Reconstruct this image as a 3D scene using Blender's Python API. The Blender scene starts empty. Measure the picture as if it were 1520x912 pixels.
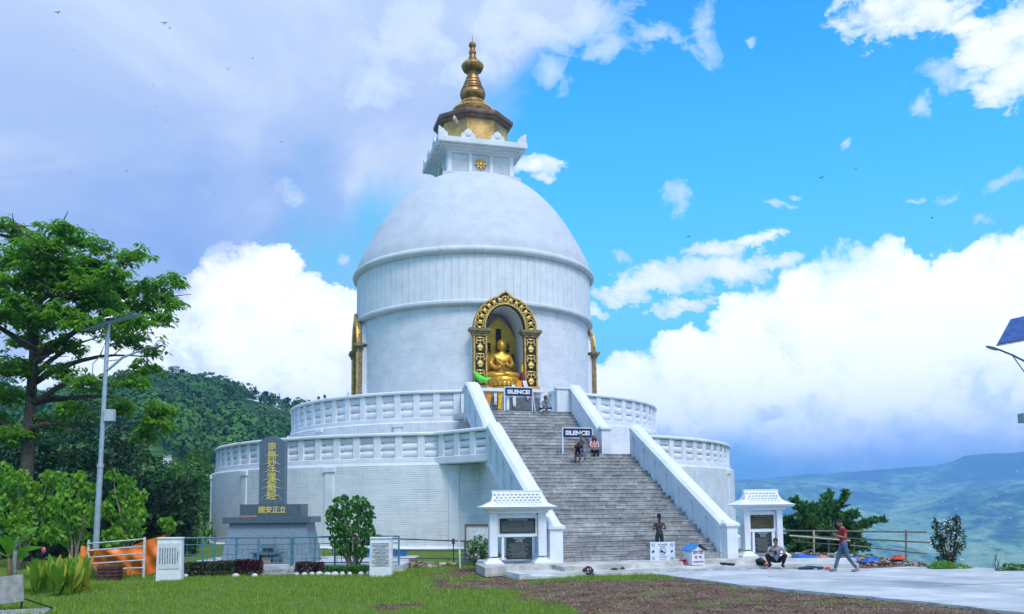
import bpy, bmesh, math, random
import numpy as np
from mathutils import Vector, Matrix, noise as mnoise
PI = math.pi
rng = random.Random(7); nr = np.random.RandomState(11)
scene = bpy.context.scene
COL = scene.collection
# ------------------------------------------------------------------ camera
F_, PITCH_, ROLL_, CX_, CY_, EYE = 1300.0, .091, .009, 746.8, 631.6, 2.35
cam_d = bpy.data.cameras.new('camera'); cam = bpy.data.objects.new('camera', cam_d); COL.objects.link(cam)
cam.matrix_world = Matrix.Translation((0, 0, EYE)) @ Matrix.Rotation(PI/2+PITCH_, 4, 'X') @ Matrix.Rotation(-ROLL_, 4, 'Z')
cam_d.sensor_fit = 'HORIZONTAL'; cam_d.sensor_width = 36.0; cam_d.lens = F_/1520*36
cam_d.shift_x = (760-CX_)/1520; cam_d.shift_y = (CY_-456)/1520
cam_d.clip_start = .1; cam_d.clip_end = 60000
scene.camera = cam
def ray(x, y):                       # direction through a pixel of the 1520x912 reference
    dx, dy = x-CX_, CY_-y; c, s = math.cos(ROLL_), math.sin(ROLL_)
    u = c*dx+s*dy; v = -s*dx+c*dy
    return Vector((u, F_*math.cos(PITCH_)-v*math.sin(PITCH_), F_*math.sin(PITCH_)+v*math.cos(PITCH_)))
def G(x, y, z=0.0):
    d = ray(x, y); return Vector((0, 0, EYE))+d*((z-EYE)/d.z)
def atY(x, y, Y):
    d = ray(x, y); return Vector((0, 0, EYE))+d*(Y/d.y)
# ------------------------------------------------------------------ light and exposure
SUN_EL, SUN_AZ = 56.0, 155.0          # azimuth from +Y towards +X
USE_HAZE = True
SUN_STRENGTH, SKY_STRENGTH = 2.5, 0.1
scene.view_settings.view_transform = 'Standard'; scene.view_settings.look = 'None'
scene.view_settings.gamma = 1; scene.view_settings.exposure = 0.22; scene.view_settings.use_curve_mapping = False
scene.cycles.max_bounces = 6; scene.cycles.diffuse_bounces = 3; scene.cycles.glossy_bounces = 2
scene.cycles.transmission_bounces = 4; scene.cycles.volume_bounces = 1; scene.cycles.transparent_max_bounces = 8
scene.cycles.caustics_reflective = False; scene.cycles.caustics_refractive = False
sun_d = bpy.data.lights.new('sun', 'SUN'); sun_d.energy = SUN_STRENGTH; sun_d.angle = math.radians(18); sun_d.color = (1, .95, .87)
sun = bpy.data.objects.new('sun', sun_d); COL.objects.link(sun)
_e, _a = math.radians(SUN_EL), math.radians(SUN_AZ)
sdir = Vector((math.sin(_a)*math.cos(_e), math.cos(_a)*math.cos(_e), math.sin(_e)))
sun.rotation_euler = (-sdir).to_track_quat('-Z', 'Y').to_euler(); sun.location = sdir*80

world = bpy.data.worlds.new('World'); scene.world = world; world.use_nodes = True
class NT:
    """tiny helper for node trees"""
    def __init__(s, tree): s.t = tree; s.n = tree.nodes; s.l = tree.links
    def new(s, kind, **kw):
        nd = s.n.new(kind)
        for k, v in kw.items(): setattr(nd, k, v)
        return nd
    def put(s, sock, v):
        if isinstance(v, bpy.types.NodeSocket): s.l.new(v, sock)
        elif v is not None:
            if hasattr(sock, 'default_value'):
                if isinstance(v, (tuple, list)) and len(v) == 3 and sock.type == 'RGBA': v = (*v, 1)
                sock.default_value = v
    def math(s, op, a, b=None, c=None, clamp=False):
        nd = s.new('ShaderNodeMath', operation=op, use_clamp=clamp)
        s.put(nd.inputs[0], a); s.put(nd.inputs[1], b)
        if c is not None: s.put(nd.inputs[2], c)
        return nd.outputs[0]
    def vmath(s, op, a, b=None, c=None):
        nd = s.new('ShaderNodeVectorMath', operation=op)
        s.put(nd.inputs[0], a)
        if b is not None: s.put(nd.inputs[3 if op == 'SCALE' else 1], b)
        if c is not None: s.put(nd.inputs[2], c)
        return nd.outputs['Value' if op in ('LENGTH', 'DOT_PRODUCT', 'DISTANCE') else 'Vector']
    def noise(s, vec, scale, detail=4, rough=.55, dist=0.0, out='Fac'):
        nd = s.new('ShaderNodeTexNoise'); s.put(nd.inputs['Vector'], vec)
        nd.inputs['Scale'].default_value = scale; nd.inputs['Detail'].default_value = detail
        nd.inputs['Roughness'].default_value = rough; nd.inputs['Distortion'].default_value = dist
        return nd.outputs[out]
    def ramp(s, fac, stops, interp='LINEAR'):
        nd = s.new('ShaderNodeValToRGB'); s.put(nd.inputs[0], fac); cr = nd.color_ramp; cr.interpolation = interp
        while len(cr.elements) < len(stops): cr.elements.new(.5)
        for e, (p, c) in zip(cr.elements, stops):
            e.position = p; e.color = (c, c, c, 1) if isinstance(c, (int, float)) else (*c, 1)
        return nd.outputs[0]
    def mix(s, fac, a, b, blend='MIX'):
        nd = s.new('ShaderNodeMix', data_type='RGBA', blend_type=blend)
        s.put(nd.inputs['Factor'], fac); s.put(nd.inputs[6], a); s.put(nd.inputs[7], b); return nd.outputs[2]
    def mapr(s, v, a, b, c=0, d=1, smooth=True):
        nd = s.new('ShaderNodeMapRange', interpolation_type='SMOOTHSTEP' if smooth else 'LINEAR'); s.put(nd.inputs[0], v)
        for i, q in enumerate((a, b, c, d)): s.put(nd.inputs[i+1], q)
        return nd.outputs[0]
    def sep(s, v):
        nd = s.new('ShaderNodeSeparateXYZ'); s.put(nd.inputs[0], v); return nd.outputs
    def comb(s, x, y, z=0.0):
        nd = s.new('ShaderNodeCombineXYZ')
        for i, q in enumerate((x, y, z)): s.put(nd.inputs[i], q)
        return nd.outputs[0]
def lin(r, g, b):                      # 0-255 display colour -> linear
    f = lambda c: (c/255/12.92 if c/255 <= .04045 else ((c/255+.055)/1.055)**2.4)
    return (f(r), f(g), f(b))
def angles(px, py):
    d = ray(px, py).normalized(); return math.atan2(d.x, d.y), math.asin(d.z)
def build_world():
    t = NT(world.node_tree); t.n.clear()
    out = t.new('ShaderNodeOutputWorld'); bg = t.new('ShaderNodeBackground'); t.l.new(bg.outputs[0], out.inputs[0])
    bg.inputs['Strength'].default_value = SKY_STRENGTH
    sky = t.new('ShaderNodeTexSky', sky_type='NISHITA', sun_disc=False)
    sky.sun_elevation = math.radians(SUN_EL); sky.sun_rotation = math.radians(SUN_AZ); sky.air_density = 1.0; sky.dust_density = .3; sky.ozone_density = 2.0
    gen = t.new('ShaderNodeTexCoord').outputs['Generated']
    d = t.vmath('NORMALIZE', gen)
    x, y, z = t.sep(d)
    az = t.math('ARCTAN2', x, y); el = t.math('ARCSINE', z)
    p = t.comb(az, el, 0.0)
    # billow warp: displace the lookup by noise so that blob outlines turn into cloud edges
    def warp(amp, scale, detail, rough):
        c = t.noise(p, scale, detail, rough, out='Color')
        return t.vmath('ADD', p, t.vmath('SCALE', t.vmath('SUBTRACT', c, (.5, .5, .5)), amp))
    def field(vec, blobs):
        cur = None
        for (bx, by, rx, ry) in blobs:
            a, e = angles(bx, by)
            q = t.vmath('MULTIPLY', t.vmath('SUBTRACT', vec, (a, e, 0)), (F_/rx, F_/ry, 0))
            v = t.math('SUBTRACT', 1.0, t.vmath('LENGTH', q))
            if cur is None: cur = v
            else:
                nd = t.new('ShaderNodeMath', operation='SMOOTH_MAX'); t.l.new(cur, nd.inputs[0]); t.l.new(v, nd.inputs[1]); nd.inputs[2].default_value = .12
                cur = nd.outputs[0]
        return cur
    K = 1/SKY_STRENGTH
    def C(r, g, b, k=1.0): c = lin(r, g, b); return (c[0]*K*k, c[1]*K*k, c[2]*K*k)
    # clear sky: the Nishita sky pushed to the strong cyan of the photograph
    ck = t.new('ShaderNodeValToRGB'); t.put(ck.inputs[0], t.mapr(el, 0, .6, 0, 1, False)); cr = ck.color_ramp
    stops = [(0, C(128, 215, 238)), (.35, C(112, 220, 236)), (.55, C(78, 200, 240)), (.8, C(46, 168, 242)), (1, C(36, 140, 232))]
    while len(cr.elements) < 5: cr.elements.new(.5)
    for e_, (q_, c_) in zip(cr.elements, stops): e_.position = q_; e_.color = (*[v/K for v in c_], 1)
    grad = t.vmath('SCALE', ck.outputs[0], K*1.08)
    clear = t.mix(.85, t.mix(1.0, sky.outputs[0], SKY_TINT, 'MULTIPLY'), grad)
    # veil of thin high cloud (left half of the view)
    w1 = warp(.35, 2.2, 5, .55)
    veil = field(w1, [(120, 180, 520, 420), (420, 90, 420, 260), (60, 480, 420, 300), (560, 60, 300, 190), (330, 560, 300, 140), (730, 40, 220, 90)])
    n1 = t.noise(p, 5.0, 6, .6, .4)
    va = t.mapr(t.math('ADD', veil, t.math('MULTIPLY', t.math('SUBTRACT', n1, .5), 1.0)), -.02, .42)
    vcol_n = t.noise(t.vmath('MULTIPLY', p, (1, 1.7, 1)), 3.2, 5, .55, .6)
    vcol = t.vmath('SCALE', t.ramp(vcol_n, [(.36, lin(146, 176, 230)), (.5, lin(172, 194, 236)), (.62, lin(214, 226, 244))]), K)
    topm = t.mapr(el, .30, .52)
    vcol = t.mix(t.math('MULTIPLY', topm, .6), vcol, C(203, 220, 244))
    col = t.mix(va, clear, vcol)
    # thin streaks and torn wisps in the clear part
    w2 = warp(.10, 9, 6, .62)
    wisp = field(w2, [(600, 40, 90, 60), (560, 120, 60, 40), (740, 60, 60, 60), (780, 20, 60, 30), (985, 55, 75, 20), (1050, 35, 30, 45), (1120, 45, 14, 12), (1400, 110, 45, 25), (1358, 160, 16, 18), (1150, 305, 30, 7),
                      (1270, 218, 10, 5), (1350, 295, 16, 6), (1415, 283, 35, 8), (1468, 325, 40, 12), (1015, 295, 18, 22), (928, 370, 22, 10), (1505, 285, 26, 14),
                      (1182, 276, 14, 6), (648, 75, 44, 30), (690, 110, 60, 30), (435, 268, 34, 20), (330, 362, 22, 16), (905, 60, 60, 26), (860, 30, 90, 40), (820, 110, 50, 40), (1440, 45, 60, 22), (512, 385, 14, 10), (1510, 410, 20, 12)])
    n2 = t.noise(t.vmath('MULTIPLY', p, (1, 1.35, 1)), 17, 9, .68, .5)
    wd_ = t.math('MAXIMUM', t.math('ADD', wisp, t.math('MULTIPLY', t.math('SUBTRACT', n2, .56), 3.0)), 0)
    wa = t.math('MULTIPLY', t.math('SUBTRACT', 1.0, t.math('EXPONENT', t.math('MULTIPLY', wd_, -1.5))), .9)
    col = t.mix(wa, col, C(228, 242, 250))
    # solid cumulus
    w3 = warp(.055, 15, 8, .62)
    w3 = t.vmath('ADD', w3, t.vmath('SCALE', t.vmath('SUBTRACT', t.noise(p, 4.5, 3, .5, out='Color'), (.5, .5, .5)), .05))
    w3 = t.vmath('ADD', w3, t.vmath('SCALE', t.vmath('SUBTRACT', t.noise(p, 55, 5, .65, out='Color'), (.5, .5, .5)), .022))
    cum = field(w3, [(1290, 470, 105, 105), (1225, 480, 90, 78), (1190, 560, 150, 130), (1090, 570, 150, 88), (1020, 545, 62, 62), (1130, 500, 75, 60), (1360, 520, 140, 118), (1455, 450, 85, 82),
                     (1530, 520, 170, 150), (960, 620, 160, 86), (1180, 440, 34, 32), (1400, 620, 300, 90), (920, 570, 70, 46), (1520, 395, 80, 34), (1640, 560, 200, 170),
                     (350, 430, 70, 58), (395, 410, 52, 42), (320, 500, 90, 90), (420, 470, 80, 70), (500, 485, 70, 50), (400, 560, 190, 80), (240, 520, 90, 80), (160, 560, 120, 60)])
    wt = t.vmath('ADD', warp(.075, 11, 9, .68), (0, 0, 0))
    tat = field(wt, [(1000, 412, 100, 30), (1085, 402, 76, 29), (1140, 388, 50, 21), (935, 424, 72, 20), (1055, 368, 56, 16), (1110, 352, 40, 11), (1150, 347, 36, 9), (1015, 456, 64, 12), (890, 458, 26, 12),
                     (1318, 18, 72, 46), (1380, 10, 70, 32), (1478, 62, 60, 44), (1510, 108, 62, 46), (1482, 132, 42, 30), (1530, 40, 58, 56), (1450, 30, 46, 18), (795, 247, 50, 21), (800, 268, 24, 12), (1500, 395, 60, 24)])
    nt = t.noise(t.vmath('MULTIPLY', p, (1, 1.6, 1)), 30, 9, .68, .35)
    td = t.math('MAXIMUM', t.math('ADD', tat, t.math('MULTIPLY', t.math('SUBTRACT', nt, .53), 2.1)), 0)
    ta = t.math('SUBTRACT', 1.0, t.math('EXPONENT', t.math('MULTIPLY', td, -3.4)))
    col = t.mix(t.math('MULTIPLY', ta, .97), col, t.vmath('SCALE', t.ramp(t.math('ADD', t.noise(wt, 16, 5, .6), t.math('MULTIPLY', td, -.12)), [(.36, (1, 1, 1)), (.6, lin(226, 237, 247))]), K*1.15))
    n3 = t.noise(p, 34, 9, .66, .2)
    soft = t.mapr(t.noise(p, 6.0, 3, .5), .38, .60, .16, .60)
    cd = t.math('MAXIMUM', t.math('ADD', cum, t.math('MULTIPLY', t.math('SUBTRACT', n3, .5), .80)), 0)
    ca = t.math('SUBTRACT', 1.0, t.math('EXPONENT', t.math('MULTIPLY', t.math('DIVIDE', cd, soft), -3.2)))
    # its shading: bright tops, blue-grey folds and flat grey base
    n4 = t.noise(t.vmath('MULTIPLY', w3, (1, 1.5, 1)), 7, 7, .58, .5)
    base = t.math('SUBTRACT', 1.0, t.mapr(el, .045, .155))
    fold = t.math('ADD', t.math('MULTIPLY', n4, .9), t.math('MULTIPLY', base, .34))
    right = t.mapr(az, -.10, .10)
    n6 = t.noise(t.vmath('ADD', w3, (.012, .022, 0)), 14, 6, .6, .3); n7 = t.noise(w3, 14, 6, .6, .3)
    fold = t.math('ADD', fold, t.math('MULTIPLY', t.math('SUBTRACT', n6, n7), .75))
    fold = t.math('SUBTRACT', fold, t.math('MULTIPLY', right, .10))
    ccol = t.vmath('SCALE', t.ramp(fold, [(.42, (1, 1, 1)), (.53, lin(243, 246, 250)), (.68, lin(208, 220, 240)), (.86, lin(165, 192, 230))]), K)
    ccol = t.vmath('SCALE', ccol, t.mapr(el, .04, .30, 1.75, 1.25, False))
    col = t.mix(ca, col, ccol)
    # cloud elsewhere on the dome (behind and above the camera)
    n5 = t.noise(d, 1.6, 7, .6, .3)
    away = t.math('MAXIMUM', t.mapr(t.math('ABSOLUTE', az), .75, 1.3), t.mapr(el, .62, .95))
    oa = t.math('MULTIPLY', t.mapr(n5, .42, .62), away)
    col = t.mix(oa, col, C(218, 232, 255, 1.6))  # unseen cloud made overbright and bluish to lift the ambient light
    # pale air low down
    low = t.math('MULTIPLY', t.math('SUBTRACT', 1.0, t.mapr(el, -.01, .075)), .8)
    col = t.mix(low, col, C(104, 168, 238))
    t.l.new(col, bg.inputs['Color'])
    world.cycles.sampling_method = 'MANUAL'; world.cycles.sample_map_resolution = 512
SKY_TINT = (.42, 1.28, 1.7)
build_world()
# ------------------------------------------------------------------ materials
MATS = {}
def principled(name, color=(.5, .5, .5), rough=.7, metal=0.0, spec=.3):
    m = bpy.data.materials.new(name); m.use_nodes = True; t = NT(m.node_tree); b = t.n['Principled BSDF']
    b.inputs['Base Color'].default_value = (*color, 1); b.inputs['Roughness'].default_value = rough
    b.inputs['Metallic'].default_value = metal; b.inputs['Specular IOR Level'].default_value = spec
    return m, t, b
def bump(t, b, h, dist=.01, strength=1.0):
    nd = t.new('ShaderNodeBump'); nd.inputs['Distance'].default_value = dist; nd.inputs['Strength'].default_value = strength
    t.put(nd.inputs['Height'], h); t.l.new(nd.outputs[0], b.inputs['Normal'])
def M(name, color, rough=.7, metal=0.0, var=.18, scale=6.0, spec=.3, bumpd=.004, dirt=0.0, dirtcol=(.12, .11, .09)):
    """plain surface with mottling, fine relief and optional blotchy dirt"""
    if name in MATS: return MATS[name]
    m, t, b = principled(name, color, rough, metal, spec)
    obj = t.new('ShaderNodeTexCoord').outputs['Object']
    n = t.noise(obj, scale, 6, .6, .2)
    c = t.mix(t.mapr(n, .3, .7), tuple(x*(1-var) for x in color), tuple(min(1, x*(1+var)) for x in color))
    if dirt:
        n2 = t.noise(obj, scale*.35, 7, .7, .6)
        c = t.mix(t.math('MULTIPLY', t.mapr(n2, .52, .75), dirt), c, dirtcol)
    t.l.new(c, b.inputs['Base Color'])
    t.l.new(t.math('ADD', t.math('MULTIPLY', n, .2), rough-.1), b.inputs['Roughness'])
    if bumpd: bump(t, b, t.noise(obj, scale*5, 4, .6), bumpd)
    MATS[name] = m; return m
def leaf_mat(name, c1, c2, c3=None, trans=.35, rough=.5):
    if name in MATS: return MATS[name]
    m = bpy.data.materials.new(name); m.use_nodes = True; t = NT(m.node_tree); t.n.clear()
    out = t.new('ShaderNodeOutputMaterial')
    rnd = t.new('ShaderNodeNewGeometry').outputs['Random Per Island']
    st = [(0.0, c1), (.75, c2)] + ([(1.0, c3)] if c3 else [])
    c = t.ramp(rnd, st)
    pos = t.new('ShaderNodeTexCoord').outputs['Object']
    n = t.noise(pos, .9, 3, .5)
    c = t.mix(t.mapr(n, .35, .65), c, t.mix(.5, c, c2))
    b = t.new('ShaderNodeBsdfPrincipled'); t.l.new(c, b.inputs['Base Color']); b.inputs['Roughness'].default_value = rough
    b.inputs['Specular IOR Level'].default_value = .35
    tr = t.new('ShaderNodeBsdfTranslucent'); t.l.new(t.mix(.5, c, (c2[0]*1.3, c2[1]*1.5, c2[2]*.6)), tr.inputs[0])
    mx = t.new('ShaderNodeMixShader'); mx.inputs[0].default_value = trans
    t.l.new(b.outputs[0], mx.inputs[1]); t.l.new(tr.outputs[0], mx.inputs[2]); t.l.new(mx.outputs[0], out.inputs[0])
    MATS[name] = m; return m
def white_paint(name, brick=True, radius=1.0, vertical=False, color=(.775, .80, .85), grime=.35, ledges=()):
    """white limewash over brick courses; the courses follow the object's own axis"""
    if name in MATS: return MATS[name]
    m, t, b = principled(name, color, .75, 0, .2)
    o = t.new('ShaderNodeTexCoord').outputs['Object']; x, y, z = t.sep(o)
    u = t.math('MULTIPLY', t.math('ARCTAN2', x, t.math('MULTIPLY', y, -1)), radius) if radius > 1.5 else t.math('ADD', x, t.math('MULTIPLY', y, .7))
    n = t.noise(o, 1.1, 6, .62, .4); n2 = t.noise(t.comb(t.math('MULTIPLY', u, 2.0), t.math('MULTIPLY', u, .1), t.math('MULTIPLY', z, .28)), 1.6, 6, .65)
    c = t.mix(t.mapr(n, .3, .75), color, tuple(q*.86 for q in color))
    c = t.mix(t.math('MULTIPLY', t.mapr(n2, .55, .8), grime), c, (.36, .40, .42))
    h = t.math('MULTIPLY', t.noise(o, 9, 5, .6), .5)
    if brick:
        zw = t.math('ADD', z, t.math('MULTIPLY', t.noise(t.comb(t.math('MULTIPLY', u, .9), t.math('MULTIPLY', z, 1.0), 0.0), 1.4, 4, .6), .055))
        bt = t.new('ShaderNodeTexBrick'); t.put(bt.inputs['Vector'], t.comb(u, zw, 0.0))
        bt.inputs['Scale'].default_value = 1; bt.inputs['Brick Width'].default_value = .25; bt.inputs['Row Height'].default_value = .105
        bt.inputs['Mortar Size'].default_value = .016; bt.inputs['Mortar Smooth'].default_value = .35
        cl = t.math('PINGPONG', zw, .0525); f = t.math('SUBTRACT', 1.0, t.mapr(cl, .002, .016)); f = t.math('MAXIMUM', f, t.math('MULTIPLY', bt.outputs['Fac'], .22))
        worn = t.mapr(t.noise(t.comb(t.math('MULTIPLY', u, .35), t.math('MULTIPLY', z, 2.2), 0.0), 2.0, 6, .7), .38, .72)
        c = t.mix(t.math('MULTIPLY', f, t.math('ADD', .08, t.math('MULTIPLY', worn, .62))), c, (.28, .31, .36))
        chip = t.mapr(t.noise(t.comb(t.math('MULTIPLY', u, 1.6), t.math('MULTIPLY', z, 7), 0.0), 2.2, 4, .6), .70, .76)
        c = t.mix(t.math('MULTIPLY', chip, .55), c, (.22, .23, .25))
        h = t.math('SUBTRACT', h, t.math('MULTIPLY', f, t.math('ADD', .5, worn)))
    for zl in ledges:                      # rain streaks and soot hanging below each ledge
        dz = t.math('SUBTRACT', zl, z); band = t.math('MULTIPLY', t.mapr(dz, -.02, .03), t.math('SUBTRACT', 1.0, t.mapr(dz, .1, 1.5)))
        sk = t.noise(t.comb(t.math('MULTIPLY', u, 3.0), t.math('MULTIPLY', z, .22), zl), 1.5, 6, .7)
        c = t.mix(t.math('MULTIPLY', t.math('MULTIPLY', band, t.mapr(sk, .48, .68)), .28), c, (.26, .28, .29))
    pt_ = t.mapr(t.noise(t.comb(t.math('MULTIPLY', u, .6), z, 3.0), .9, 3, .5), .56, .60)
    c = t.mix(t.math('MULTIPLY', pt_, .22), c, tuple(min(.9, q*1.09) for q in color))
    if vertical:
        w = t.math('PINGPONG', t.math('ADD', u, t.math('MULTIPLY', t.noise(t.comb(t.math('MULTIPLY', u, .8), 0.0, 0.0), 1.0, 2), .3)), .235)
        f = t.math('SUBTRACT', 1.0, t.mapr(w, .0, .022))
        c = t.mix(t.math('MULTIPLY', f, .62), c, (.26, .30, .38)); h = t.math('SUBTRACT', h, f)
    t.l.new(c, b.inputs['Base Color']); bump(t, b, h, .012, .8)
    MATS[name] = m; return m
# ------------------------------------------------------------------ mesh builder
class MB:
    def __init__(s): s.v = []; s.f = []; s.m = []
    def add(s, vs, fs, mi=0):
        k = len(s.v); s.v += [tuple(v) for v in vs]; s.f += [tuple(i+k for i in f) for f in fs]; s.m += [mi]*len(fs); return s
    def box(s, c, d, rz=0, mi=0, rot=None):
        hx, hy, hz = d[0]/2, d[1]/2, d[2]/2; co, si = math.cos(rz), math.sin(rz); vs = []
        for z in (-hz, hz):
            for x, y in ((-hx, -hy), (hx, -hy), (hx, hy), (-hx, hy)):
                if rot is not None: q = rot @ Vector((x, y, z)); vs.append((c[0]+q.x, c[1]+q.y, c[2]+q.z))
                else: vs.append((c[0]+x*co-y*si, c[1]+x*si+y*co, c[2]+z))
        return s.hexa(vs, mi)
    def hexa(s, vs, mi=0): return s.add(vs, [(3, 2, 1, 0), (4, 5, 6, 7), (0, 1, 5, 4), (1, 2, 6, 5), (2, 3, 7, 6), (3, 0, 4, 7)], mi)
    def tube(s, p0, p1, r0, r1=None, n=8, mi=0, cap=True):
        r1 = r0 if r1 is None else r1; a, b = Vector(p0), Vector(p1); w = (b-a)
        if w.length < 1e-6: return s
        w.normalize(); u = w.orthogonal().normalized(); v = w.cross(u); vs = []
        for c, r in ((a, r0), (b, r1)):
            for i in range(n): t = 2*PI*i/n; vs.append(c+u*math.cos(t)*r+v*math.sin(t)*r)
        fs = [(i, (i+1) % n, n+(i+1) % n, n+i) for i in range(n)]
        if cap: fs += [tuple(range(n-1, -1, -1)), tuple(range(n, 2*n))]
        return s.add(vs, fs, mi)
    def path(s, pts, rs, n=8, mi=0):
        """one continuous tube through the points"""
        pts = [Vector(p) for p in pts]; k = len(pts)
        if not hasattr(rs, '__len__'): rs = [rs]*k
        vs = []; u = None
        for i, p in enumerate(pts):
            w = (pts[min(i+1, k-1)]-pts[max(i-1, 0)])
            w = w.normalized() if w.length > 1e-7 else Vector((0, 0, 1))
            u = w.orthogonal().normalized() if u is None else (u-w*u.dot(w)).normalized()
            v = w.cross(u)
            for j in range(n): t = 2*PI*j/n; vs.append(p+u*math.cos(t)*rs[i]+v*math.sin(t)*rs[i])
        fs = [(i*n+j, i*n+(j+1) % n, (i+1)*n+(j+1) % n, (i+1)*n+j) for i in range(k-1) for j in range(n)]
        fs += [tuple(range(n-1, -1, -1)), tuple(range((k-1)*n, k*n))]
        return s.add(vs, fs, mi)
    def lathe(s, prof, c=(0, 0, 0), n=48, mi=0, a0=0.0, a1=2*PI, rz=0):
        full = abs(a1-a0-2*PI) < 1e-6; m = n if full else n+1; vs = []
        for r, z in prof:
            for i in range(m): t = a0+(a1-a0)*i/n+rz; vs.append((c[0]+r*math.sin(t), c[1]-r*math.cos(t), c[2]+z))
        fs = []
        for j in range(len(prof)-1):
            for i in range(n if full else n):
                i2 = (i+1) % m if full else i+1
                fs.append((j*m+i, j*m+i2, (j+1)*m+i2, (j+1)*m+i))
        return s.add(vs, fs, mi)
    def ell(s, c, r, nu=12, nv=8, mi=0, rot=None):
        vs = []; c = Vector(c)
        for j in range(nv+1):
            ph = PI*j/nv
            for i in range(nu):
                t = 2*PI*i/nu; q = Vector((r[0]*math.sin(ph)*math.cos(t), r[1]*math.sin(ph)*math.sin(t), r[2]*math.cos(ph)))
                if rot is not None: q = rot @ q
                vs.append(c+q)
        fs = [(j*nu+i, (j+1)*nu+i, (j+1)*nu+(i+1) % nu, j*nu+(i+1) % nu) for j in range(nv) for i in range(nu)]
        return s.add(vs, fs, mi)
    def prism(s, poly, fr, depth, mi=0):
        """poly in (u,v) of frame fr=(origin,u,v,w); extruded along -w by depth"""
        o, u, v, w = [Vector(q) for q in fr]; n = len(poly)
        vs = [o+u*a+v*b for a, b in poly]+[o+u*a+v*b-w*depth for a, b in poly]
        fs = [tuple(range(n)), tuple(range(2*n-1, n-1, -1))]+[(i, n+i, n+(i+1) % n, (i+1) % n) for i in range(n)]
        return s.add(vs, fs, mi)
    def text(s, body, fr, size, depth=.01, mi=0, align='CENTER', bold=0.0, spacing=1.0, width=None):
        o, u, v, w = [Vector(q) for q in fr]
        cu = bpy.data.curves.new('lettering', 'FONT'); cu.body = body; cu.size = size; cu.align_x = align; cu.align_y = 'CENTER'
        cu.extrude = depth/2; cu.offset = bold; cu.resolution_u = 2; cu.space_line = spacing
        ob = bpy.data.objects.new('lettering', cu); COL.objects.link(ob)
        dg = bpy.context.evaluated_depsgraph_get(); me = bpy.data.meshes.new_from_object(ob.evaluated_get(dg))
        vv = [Vector(q.co) for q in me.vertices]; ff = [tuple(p.vertices) for p in me.polygons]
        bpy.data.objects.remove(ob); bpy.data.curves.remove(cu); bpy.data.meshes.remove(me)
        if not vv: return s
        k = 1.0
        if width:
            wd = max(q.x for q in vv)-min(q.x for q in vv); k = width/wd if wd > 0 else 1
        return s.add([o+u*(q.x*k)+v*q.y+w*q.z for q in vv], ff, mi)
    def build(s, name, mats, parent=None, smooth=False, loc=None, bevel=0.0, local=True):
        me = bpy.data.meshes.new(name)
        org = Vector((0, 0, 0))
        if loc is not None and parent is None: org = Vector(loc)
        me.from_pydata([(q[0]-org.x, q[1]-org.y, q[2]-org.z) for q in s.v], [], s.f)
        mats = mats if isinstance(mats, (list, tuple)) else [mats]
        for m in mats: me.materials.append(m)
        if len(mats) > 1: me.polygons.foreach_set('material_index', s.m)
        if smooth: me.polygons.foreach_set('use_smooth', [True]*len(me.polygons))
        me.update()
        o = bpy.data.objects.new(name, me); COL.objects.link(o); o.location = org
        if parent is not None: o.parent = parent
        if bevel:
            bv = o.modifiers.new('bevel', 'BEVEL'); bv.width = bevel; bv.segments = 2; bv.limit_method = 'ANGLE'; bv.angle_limit = math.radians(40)
        if smooth == 'auto':
            me.polygons.foreach_set('use_smooth', [True]*len(me.polygons))
            with_angle(me, 35)
        return o
def with_angle(me, deg):
    bm = bmesh.new(); bm.from_mesh(me); lim = math.radians(deg)
    for e in bm.edges:
        if len(e.link_faces) == 2 and e.calc_face_angle(0) > lim: e.smooth = False
    bm.to_mesh(me); bm.free()
def tag(o, label=None, cat=None, group=None, kind=None):
    if label: o['label'] = label
    if cat: o['category'] = cat
    if group: o['group'] = group
    if kind: o['kind'] = kind
    return o
def thing(name, loc, label, cat, group=None, rz=0.0):
    o = bpy.data.objects.new(name, None); COL.objects.link(o); o.location = loc; o.rotation_euler = (0, 0, rz); o.empty_display_size = .2
    return tag(o, label, cat, group)
def copy_tree(o, parent=None):
    c = o.copy(); COL.objects.link(c); c.parent = parent
    for ch in list(o.children): copy_tree(ch, c)
    return c
def fast_mesh(name, V, Fq, mats, parent=None, loc=(0, 0, 0), mi=None, smooth=False):
    """V (n,3) array, Fq (m,k) int array, all faces k-sided"""
    me = bpy.data.meshes.new(name); n, k = Fq.shape
    me.vertices.add(len(V)); me.vertices.foreach_set('co', np.ascontiguousarray(V-np.array(loc), dtype=np.float32).ravel())
    me.loops.add(n*k); me.loops.foreach_set('vertex_index', np.ascontiguousarray(Fq, dtype=np.int32).ravel())
    me.polygons.add(n); me.polygons.foreach_set('loop_start', np.arange(0, n*k, k, dtype=np.int32))
    me.polygons.foreach_set('loop_total', np.full(n, k, dtype=np.int32))
    if smooth: me.polygons.foreach_set('use_smooth', np.ones(n, dtype=bool))
    me.update(calc_edges=True)
    mats = mats if isinstance(mats, (list, tuple)) else [mats]
    for m in mats: me.materials.append(m)
    if mi is not None: me.polygons.foreach_set('material_index', np.ascontiguousarray(mi, dtype=np.int32))
    me.validate()
    o = bpy.data.objects.new(name, me); COL.objects.link(o); o.location = loc
    if parent is not None: o.parent = parent; o.location = (0, 0, 0)
    return o
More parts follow.
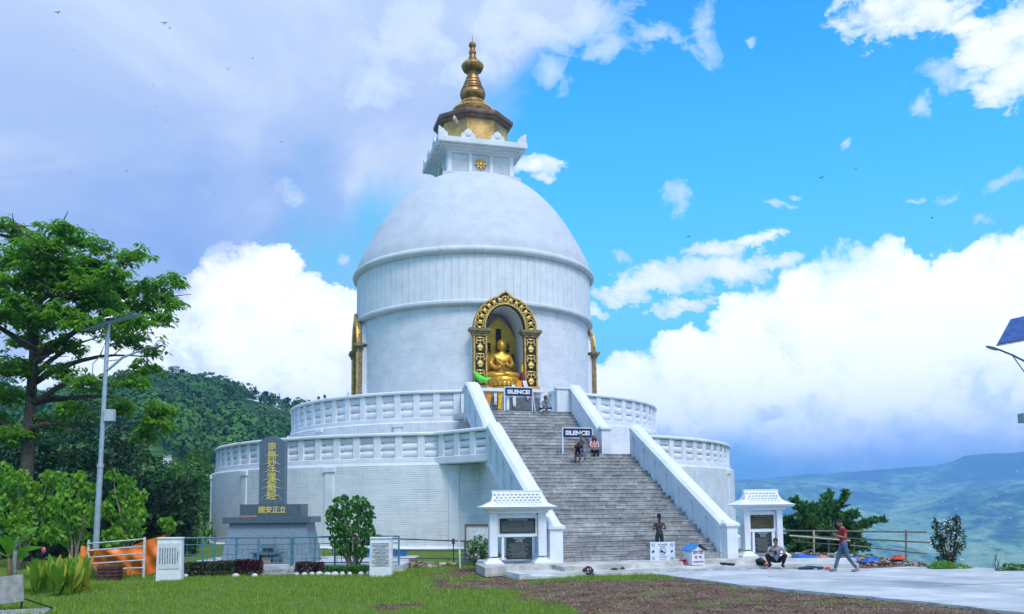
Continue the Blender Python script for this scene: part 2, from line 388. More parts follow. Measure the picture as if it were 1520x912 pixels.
def leaves_arrays(C, Nn, Dd, L, W, fold=.0):
    """kite leaves: centre, normal, direction of growth, length, width -> V,F"""
    n = len(C); Dd = Dd/np.linalg.norm(Dd, axis=1, keepdims=True)
    S = np.cross(Nn, Dd); S /= (np.linalg.norm(S, axis=1, keepdims=True)+1e-9); N2 = np.cross(Dd, S)
    L = np.broadcast_to(L, n)[:, None]; W = np.broadcast_to(W, n)[:, None]
    a = C-Dd*L*.5; b = C+S*W*.5+N2*W*fold; c = C+Dd*L*.5-N2*L*.12; d = C-S*W*.5+N2*W*fold
    V = np.stack([a, b, c, d], 1).reshape(-1, 3); F4 = np.arange(n*4).reshape(-1, 4)
    return V, F4
def rand_unit(n, R=nr):
    v = R.normal(size=(n, 3)); return v/np.linalg.norm(v, axis=1, keepdims=True)
# ------------------------------------------------------------------ pagoda
AX = Vector((-1.923, 59.1, 0)); AZ = .26
dv = Vector((math.sin(AZ), -math.cos(AZ), 0)); nv = Vector((math.cos(AZ), math.sin(AZ), 0)); UP = Vector((0, 0, 1))
def S(L, s, z): return dv*L+nv*s+UP*z                # stair frame, local to the pagoda
Z0, ZL, ZU = .33, 4.717, 7.15
paint_low = white_paint('painted_brick_low', True, 16.9, ledges=(4.3, 1.2))
paint_up = white_paint('painted_brick_up', True, 12.2, ledges=(6.85,))
paint_drum = white_paint('painted_brick_drum', True, 7.8, ledges=(14.3,))
paint_belt = white_paint('painted_belt', False, 7.95, vertical=True, ledges=(17.4,))
plaster = white_paint('white_plaster', False, 1.0, grime=.55)
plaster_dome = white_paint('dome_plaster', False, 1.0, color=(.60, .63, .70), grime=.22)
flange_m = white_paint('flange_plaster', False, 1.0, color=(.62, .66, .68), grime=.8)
stone_step = None
def make_step_mat():
    m, t, b = principled('stair_stone', (.3, .3, .3), .85, 0, .2)
    o = t.new('ShaderNodeTexCoord').outputs['Object']
    x, y, z = t.sep(o)
    s_ = t.math('ADD', t.math('MULTIPLY', x, nv.x), t.math('MULTIPLY', y, nv.y))
    l_ = t.math('ADD', t.math('MULTIPLY', x, dv.x), t.math('MULTIPLY', y, dv.y))
    v = t.comb(s_, l_, z)
    bt = t.new('ShaderNodeTexBrick'); t.put(bt.inputs['Vector'], t.comb(s_, t.math('SUBTRACT', z, Z0), 0.0))
    bt.inputs['Scale'].default_value = 1; bt.inputs['Brick Width'].default_value = .46; bt.inputs['Row Height'].default_value = .1687; bt.inputs['Mortar Size'].default_value = .006
    bt.inputs['Color1'].default_value = (.27, .27, .27, 1); bt.inputs['Color2'].default_value = (.45, .45, .45, 1); bt.inputs['Mortar'].default_value = (.16, .16, .16, 1)
    n = t.noise(v, 5, 7, .7); n2 = t.noise(t.vmath('MULTIPLY', v, (.5, 1, 1.5)), .8, 5, .6)
    n3 = t.noise(t.vmath('MULTIPLY', v, (.6, 1, 7)), 2.2, 5, .7)
    c = t.mix(1.0, bt.outputs['Color'], t.ramp(n, [(.3, .60), (.5, .95), (.7, 1.3)]), 'MULTIPLY')
    c = t.mix(1.0, c, t.ramp(n2, [(.3, .78), (.7, 1.28)]), 'MULTIPLY')
    c = t.mix(1.0, c, t.ramp(n3, [(.3, .70), (.7, 1.25)]), 'MULTIPLY')
    fz = t.math('FRACT', t.math('DIVIDE', t.math('SUBTRACT', z, Z0), .1687))
    nose = t.math('MULTIPLY', t.mapr(fz, .80, .86), t.mapr(n, .4, .6, .05, .55)); c = t.mix(nose, c, (.46, .46, .45))
    t.l.new(c, b.inputs['Base Color']); bump(t, b, n, .012)
    return m
stone_step = make_step_mat()
concrete = M('pale_concrete', (.52, .53, .52), .8, var=.22, scale=2.5, dirt=.5, dirtcol=(.25, .24, .21))
pagoda = thing('pagoda', AX, 'huge white domed pagoda with gilded spire and a broad grey staircase', 'pagoda')
ALLR = (0, 2*PI)
def wall_ring(name, R, z0, z1, mat, extra=None):
    mb = MB(); mb.lathe([(R, z0), (R, z1)], n=180)
    if extra: mb.lathe(extra, n=180)
    return mb.build(name, mat, pagoda, smooth='auto')
# lower drum
lw = wall_ring('lower_wall', 16.9, -.4, 4.33, paint_low, [(16.9, 4.33), (16.86, 4.40), (16.70, 4.42), (16.70, 4.5)])
uw = wall_ring('upper_wall', 12.25, 4.6, 6.83, paint_up, [(12.25, 6.83), (12.2, 6.88), (12.1, 6.9)])
for k in range(-6, 12):
    mb = MB()
    az = math.radians(-1.6-21.9*k)
    if k == -1: continue
    for R, z0, z1, m_ in ((16.9, -.3, 4.30, 0),):
        q = Vector((math.sin(az), -math.cos(az), 0)); c = q*(R-.05)
        if q.dot(dv) > .99: continue
        mb.box((c.x, c.y, (z0+z1)/2), (.5, .22, z1-z0), rz=az)
        mb.box((q.x*(R-.04), q.y*(R-.04), 4.18), (.66, .30, .26), rz=az)
    if mb.v: mb.build('pilaster', plaster, pagoda, bevel=.02)
for k in range(-4, 6):
    mb = MB()
    az = math.radians(-45-27*k); q = Vector((math.sin(az), -math.cos(az), 0))
    if q.dot(dv) > .93: continue
    c = q*12.24; mb.box((c.x, c.y, 5.75), (.45, .2, 2.1), rz=az); c = q*12.25; mb.box((c.x, c.y, 6.72), (.6, .26, .22), rz=az); mb.build('pilaster', plaster, pagoda, bevel=.02)
mb = MB()
for k in range(24):                       # low plinth with grime at the foot of the wall
    pass
mb.lathe([(17.15, -.4), (17.15, .32), (17.05, .38), (16.9, .40)], n=180)
mb.build('plinth', white_paint('plinth_paint', False, 1, grime=.9), pagoda, smooth='auto')
# terrace floors
def floor_poly(name, R, z, corners, azs):
    pts = [(R*math.sin(t), -R*math.cos(t)) for t in np.linspace(azs[0], azs[1], 120)]
    pts += [(c.x, c.y) for c in corners]
    mb = MB(); mb.prism(pts, ((0, 0, z), (1, 0, 0), (0, 1, 0), (0, 0, 1)), .3); return mb.build(name, concrete, pagoda)
TL1, TL2 = math.radians(-4.85), 2*AZ-math.radians(-4.85)
cl1, cr1 = S(18.9, -3.25, 0), S(18.9, 3.25, 0)
floor_poly('lower_terrace_floor', 16.5, ZL, [S(17.5, -4.3, 0), S(18.9, -3.3, 0), S(18.9, 3.3, 0), S(17.5, 4.3, 0)], (TL2, 2*PI+TL1))
TU1, TU2 = math.radians(-1.0), 2*AZ+math.radians(-6)
floor_poly('upper_terrace_floor', 11.9, ZU, [S(12.6, -4.1, 0), S(14.3, -3.3, 0), S(14.3, 1.8, 0), S(12.2, 3.0, 0)], (TU2, 2*PI+TU1))
# ---- parapets: cap, base band, posts and three fat bars in every bay
def parapet(name, path, zf, zt, visible):
    """path: list of Vector (outer face line), closed on neither end; zf floor, zt top"""
    pr = thing(name, (0, 0, 0), None, None); pr.parent = pagoda
    pts = [Vector((p.x, p.y, 0)) for p in path]; T = .42
    nrm = []
    for i, p in enumerate(pts):
        w = (pts[min(i+1, len(pts)-1)]-pts[max(i-1, 0)]).normalized(); nrm.append(Vector((w.y, -w.x, 0)))
    if nrm[len(nrm)//2].dot(pts[len(pts)//2]) < 0: nrm = [-q for q in nrm]
    def strip(sec):
        mb = MB(); k = len(sec); vs = []
        for p, q in zip(pts, nrm):
            for off, z in sec: vs.append((p.x+q.x*off, p.y+q.y*off, z))
        fs = [(i*k+j, i*k+(j+1) % k, (i+1)*k+(j+1) % k, (i+1)*k+j) for i in range(len(pts)-1) for j in range(k)]
        fs += [tuple(range(k)), tuple(range((len(pts)-1)*k, len(pts)*k))[::-1]]
        mb.add(vs, fs); return mb
    cap = strip([(.06, zt-.17), (.10, zt-.13), (.10, zt-.05), (.04, zt), (-T, zt), (-T-.06, zt-.06), (-T-.04, zt-.17)])
    cap.build('cap', plaster, pr, smooth='auto')
    strip([(.03, zf-.37), (.06, zf-.33), (.06, zf-.03), (.02, zf), (-T, zf), (-T, zf-.37)]).build('base_band', plaster, pr, smooth='auto')
    # bays by arc length
    seg = [0.0]
    for i in range(1, len(pts)): seg.append(seg[-1]+(pts[i]-pts[i-1]).length)
    tot = seg[-1]; nb = round(tot/1.13)
    def at(s):
        s = min(max(s, 0), tot-1e-6); i = max(j for j in range(len(seg)-1) if seg[j] <= s); f = (s-seg[i])/(seg[i+1]-seg[i])
        p = pts[i].lerp(pts[i+1], f); w = (pts[i+1]-pts[i]).normalized(); q = Vector((w.y, -w.x, 0))
        if q.dot(nrm[i]) < 0: q = -q
        return p, w, q
    zh = zt-.17-zf
    back = MB(); npost = nbay = 0
    for k in range(nb+1):
        p, w, q = at(tot*k/nb); ang = math.atan2(w.y, w.x); vis = visible(p)
        c = p-q*(T/2-.0)
        pm = MB(); pm.box((c.x, c.y, zf+zh/2), (.36, T+.02, zh), rz=ang)
        if vis: pm.build('post', plaster, pr, bevel=.012)
        else: back.box((c.x, c.y, zf+zh/2), (.36, T+.02, zh), rz=ang)
        if k == nb: break
        p, w, q = at(tot*(k+.5)/nb); ang = math.atan2(w.y, w.x); c = p-q*.2; hl = tot/nb/2+.04
        bm_ = MB() if vis else back
        for j in range(3):
            zc = zf+zh*(j+.5)/3
            prof = [(.13, .36), (.17, 0), (.13, -.36)]
            a, b2 = c-w*hl, c+w*hl; sec = []
            r_ = zh/3*.455
            for th in np.linspace(0, 2*PI, 12, endpoint=False):
                sec.append((.135*math.copysign(abs(math.cos(th))**.7, math.cos(th)), r_*math.copysign(abs(math.sin(th))**.8, math.sin(th))))
            vs = [(e.x+q.x*o, e.y+q.y*o, zc+z) for e in (a, b2) for o, z in sec]; n_ = 12
            bm_.add(vs, [(i, (i+1) % n_, n_+(i+1) % n_, n_+i) for i in range(n_)])
        if vis: bm_.build('bars', plaster, pr, smooth=True)
    if back.v: back.build('rear_bars', plaster, pr)
    return pr
def arc(R, a0, a1, step=.02):
    n = int((a1-a0)/step); return [Vector((R*math.sin(t), -R*math.cos(t), 0)) for t in np.linspace(a0, a1, n)]
def lerp_pts(a, b, n): return [a.lerp(b, i/n) for i in range(n)]
R1 = 16.62
e0 = arc(R1, TL2, 2*PI+TL1)
pathL = lerp_pts(S(19.0, 3.75, 0), e0[0], 6)+e0+[e0[-1].lerp(S(19.0, -3.75, 0), (i+1)/6) for i in range(6)]
camv = Vector((0, 0, 0))-AX
vis_f = lambda p: p.normalized().dot(camv.normalized()) > -.12
parapet('lower_parapet', pathL, ZL, 5.94, vis_f)
R2 = 12.08
e1 = arc(R2, TU2, 2*PI+TU1)
pathU = lerp_pts(S(14.6, 2.2, 0), e1[0], 6)+e1+[e1[-1].lerp(S(14.6, -3.75, 0), (i+1)/6) for i in range(6)]
parapet('upper_parapet', pathU, ZU, 8.60, vis_f)
# ---- staircase
st = thing('staircase', (0, 0, 0), None, None); st.parent = pagoda
NL, NU = 26, 14
LF, LT = 27.38, 19.1
L2b, L2t = 18.25, 14.77
def step_block(L, z0, z1, s0, s1, back):
    mb = MB(); rise = z1-z0
    # riser slightly battered under a thin projecting tread slab with a chipped, wavy edge
    nseg = 14; fr, bk = [], []
    for zz, ov in ((z0-.02, 0), (z1-.04, 0), (z1-.04, .022), (z1, .018)):
        for i in range(nseg+1):
            s_ = s0+(s1-s0)*i/nseg; j = (mnoise.noise(Vector((s_*1.7, L*3, zz)))*.012); p = S(L+ov+j, s_, zz+mnoise.noise(Vector((s_*1.1, L*2.3, 9)))*.008); fr.append(p)
    m_ = nseg+1
    fs = [(r*m_+i, r*m_+i+1, (r+1)*m_+i+1, (r+1)*m_+i) for r in range(3) for i in range(nseg)]
    k = len(fr); fr += [S(back, s0+(s1-s0)*i/nseg, z1+mnoise.noise(Vector(((s0+(s1-s0)*i/nseg)*1.1, L*2.3, 9)))*.008) for i in range(m_)]
    fs += [(3*m_+i, 3*m_+i+1, k+i+1, k+i) for i in range(nseg)]
    # ends
    fs += [(0, m_, 2*m_, 3*m_), (m_-1, 4*m_-1, 3*m_-1, 2*m_-1)]
    mb.add(fr, fs); mb.build('step', stone_step, st)
for i in range(NL):
    L = LF-(LF-LT)*i/(NL-1); z0 = Z0+(ZL-Z0)*i/NL; z1 = Z0+(ZL-Z0)*(i+1)/NL
    step_block(L, z0, z1, -3.26, 3.26, L-(LF-LT)/(NL-1)-.05 if i < NL-1 else 17.9)
for i in range(NU):
    L = L2b-(L2b-L2t)*i/(NU-1); z0 = ZL+(ZU-ZL)*i/NU; z1 = ZL+(ZU-ZL)*(i+1)/NU
    step_block(L, z0, z1, -3.26, 1.78, L-(L2b-L2t)/(NU-1)-.05 if i < NU-1 else 13.9)
H = 1.185
def flank(name, s_in, s_out, La, za, Lb, zb, low=-.55, toground=True, posts=True, recess=True):
    """solid sloping side wall with a broad chamfered cap; inner face at s_in, outer at s_out"""
    fl = thing(name, (0, 0, 0), None, None); fl.parent = pagoda
    sg = 1 if s_out > s_in else -1
    # wall band
    mb = MB(); k = (zb-za)/(La-Lb)
    zl_a, zl_b = za+low, zb+low
    def Q(L, s_, dz): return S(L, s_, za+(La-L)*k+dz)
    A = [Q(La, s_in, low), Q(Lb, s_in, low), Q(Lb, s_out, low), Q(La, s_out, low), Q(La, s_in, H), Q(Lb, s_in, H), Q(Lb, s_out, H), Q(La, s_out, H)]
    mb.hexa(A)
    mb.build('wall_band', plaster, fl)
    # recessed support below
    if toground:
        mb = MB(); i_, o_ = s_in, s_out-sg*.12
        mb.hexa([S(La, i_, 0), S(Lb, i_, 0), S(Lb, o_, 0), S(La, o_, 0), Q(La, i_, low+.0), Q(Lb, i_, low), Q(Lb, o_, low), Q(La, o_, low)])
        mb.build('support_wall', paint_up, fl)
    # raised frame with slots on both faces: seven leaning panels
    if recess:
        mb = MB(); nb = max(3, int((La-Lb)/1.15))
        for side, sgn in ((s_out, sg), (s_in, -sg)):
            for b0, b1 in ((low, low+.22), (H-.2, H)):
                a = [Q(La-.02, side, b0), Q(Lb, side, b0), Q(Lb, side+sgn*.09, b0), Q(La-.02, side+sgn*.09, b0), Q(La-.02, side, b1), Q(Lb, side, b1), Q(Lb, side+sgn*.09, b1), Q(La-.02, side+sgn*.09, b1)]
                mb.hexa(a)
            for j in range(nb+1):
                Lc = La-.15+(Lb-La+.3)*j/nb
                h = .16
                a = [Q(Lc+h, side, low+.22), Q(Lc-h, side, low+.22), Q(Lc-h, side+sgn*.085, low+.22), Q(Lc+h, side+sgn*.085, low+.22), Q(Lc+h, side, H-.2), Q(Lc-h, side, H-.2), Q(Lc-h, side+sgn*.085, H-.2), Q(Lc+h, side+sgn*.085, H-.2)]
                mb.hexa(a)
        mb.build('panel_frame', plaster, fl)
    # cap
    mb = MB(); c = (s_in+s_out)/2; w = abs(s_out-s_in)/2+.11; sec = [(-w, H), (-w, H+.10), (-w*.62, H+.22), (w*.62, H+.22), (w, H+.10), (w, H)]
    La2, Lb2 = La+.06, Lb
    vs = [Q(L, c+o, z) for L in (La2, Lb2) for o, z in sec]; n_ = 6
    mb.add(vs, [(i, (i+1) % n_, n_+(i+1) % n_, n_+i) for i in range(n_)]+[tuple(range(n_)), tuple(range(2*n_-1, n_-1, -1))])
    mb.build('cap', plaster, fl)
    if posts:
        mb = MB(); p0 = S(La+.22, c, 0); zt = za+H-.03
        mb.box((p0.x, p0.y, (za-.1+zt)/2), (abs(s_out-s_in)+.02, .42, zt-za+.1), rz=AZ)
        mb.box((p0.x, p0.y, zt+.05), (abs(s_out-s_in)+.16, .56, .10), rz=AZ)
        # pyramid top
        w2, d2 = (abs(s_out-s_in)+.16)/2, .28
        base = [S(La+.22+y, c+x, zt+.10) for x, y in ((-w2, -d2), (w2, -d2), (w2, d2), (-w2, d2))]
        ridge = [S(La+.22-.28, c+x, zt+.30) for x in (-w2*.5, w2*.5)]
        mb.add(base+ridge, [(0, 1, 5, 4), (1, 2, 5), (2, 3, 4, 5), (3, 0, 4), (3, 2, 1, 0)])
        mb.build('post', plaster, fl, bevel=.01)
    return fl
flank('lower_side_wall', -3.25, -3.72, LF, Z0, LT-.1, ZL)
flank('lower_side_wall', 3.25, 3.68, LF, Z0, LT-.1, ZL)
flank('upper_side_wall', -3.25, -3.72, L2b+.7, ZL-.35, L2t, ZU, low=-.4, toground=True, posts=False)
flank('upper_side_wall', 1.76, 2.2, L2b+.3, ZL, L2t, ZU, low=-.3, toground=True, posts=True, recess=False)
mb = MB()                                   # returns at the tops of the right walls
q = S(L2t-.25, 1.60, 0); mb.box((q.x, q.y, ZU+H/2), (1.2, .34, H), rz=AZ); mb.box((q.x, q.y, ZU+H+.06), (1.32, .46, .12), rz=AZ)
mb.build('return_wall', plaster, st, bevel=.02)
mb = MB(); mb.hexa([S(LF-.3, -3.3, .1), S(L2t-2, -3.3, .1), S(L2t-2, 3.3, .1), S(LF-.3, 3.3, .1), S(LF-.3, -3.3, .15), S(L2t-2, -3.3, ZL-.3), S(L2t-2, 3.3, ZL-.3), S(LF-.3, 3.3, .15)])
mb.build('stair_core', concrete, st)
# ---- main drum
RD = 7.72
NICHE = [AZ+k*PI/2 for k in (0, 1, 3)]
NZ0, NZ1, NHW = 9.25, 14.12, 1.13         # opening: floor, apex, half width
def niche_half(z):                        # half width of the opening at height z
    zs = 12.35
    if z < NZ0 or z > NZ1: return 0
    if z <= zs: return NHW
    t = (z-zs)/(NZ1-zs); return NHW*math.sqrt(max(0, 1-t**2.1))
mb = MB(); zs = np.arange(7.0, 14.44, .08); na = 720; vs = []; fs = []
for z in zs:
    for i in range(na): t = 2*PI*i/na; vs.append((RD*math.sin(t), -RD*math.cos(t), z))
for j in range(len(zs)-1):
    zc = (zs[j]+zs[j+1])/2; hw = niche_half(zc)+.10 if NZ0-.05 < zc < NZ1+.1 else 0
    for i in range(na):
        t = 2*PI*(i+.5)/na; cut = False
        if hw > .1:
            for a in NICHE:
                dd = math.atan2(math.sin(t-a), math.cos(t-a))
                if abs(dd) < .3 and abs(RD*math.sin(dd)) < hw: cut = True
        if not cut: fs.append((j*na+i, j*na+(i+1) % na, (j+1)*na+(i+1) % na, (j+1)*na+i))
mb.add(vs, fs); mb.build('drum_wall', paint_drum, pagoda, smooth=True)
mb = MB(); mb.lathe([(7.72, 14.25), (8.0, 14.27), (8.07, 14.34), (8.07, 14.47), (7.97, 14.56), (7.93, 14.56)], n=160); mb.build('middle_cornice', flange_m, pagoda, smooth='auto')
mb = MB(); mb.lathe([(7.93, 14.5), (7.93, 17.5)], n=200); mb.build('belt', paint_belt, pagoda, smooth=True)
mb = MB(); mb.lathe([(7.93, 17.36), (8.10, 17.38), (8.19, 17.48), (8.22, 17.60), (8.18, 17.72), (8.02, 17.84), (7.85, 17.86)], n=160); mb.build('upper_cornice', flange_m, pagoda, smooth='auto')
prof = [(8.0, 17.84), (7.9, 18.3), (7.72, 18.75), (7.36, 19.5), (6.98, 20.2), (6.62, 20.85), (6.2, 21.5), (5.7, 22.2), (5.1, 22.87), (4.5, 23.45), (3.75, 24.0), (2.95, 24.34), (2.1, 24.52), (1.0, 24.62), (0, 24.65)]
# smooth the profile
pp = []
for i in range(len(prof)-1):
    p0, p1, p2, p3 = [Vector((*prof[min(max(k, 0), len(prof)-1)], 0)) for k in (i-1, i, i+1, i+2)]
    for s_ in range(4):
        t = s_/4; q = .5*((2*p1)+(-p0+p2)*t+(2*p0-5*p1+4*p2-p3)*t*t+(-p0+3*p1-3*p2+p3)*t**3); pp.append((max(0, q.x), q.y))
pp.append((0, 24.65))
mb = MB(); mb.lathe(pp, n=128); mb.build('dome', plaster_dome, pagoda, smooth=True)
mb = MB(); w = 2.75                     # stepped corners where the square box meets the dome
for k, (h, z0, z1) in enumerate(((3.1, 23.7, 24.30), (2.8, 24.2, 24.46))):
    mb.box((0, 0, (z0+z1)/2), (2*h*.86, 2*h*.86, z1-z0), rz=AZ)
mb.build('stepped_base', plaster_dome, pagoda, bevel=.02)
# ---- square box under the spire
hm = thing('harmika_box', (0, 0, 0), None, None); hm.parent = pagoda
HB = 2.25
mb = MB(); mb.box((0, 0, 25.05), (2*HB-.12, 2*HB-.12, 1.9), rz=AZ); mb.build('core', plaster, hm)
slat = MB(); fr = MB()
for k in range(4):
    a = AZ+k*PI/2; d_ = Vector((math.sin(a), -math.cos(a), 0)); n_ = Vector((math.cos(a), math.sin(a), 0))
    for s_ in (-HB+.13, -.72, .72, HB-.13):
        c = d_*(HB-.02)+n_*s_; fr.box((c.x, c.y, 25.05), (.26 if abs(s_) > 1 else .22, .16, 1.9), rz=a)
    for j in range(11):
        z = 24.35+j*.15
        for s0, s1 in ((-HB+.26, -.83), (-.61, .61), (.83, HB-.26)):
            c = d_*(HB-.05)+n_*((s0+s1)/2); slat.box((c.x, c.y, z), (s1-s0, .05, .10), rz=a, rot=Matrix.Rotation(a, 3, 'Z') @ Matrix.Rotation(.5, 3, 'X'))
slat.build('slats', plaster, hm); fr.build('frame', plaster, hm, bevel=.01)
mb = MB()
for h, z0, z1 in ((2.32, 25.78, 25.86), (2.38, 25.86, 25.96), (2.52, 25.96, 26.04), (2.62, 26.04, 26.12), (2.8, 26.12, 26.2)):
    mb.box((0, 0, (z0+z1)/2), (2*h, 2*h, z1-z0), rz=AZ)
for k in range(4):
    a = AZ+k*PI/2; d_ = Vector((math.sin(a), -math.cos(a), 0)); n_ = Vector((math.cos(a), math.sin(a), 0))
    for j in range(10):
        c = d_*2.86+n_*(-2.7+5.4*j/9); mb.box((c.x, c.y, 26.17), (.10, .12, .08), rz=a)
mb.build('cornice', plaster, hm)
mb = MB(); mb.box((0, 0, 26.39), (6.1, 6.1, .36), rz=AZ); mb.build('eave_slab', plaster, hm, bevel=.03)
def acro(c, a, w=.95, h=.66):
    mb = MB(); n_ = Vector((math.cos(a), math.sin(a), 0)); d_ = Vector((math.sin(a), -math.cos(a), 0))
    poly = [(-w/2, 0), (w/2, 0), (w/2, h*.32), (w*.42, h*.5), (w*.3, h*.55), (w*.24, h*.78), (w*.1, h*.9), (0, h), (-w*.1, h*.9), (-w*.24, h*.78), (-w*.3, h*.55), (-w*.42, h*.5), (-w/2, h*.32)]
    mb.prism(poly, (c+d_*.06, n_, UP, d_), .12)
    mb.ell(c+d_*.07+UP*h*.42, (w*.2, .05, w*.2), 12, 8, rot=Matrix.Rotation(a, 3, 'Z'))
    mb.build('finial_plate', plaster, hm, bevel=.01)
for k in range(4):
    a = AZ+k*PI/2; d_ = Vector((math.sin(a), -math.cos(a), 0)); n_ = Vector((math.cos(a), math.sin(a), 0))
    for s_ in (-1.0, 1.0): acro(d_*2.93+n_*s_+UP*26.57, a)
    for sg in (-1, 1):
        poly_w = .62; c = d_*2.93+n_*(sg*(3.0-.31))+UP*26.57
        mb = MB(); poly = [(-.31*sg, 0), (.31*sg, 0), (.31*sg, .64), (.2*sg, .66), (.12*sg, .54), (-.05*sg, .48), (-.12*sg, .34), (-.31*sg, .24)]
        mb.prism(poly if sg > 0 else poly, (c+d_*.06, n_, UP, d_), .12); mb.build('corner_plate', plaster, hm, bevel=.01)
gold = M('gold_leaf', (.62, .37, .09), .42, .55, var=.35, scale=5, bumpd=.01, dirt=.35, dirtcol=(.10, .06, .02))
gold_b = M('bright_gold', (.85, .56, .16), .4, .35, var=.2, scale=9, bumpd=.004)
brass = M('weathered_brass', (.36, .20, .07), .42, .5, var=.45, scale=2.2, bumpd=.006, dirt=.75, dirtcol=(.16, .11, .05))
copper = M('brown_copper', (.19, .12, .085), .5, .4, var=.3, scale=2.5, dirt=.5, dirtcol=(.30, .24, .2))
black = M('black_paint', (.02, .02, .018), .6, 0, var=.3)
for k in range(4):
    mb = MB(); a = AZ+k*PI/2; d_ = Vector((math.sin(a), -math.cos(a), 0)); n_ = Vector((math.cos(a), math.sin(a), 0)); c = d_*(HB+.06)+UP*25.12
    for j in range(8):
        t = j*PI/4; q = c+n_*math.cos(t)*.26+UP*math.sin(t)*.26
        mb.ell(q, (.17, .05, .09), 8, 6, rot=Matrix.Rotation(a, 3, 'Z') @ Matrix.Rotation(-t, 3, 'Y'))
    mb.ell(c+d_*.03, (.15, .07, .15), 10, 8, rot=Matrix.Rotation(a, 3, 'Z')); mb.build('gold_flower', gold, hm, smooth=True)
# ---- octagon and spire
sp = thing('spire', (0, 0, 0), None, None); sp.parent = pagoda
o8 = dict(n=8, rz=AZ-PI/8)
mb = MB(); mb.lathe([(2.4, 26.55), (2.4, 28.5)], **o8); mb.build('octagonal_base', M('brushed_brass', (.52, .33, .12), .5, .45, var=.45, scale=.9, bumpd=.006, dirt=.5, dirtcol=(.55, .45, .28)), sp)
mb = MB(); mb.lathe([(2.38, 28.30), (2.6, 28.42), (2.66, 28.44), (2.66, 28.56), (2.80, 28.60), (2.83, 28.72), (2.83, 28.84), (2.72, 28.92), (1.3, 29.55), (0, 29.6)], **o8); mb.build('octagonal_roof', copper, sp)
prof = [(1.2, 29.45), (1.33, 29.52), (1.37, 29.7), (1.37, 29.9), (1.28, 30.0), (1.12, 30.12), (.95, 30.22), (.84, 30.3), (.84, 30.42), (.80, 30.5), (.66, 30.55), (.68, 30.62), (.80, 30.72),
        (.88, 30.9), (.90, 31.05), (.86, 31.2), (.86, 31.28), (.72, 31.32), (.80, 31.4), (.76, 31.5), (.62, 31.53), (.70, 31.6), (.66, 31.74), (.54, 31.78), (.60, 31.86), (.56, 32.0), (.45, 32.03), (.50, 32.1), (.46, 32.28), (.39, 32.34),
        (.37, 32.5), (.33, 32.6), (.36, 32.68), (.50, 32.72), (.66, 32.8), (.74, 32.95), (.77, 33.12), (.74, 33.25), (.63, 33.36), (.44, 33.43), (.40, 33.52), (.30, 33.6), (.29, 33.7), (.24, 33.85), (.21, 33.95), (.25, 34.05), (.26, 34.18), (.20, 34.3), (.18, 34.42),
        (.19, 34.5), (.25, 34.6), (.26, 34.72), (.2, 34.84), (.09, 34.92), (.03, 34.98), (.015, 35.4), (0, 35.4)]
mb = MB(); mb.lathe(prof, n=72); mb.build('turned_spire', brass, sp)
mb = MB()
for R, z, n_, r_ in ((1.37, 29.86, 48, .06), (.85, 30.38, 36, .045), (.77, 33.14, 30, .045)):
    for i in range(n_): t = 2*PI*i/n_; mb.ell((R*math.sin(t), -R*math.cos(t), z), (r_, r_, r_*1.25), 6, 4)
mb.build('bead_ring', gold_b, sp, smooth=True)
cloth_m = M('prayer_flag_cloth', (.55, .25, .25), .9)
mb = MB(); c = S(2.5, -1.75, 27.9); mb.ell(c, (.11, .09, .22), 8, 6); mb.ell(c+Vector((.09, -.05, -.2)), (.09, .06, .2), 8, 6); mb.ell(c+Vector((-.10, 0, .15)), (.10, .08, .2), 8, 6, 1)
tg = mb.build('prayer_flag', [cloth_m, M('cream_cloth', (.6, .55, .42), .9)], None, smooth=True); tg.location = AX; tag(tg, 'faded red and cream flag bundle tied to the octagonal brass base of the spire', 'flag')
# ------------------------------------------------------------------ niches
inner_white = white_paint('niche_plaster', False, 1, grime=.25)
def arch_pts(hw, zsp, zap, n=16, power=2.1):
    """outline of a slightly pointed arch from right springing over to the left, in (u,z)"""
    pts = []
    for i in range(n+1):
        z = zsp+(zap-zsp)*math.sin(i/n*PI/2); t = (z-zsp)/(zap-zsp); pts.append((hw*math.sqrt(max(0, 1-t**power)), z))
    return pts+[(-a, b) for a, b in pts[-2::-1]]
def outer_pts(n=16):
    hw, zsp, zap = 1.93, 12.72, 15.06; pts = []
    for i in range(n+1):
        th = i/n; z = zsp+(14.72-zsp)*math.sin(th*PI/2); pts.append((hw*math.cos(th*PI/2)**.92, z))
    # ogee tip
    pts = [(a, b) for a, b in pts if a > .42]+[(.34, 14.80), (.16, 14.93), (0, zap)]
    return pts+[(-a, b) for a, b in pts[-2::-1]]
sg_m = M('stone_gold', (.24, .185, .10), .7, .1, var=.45, scale=6, dirt=.5)
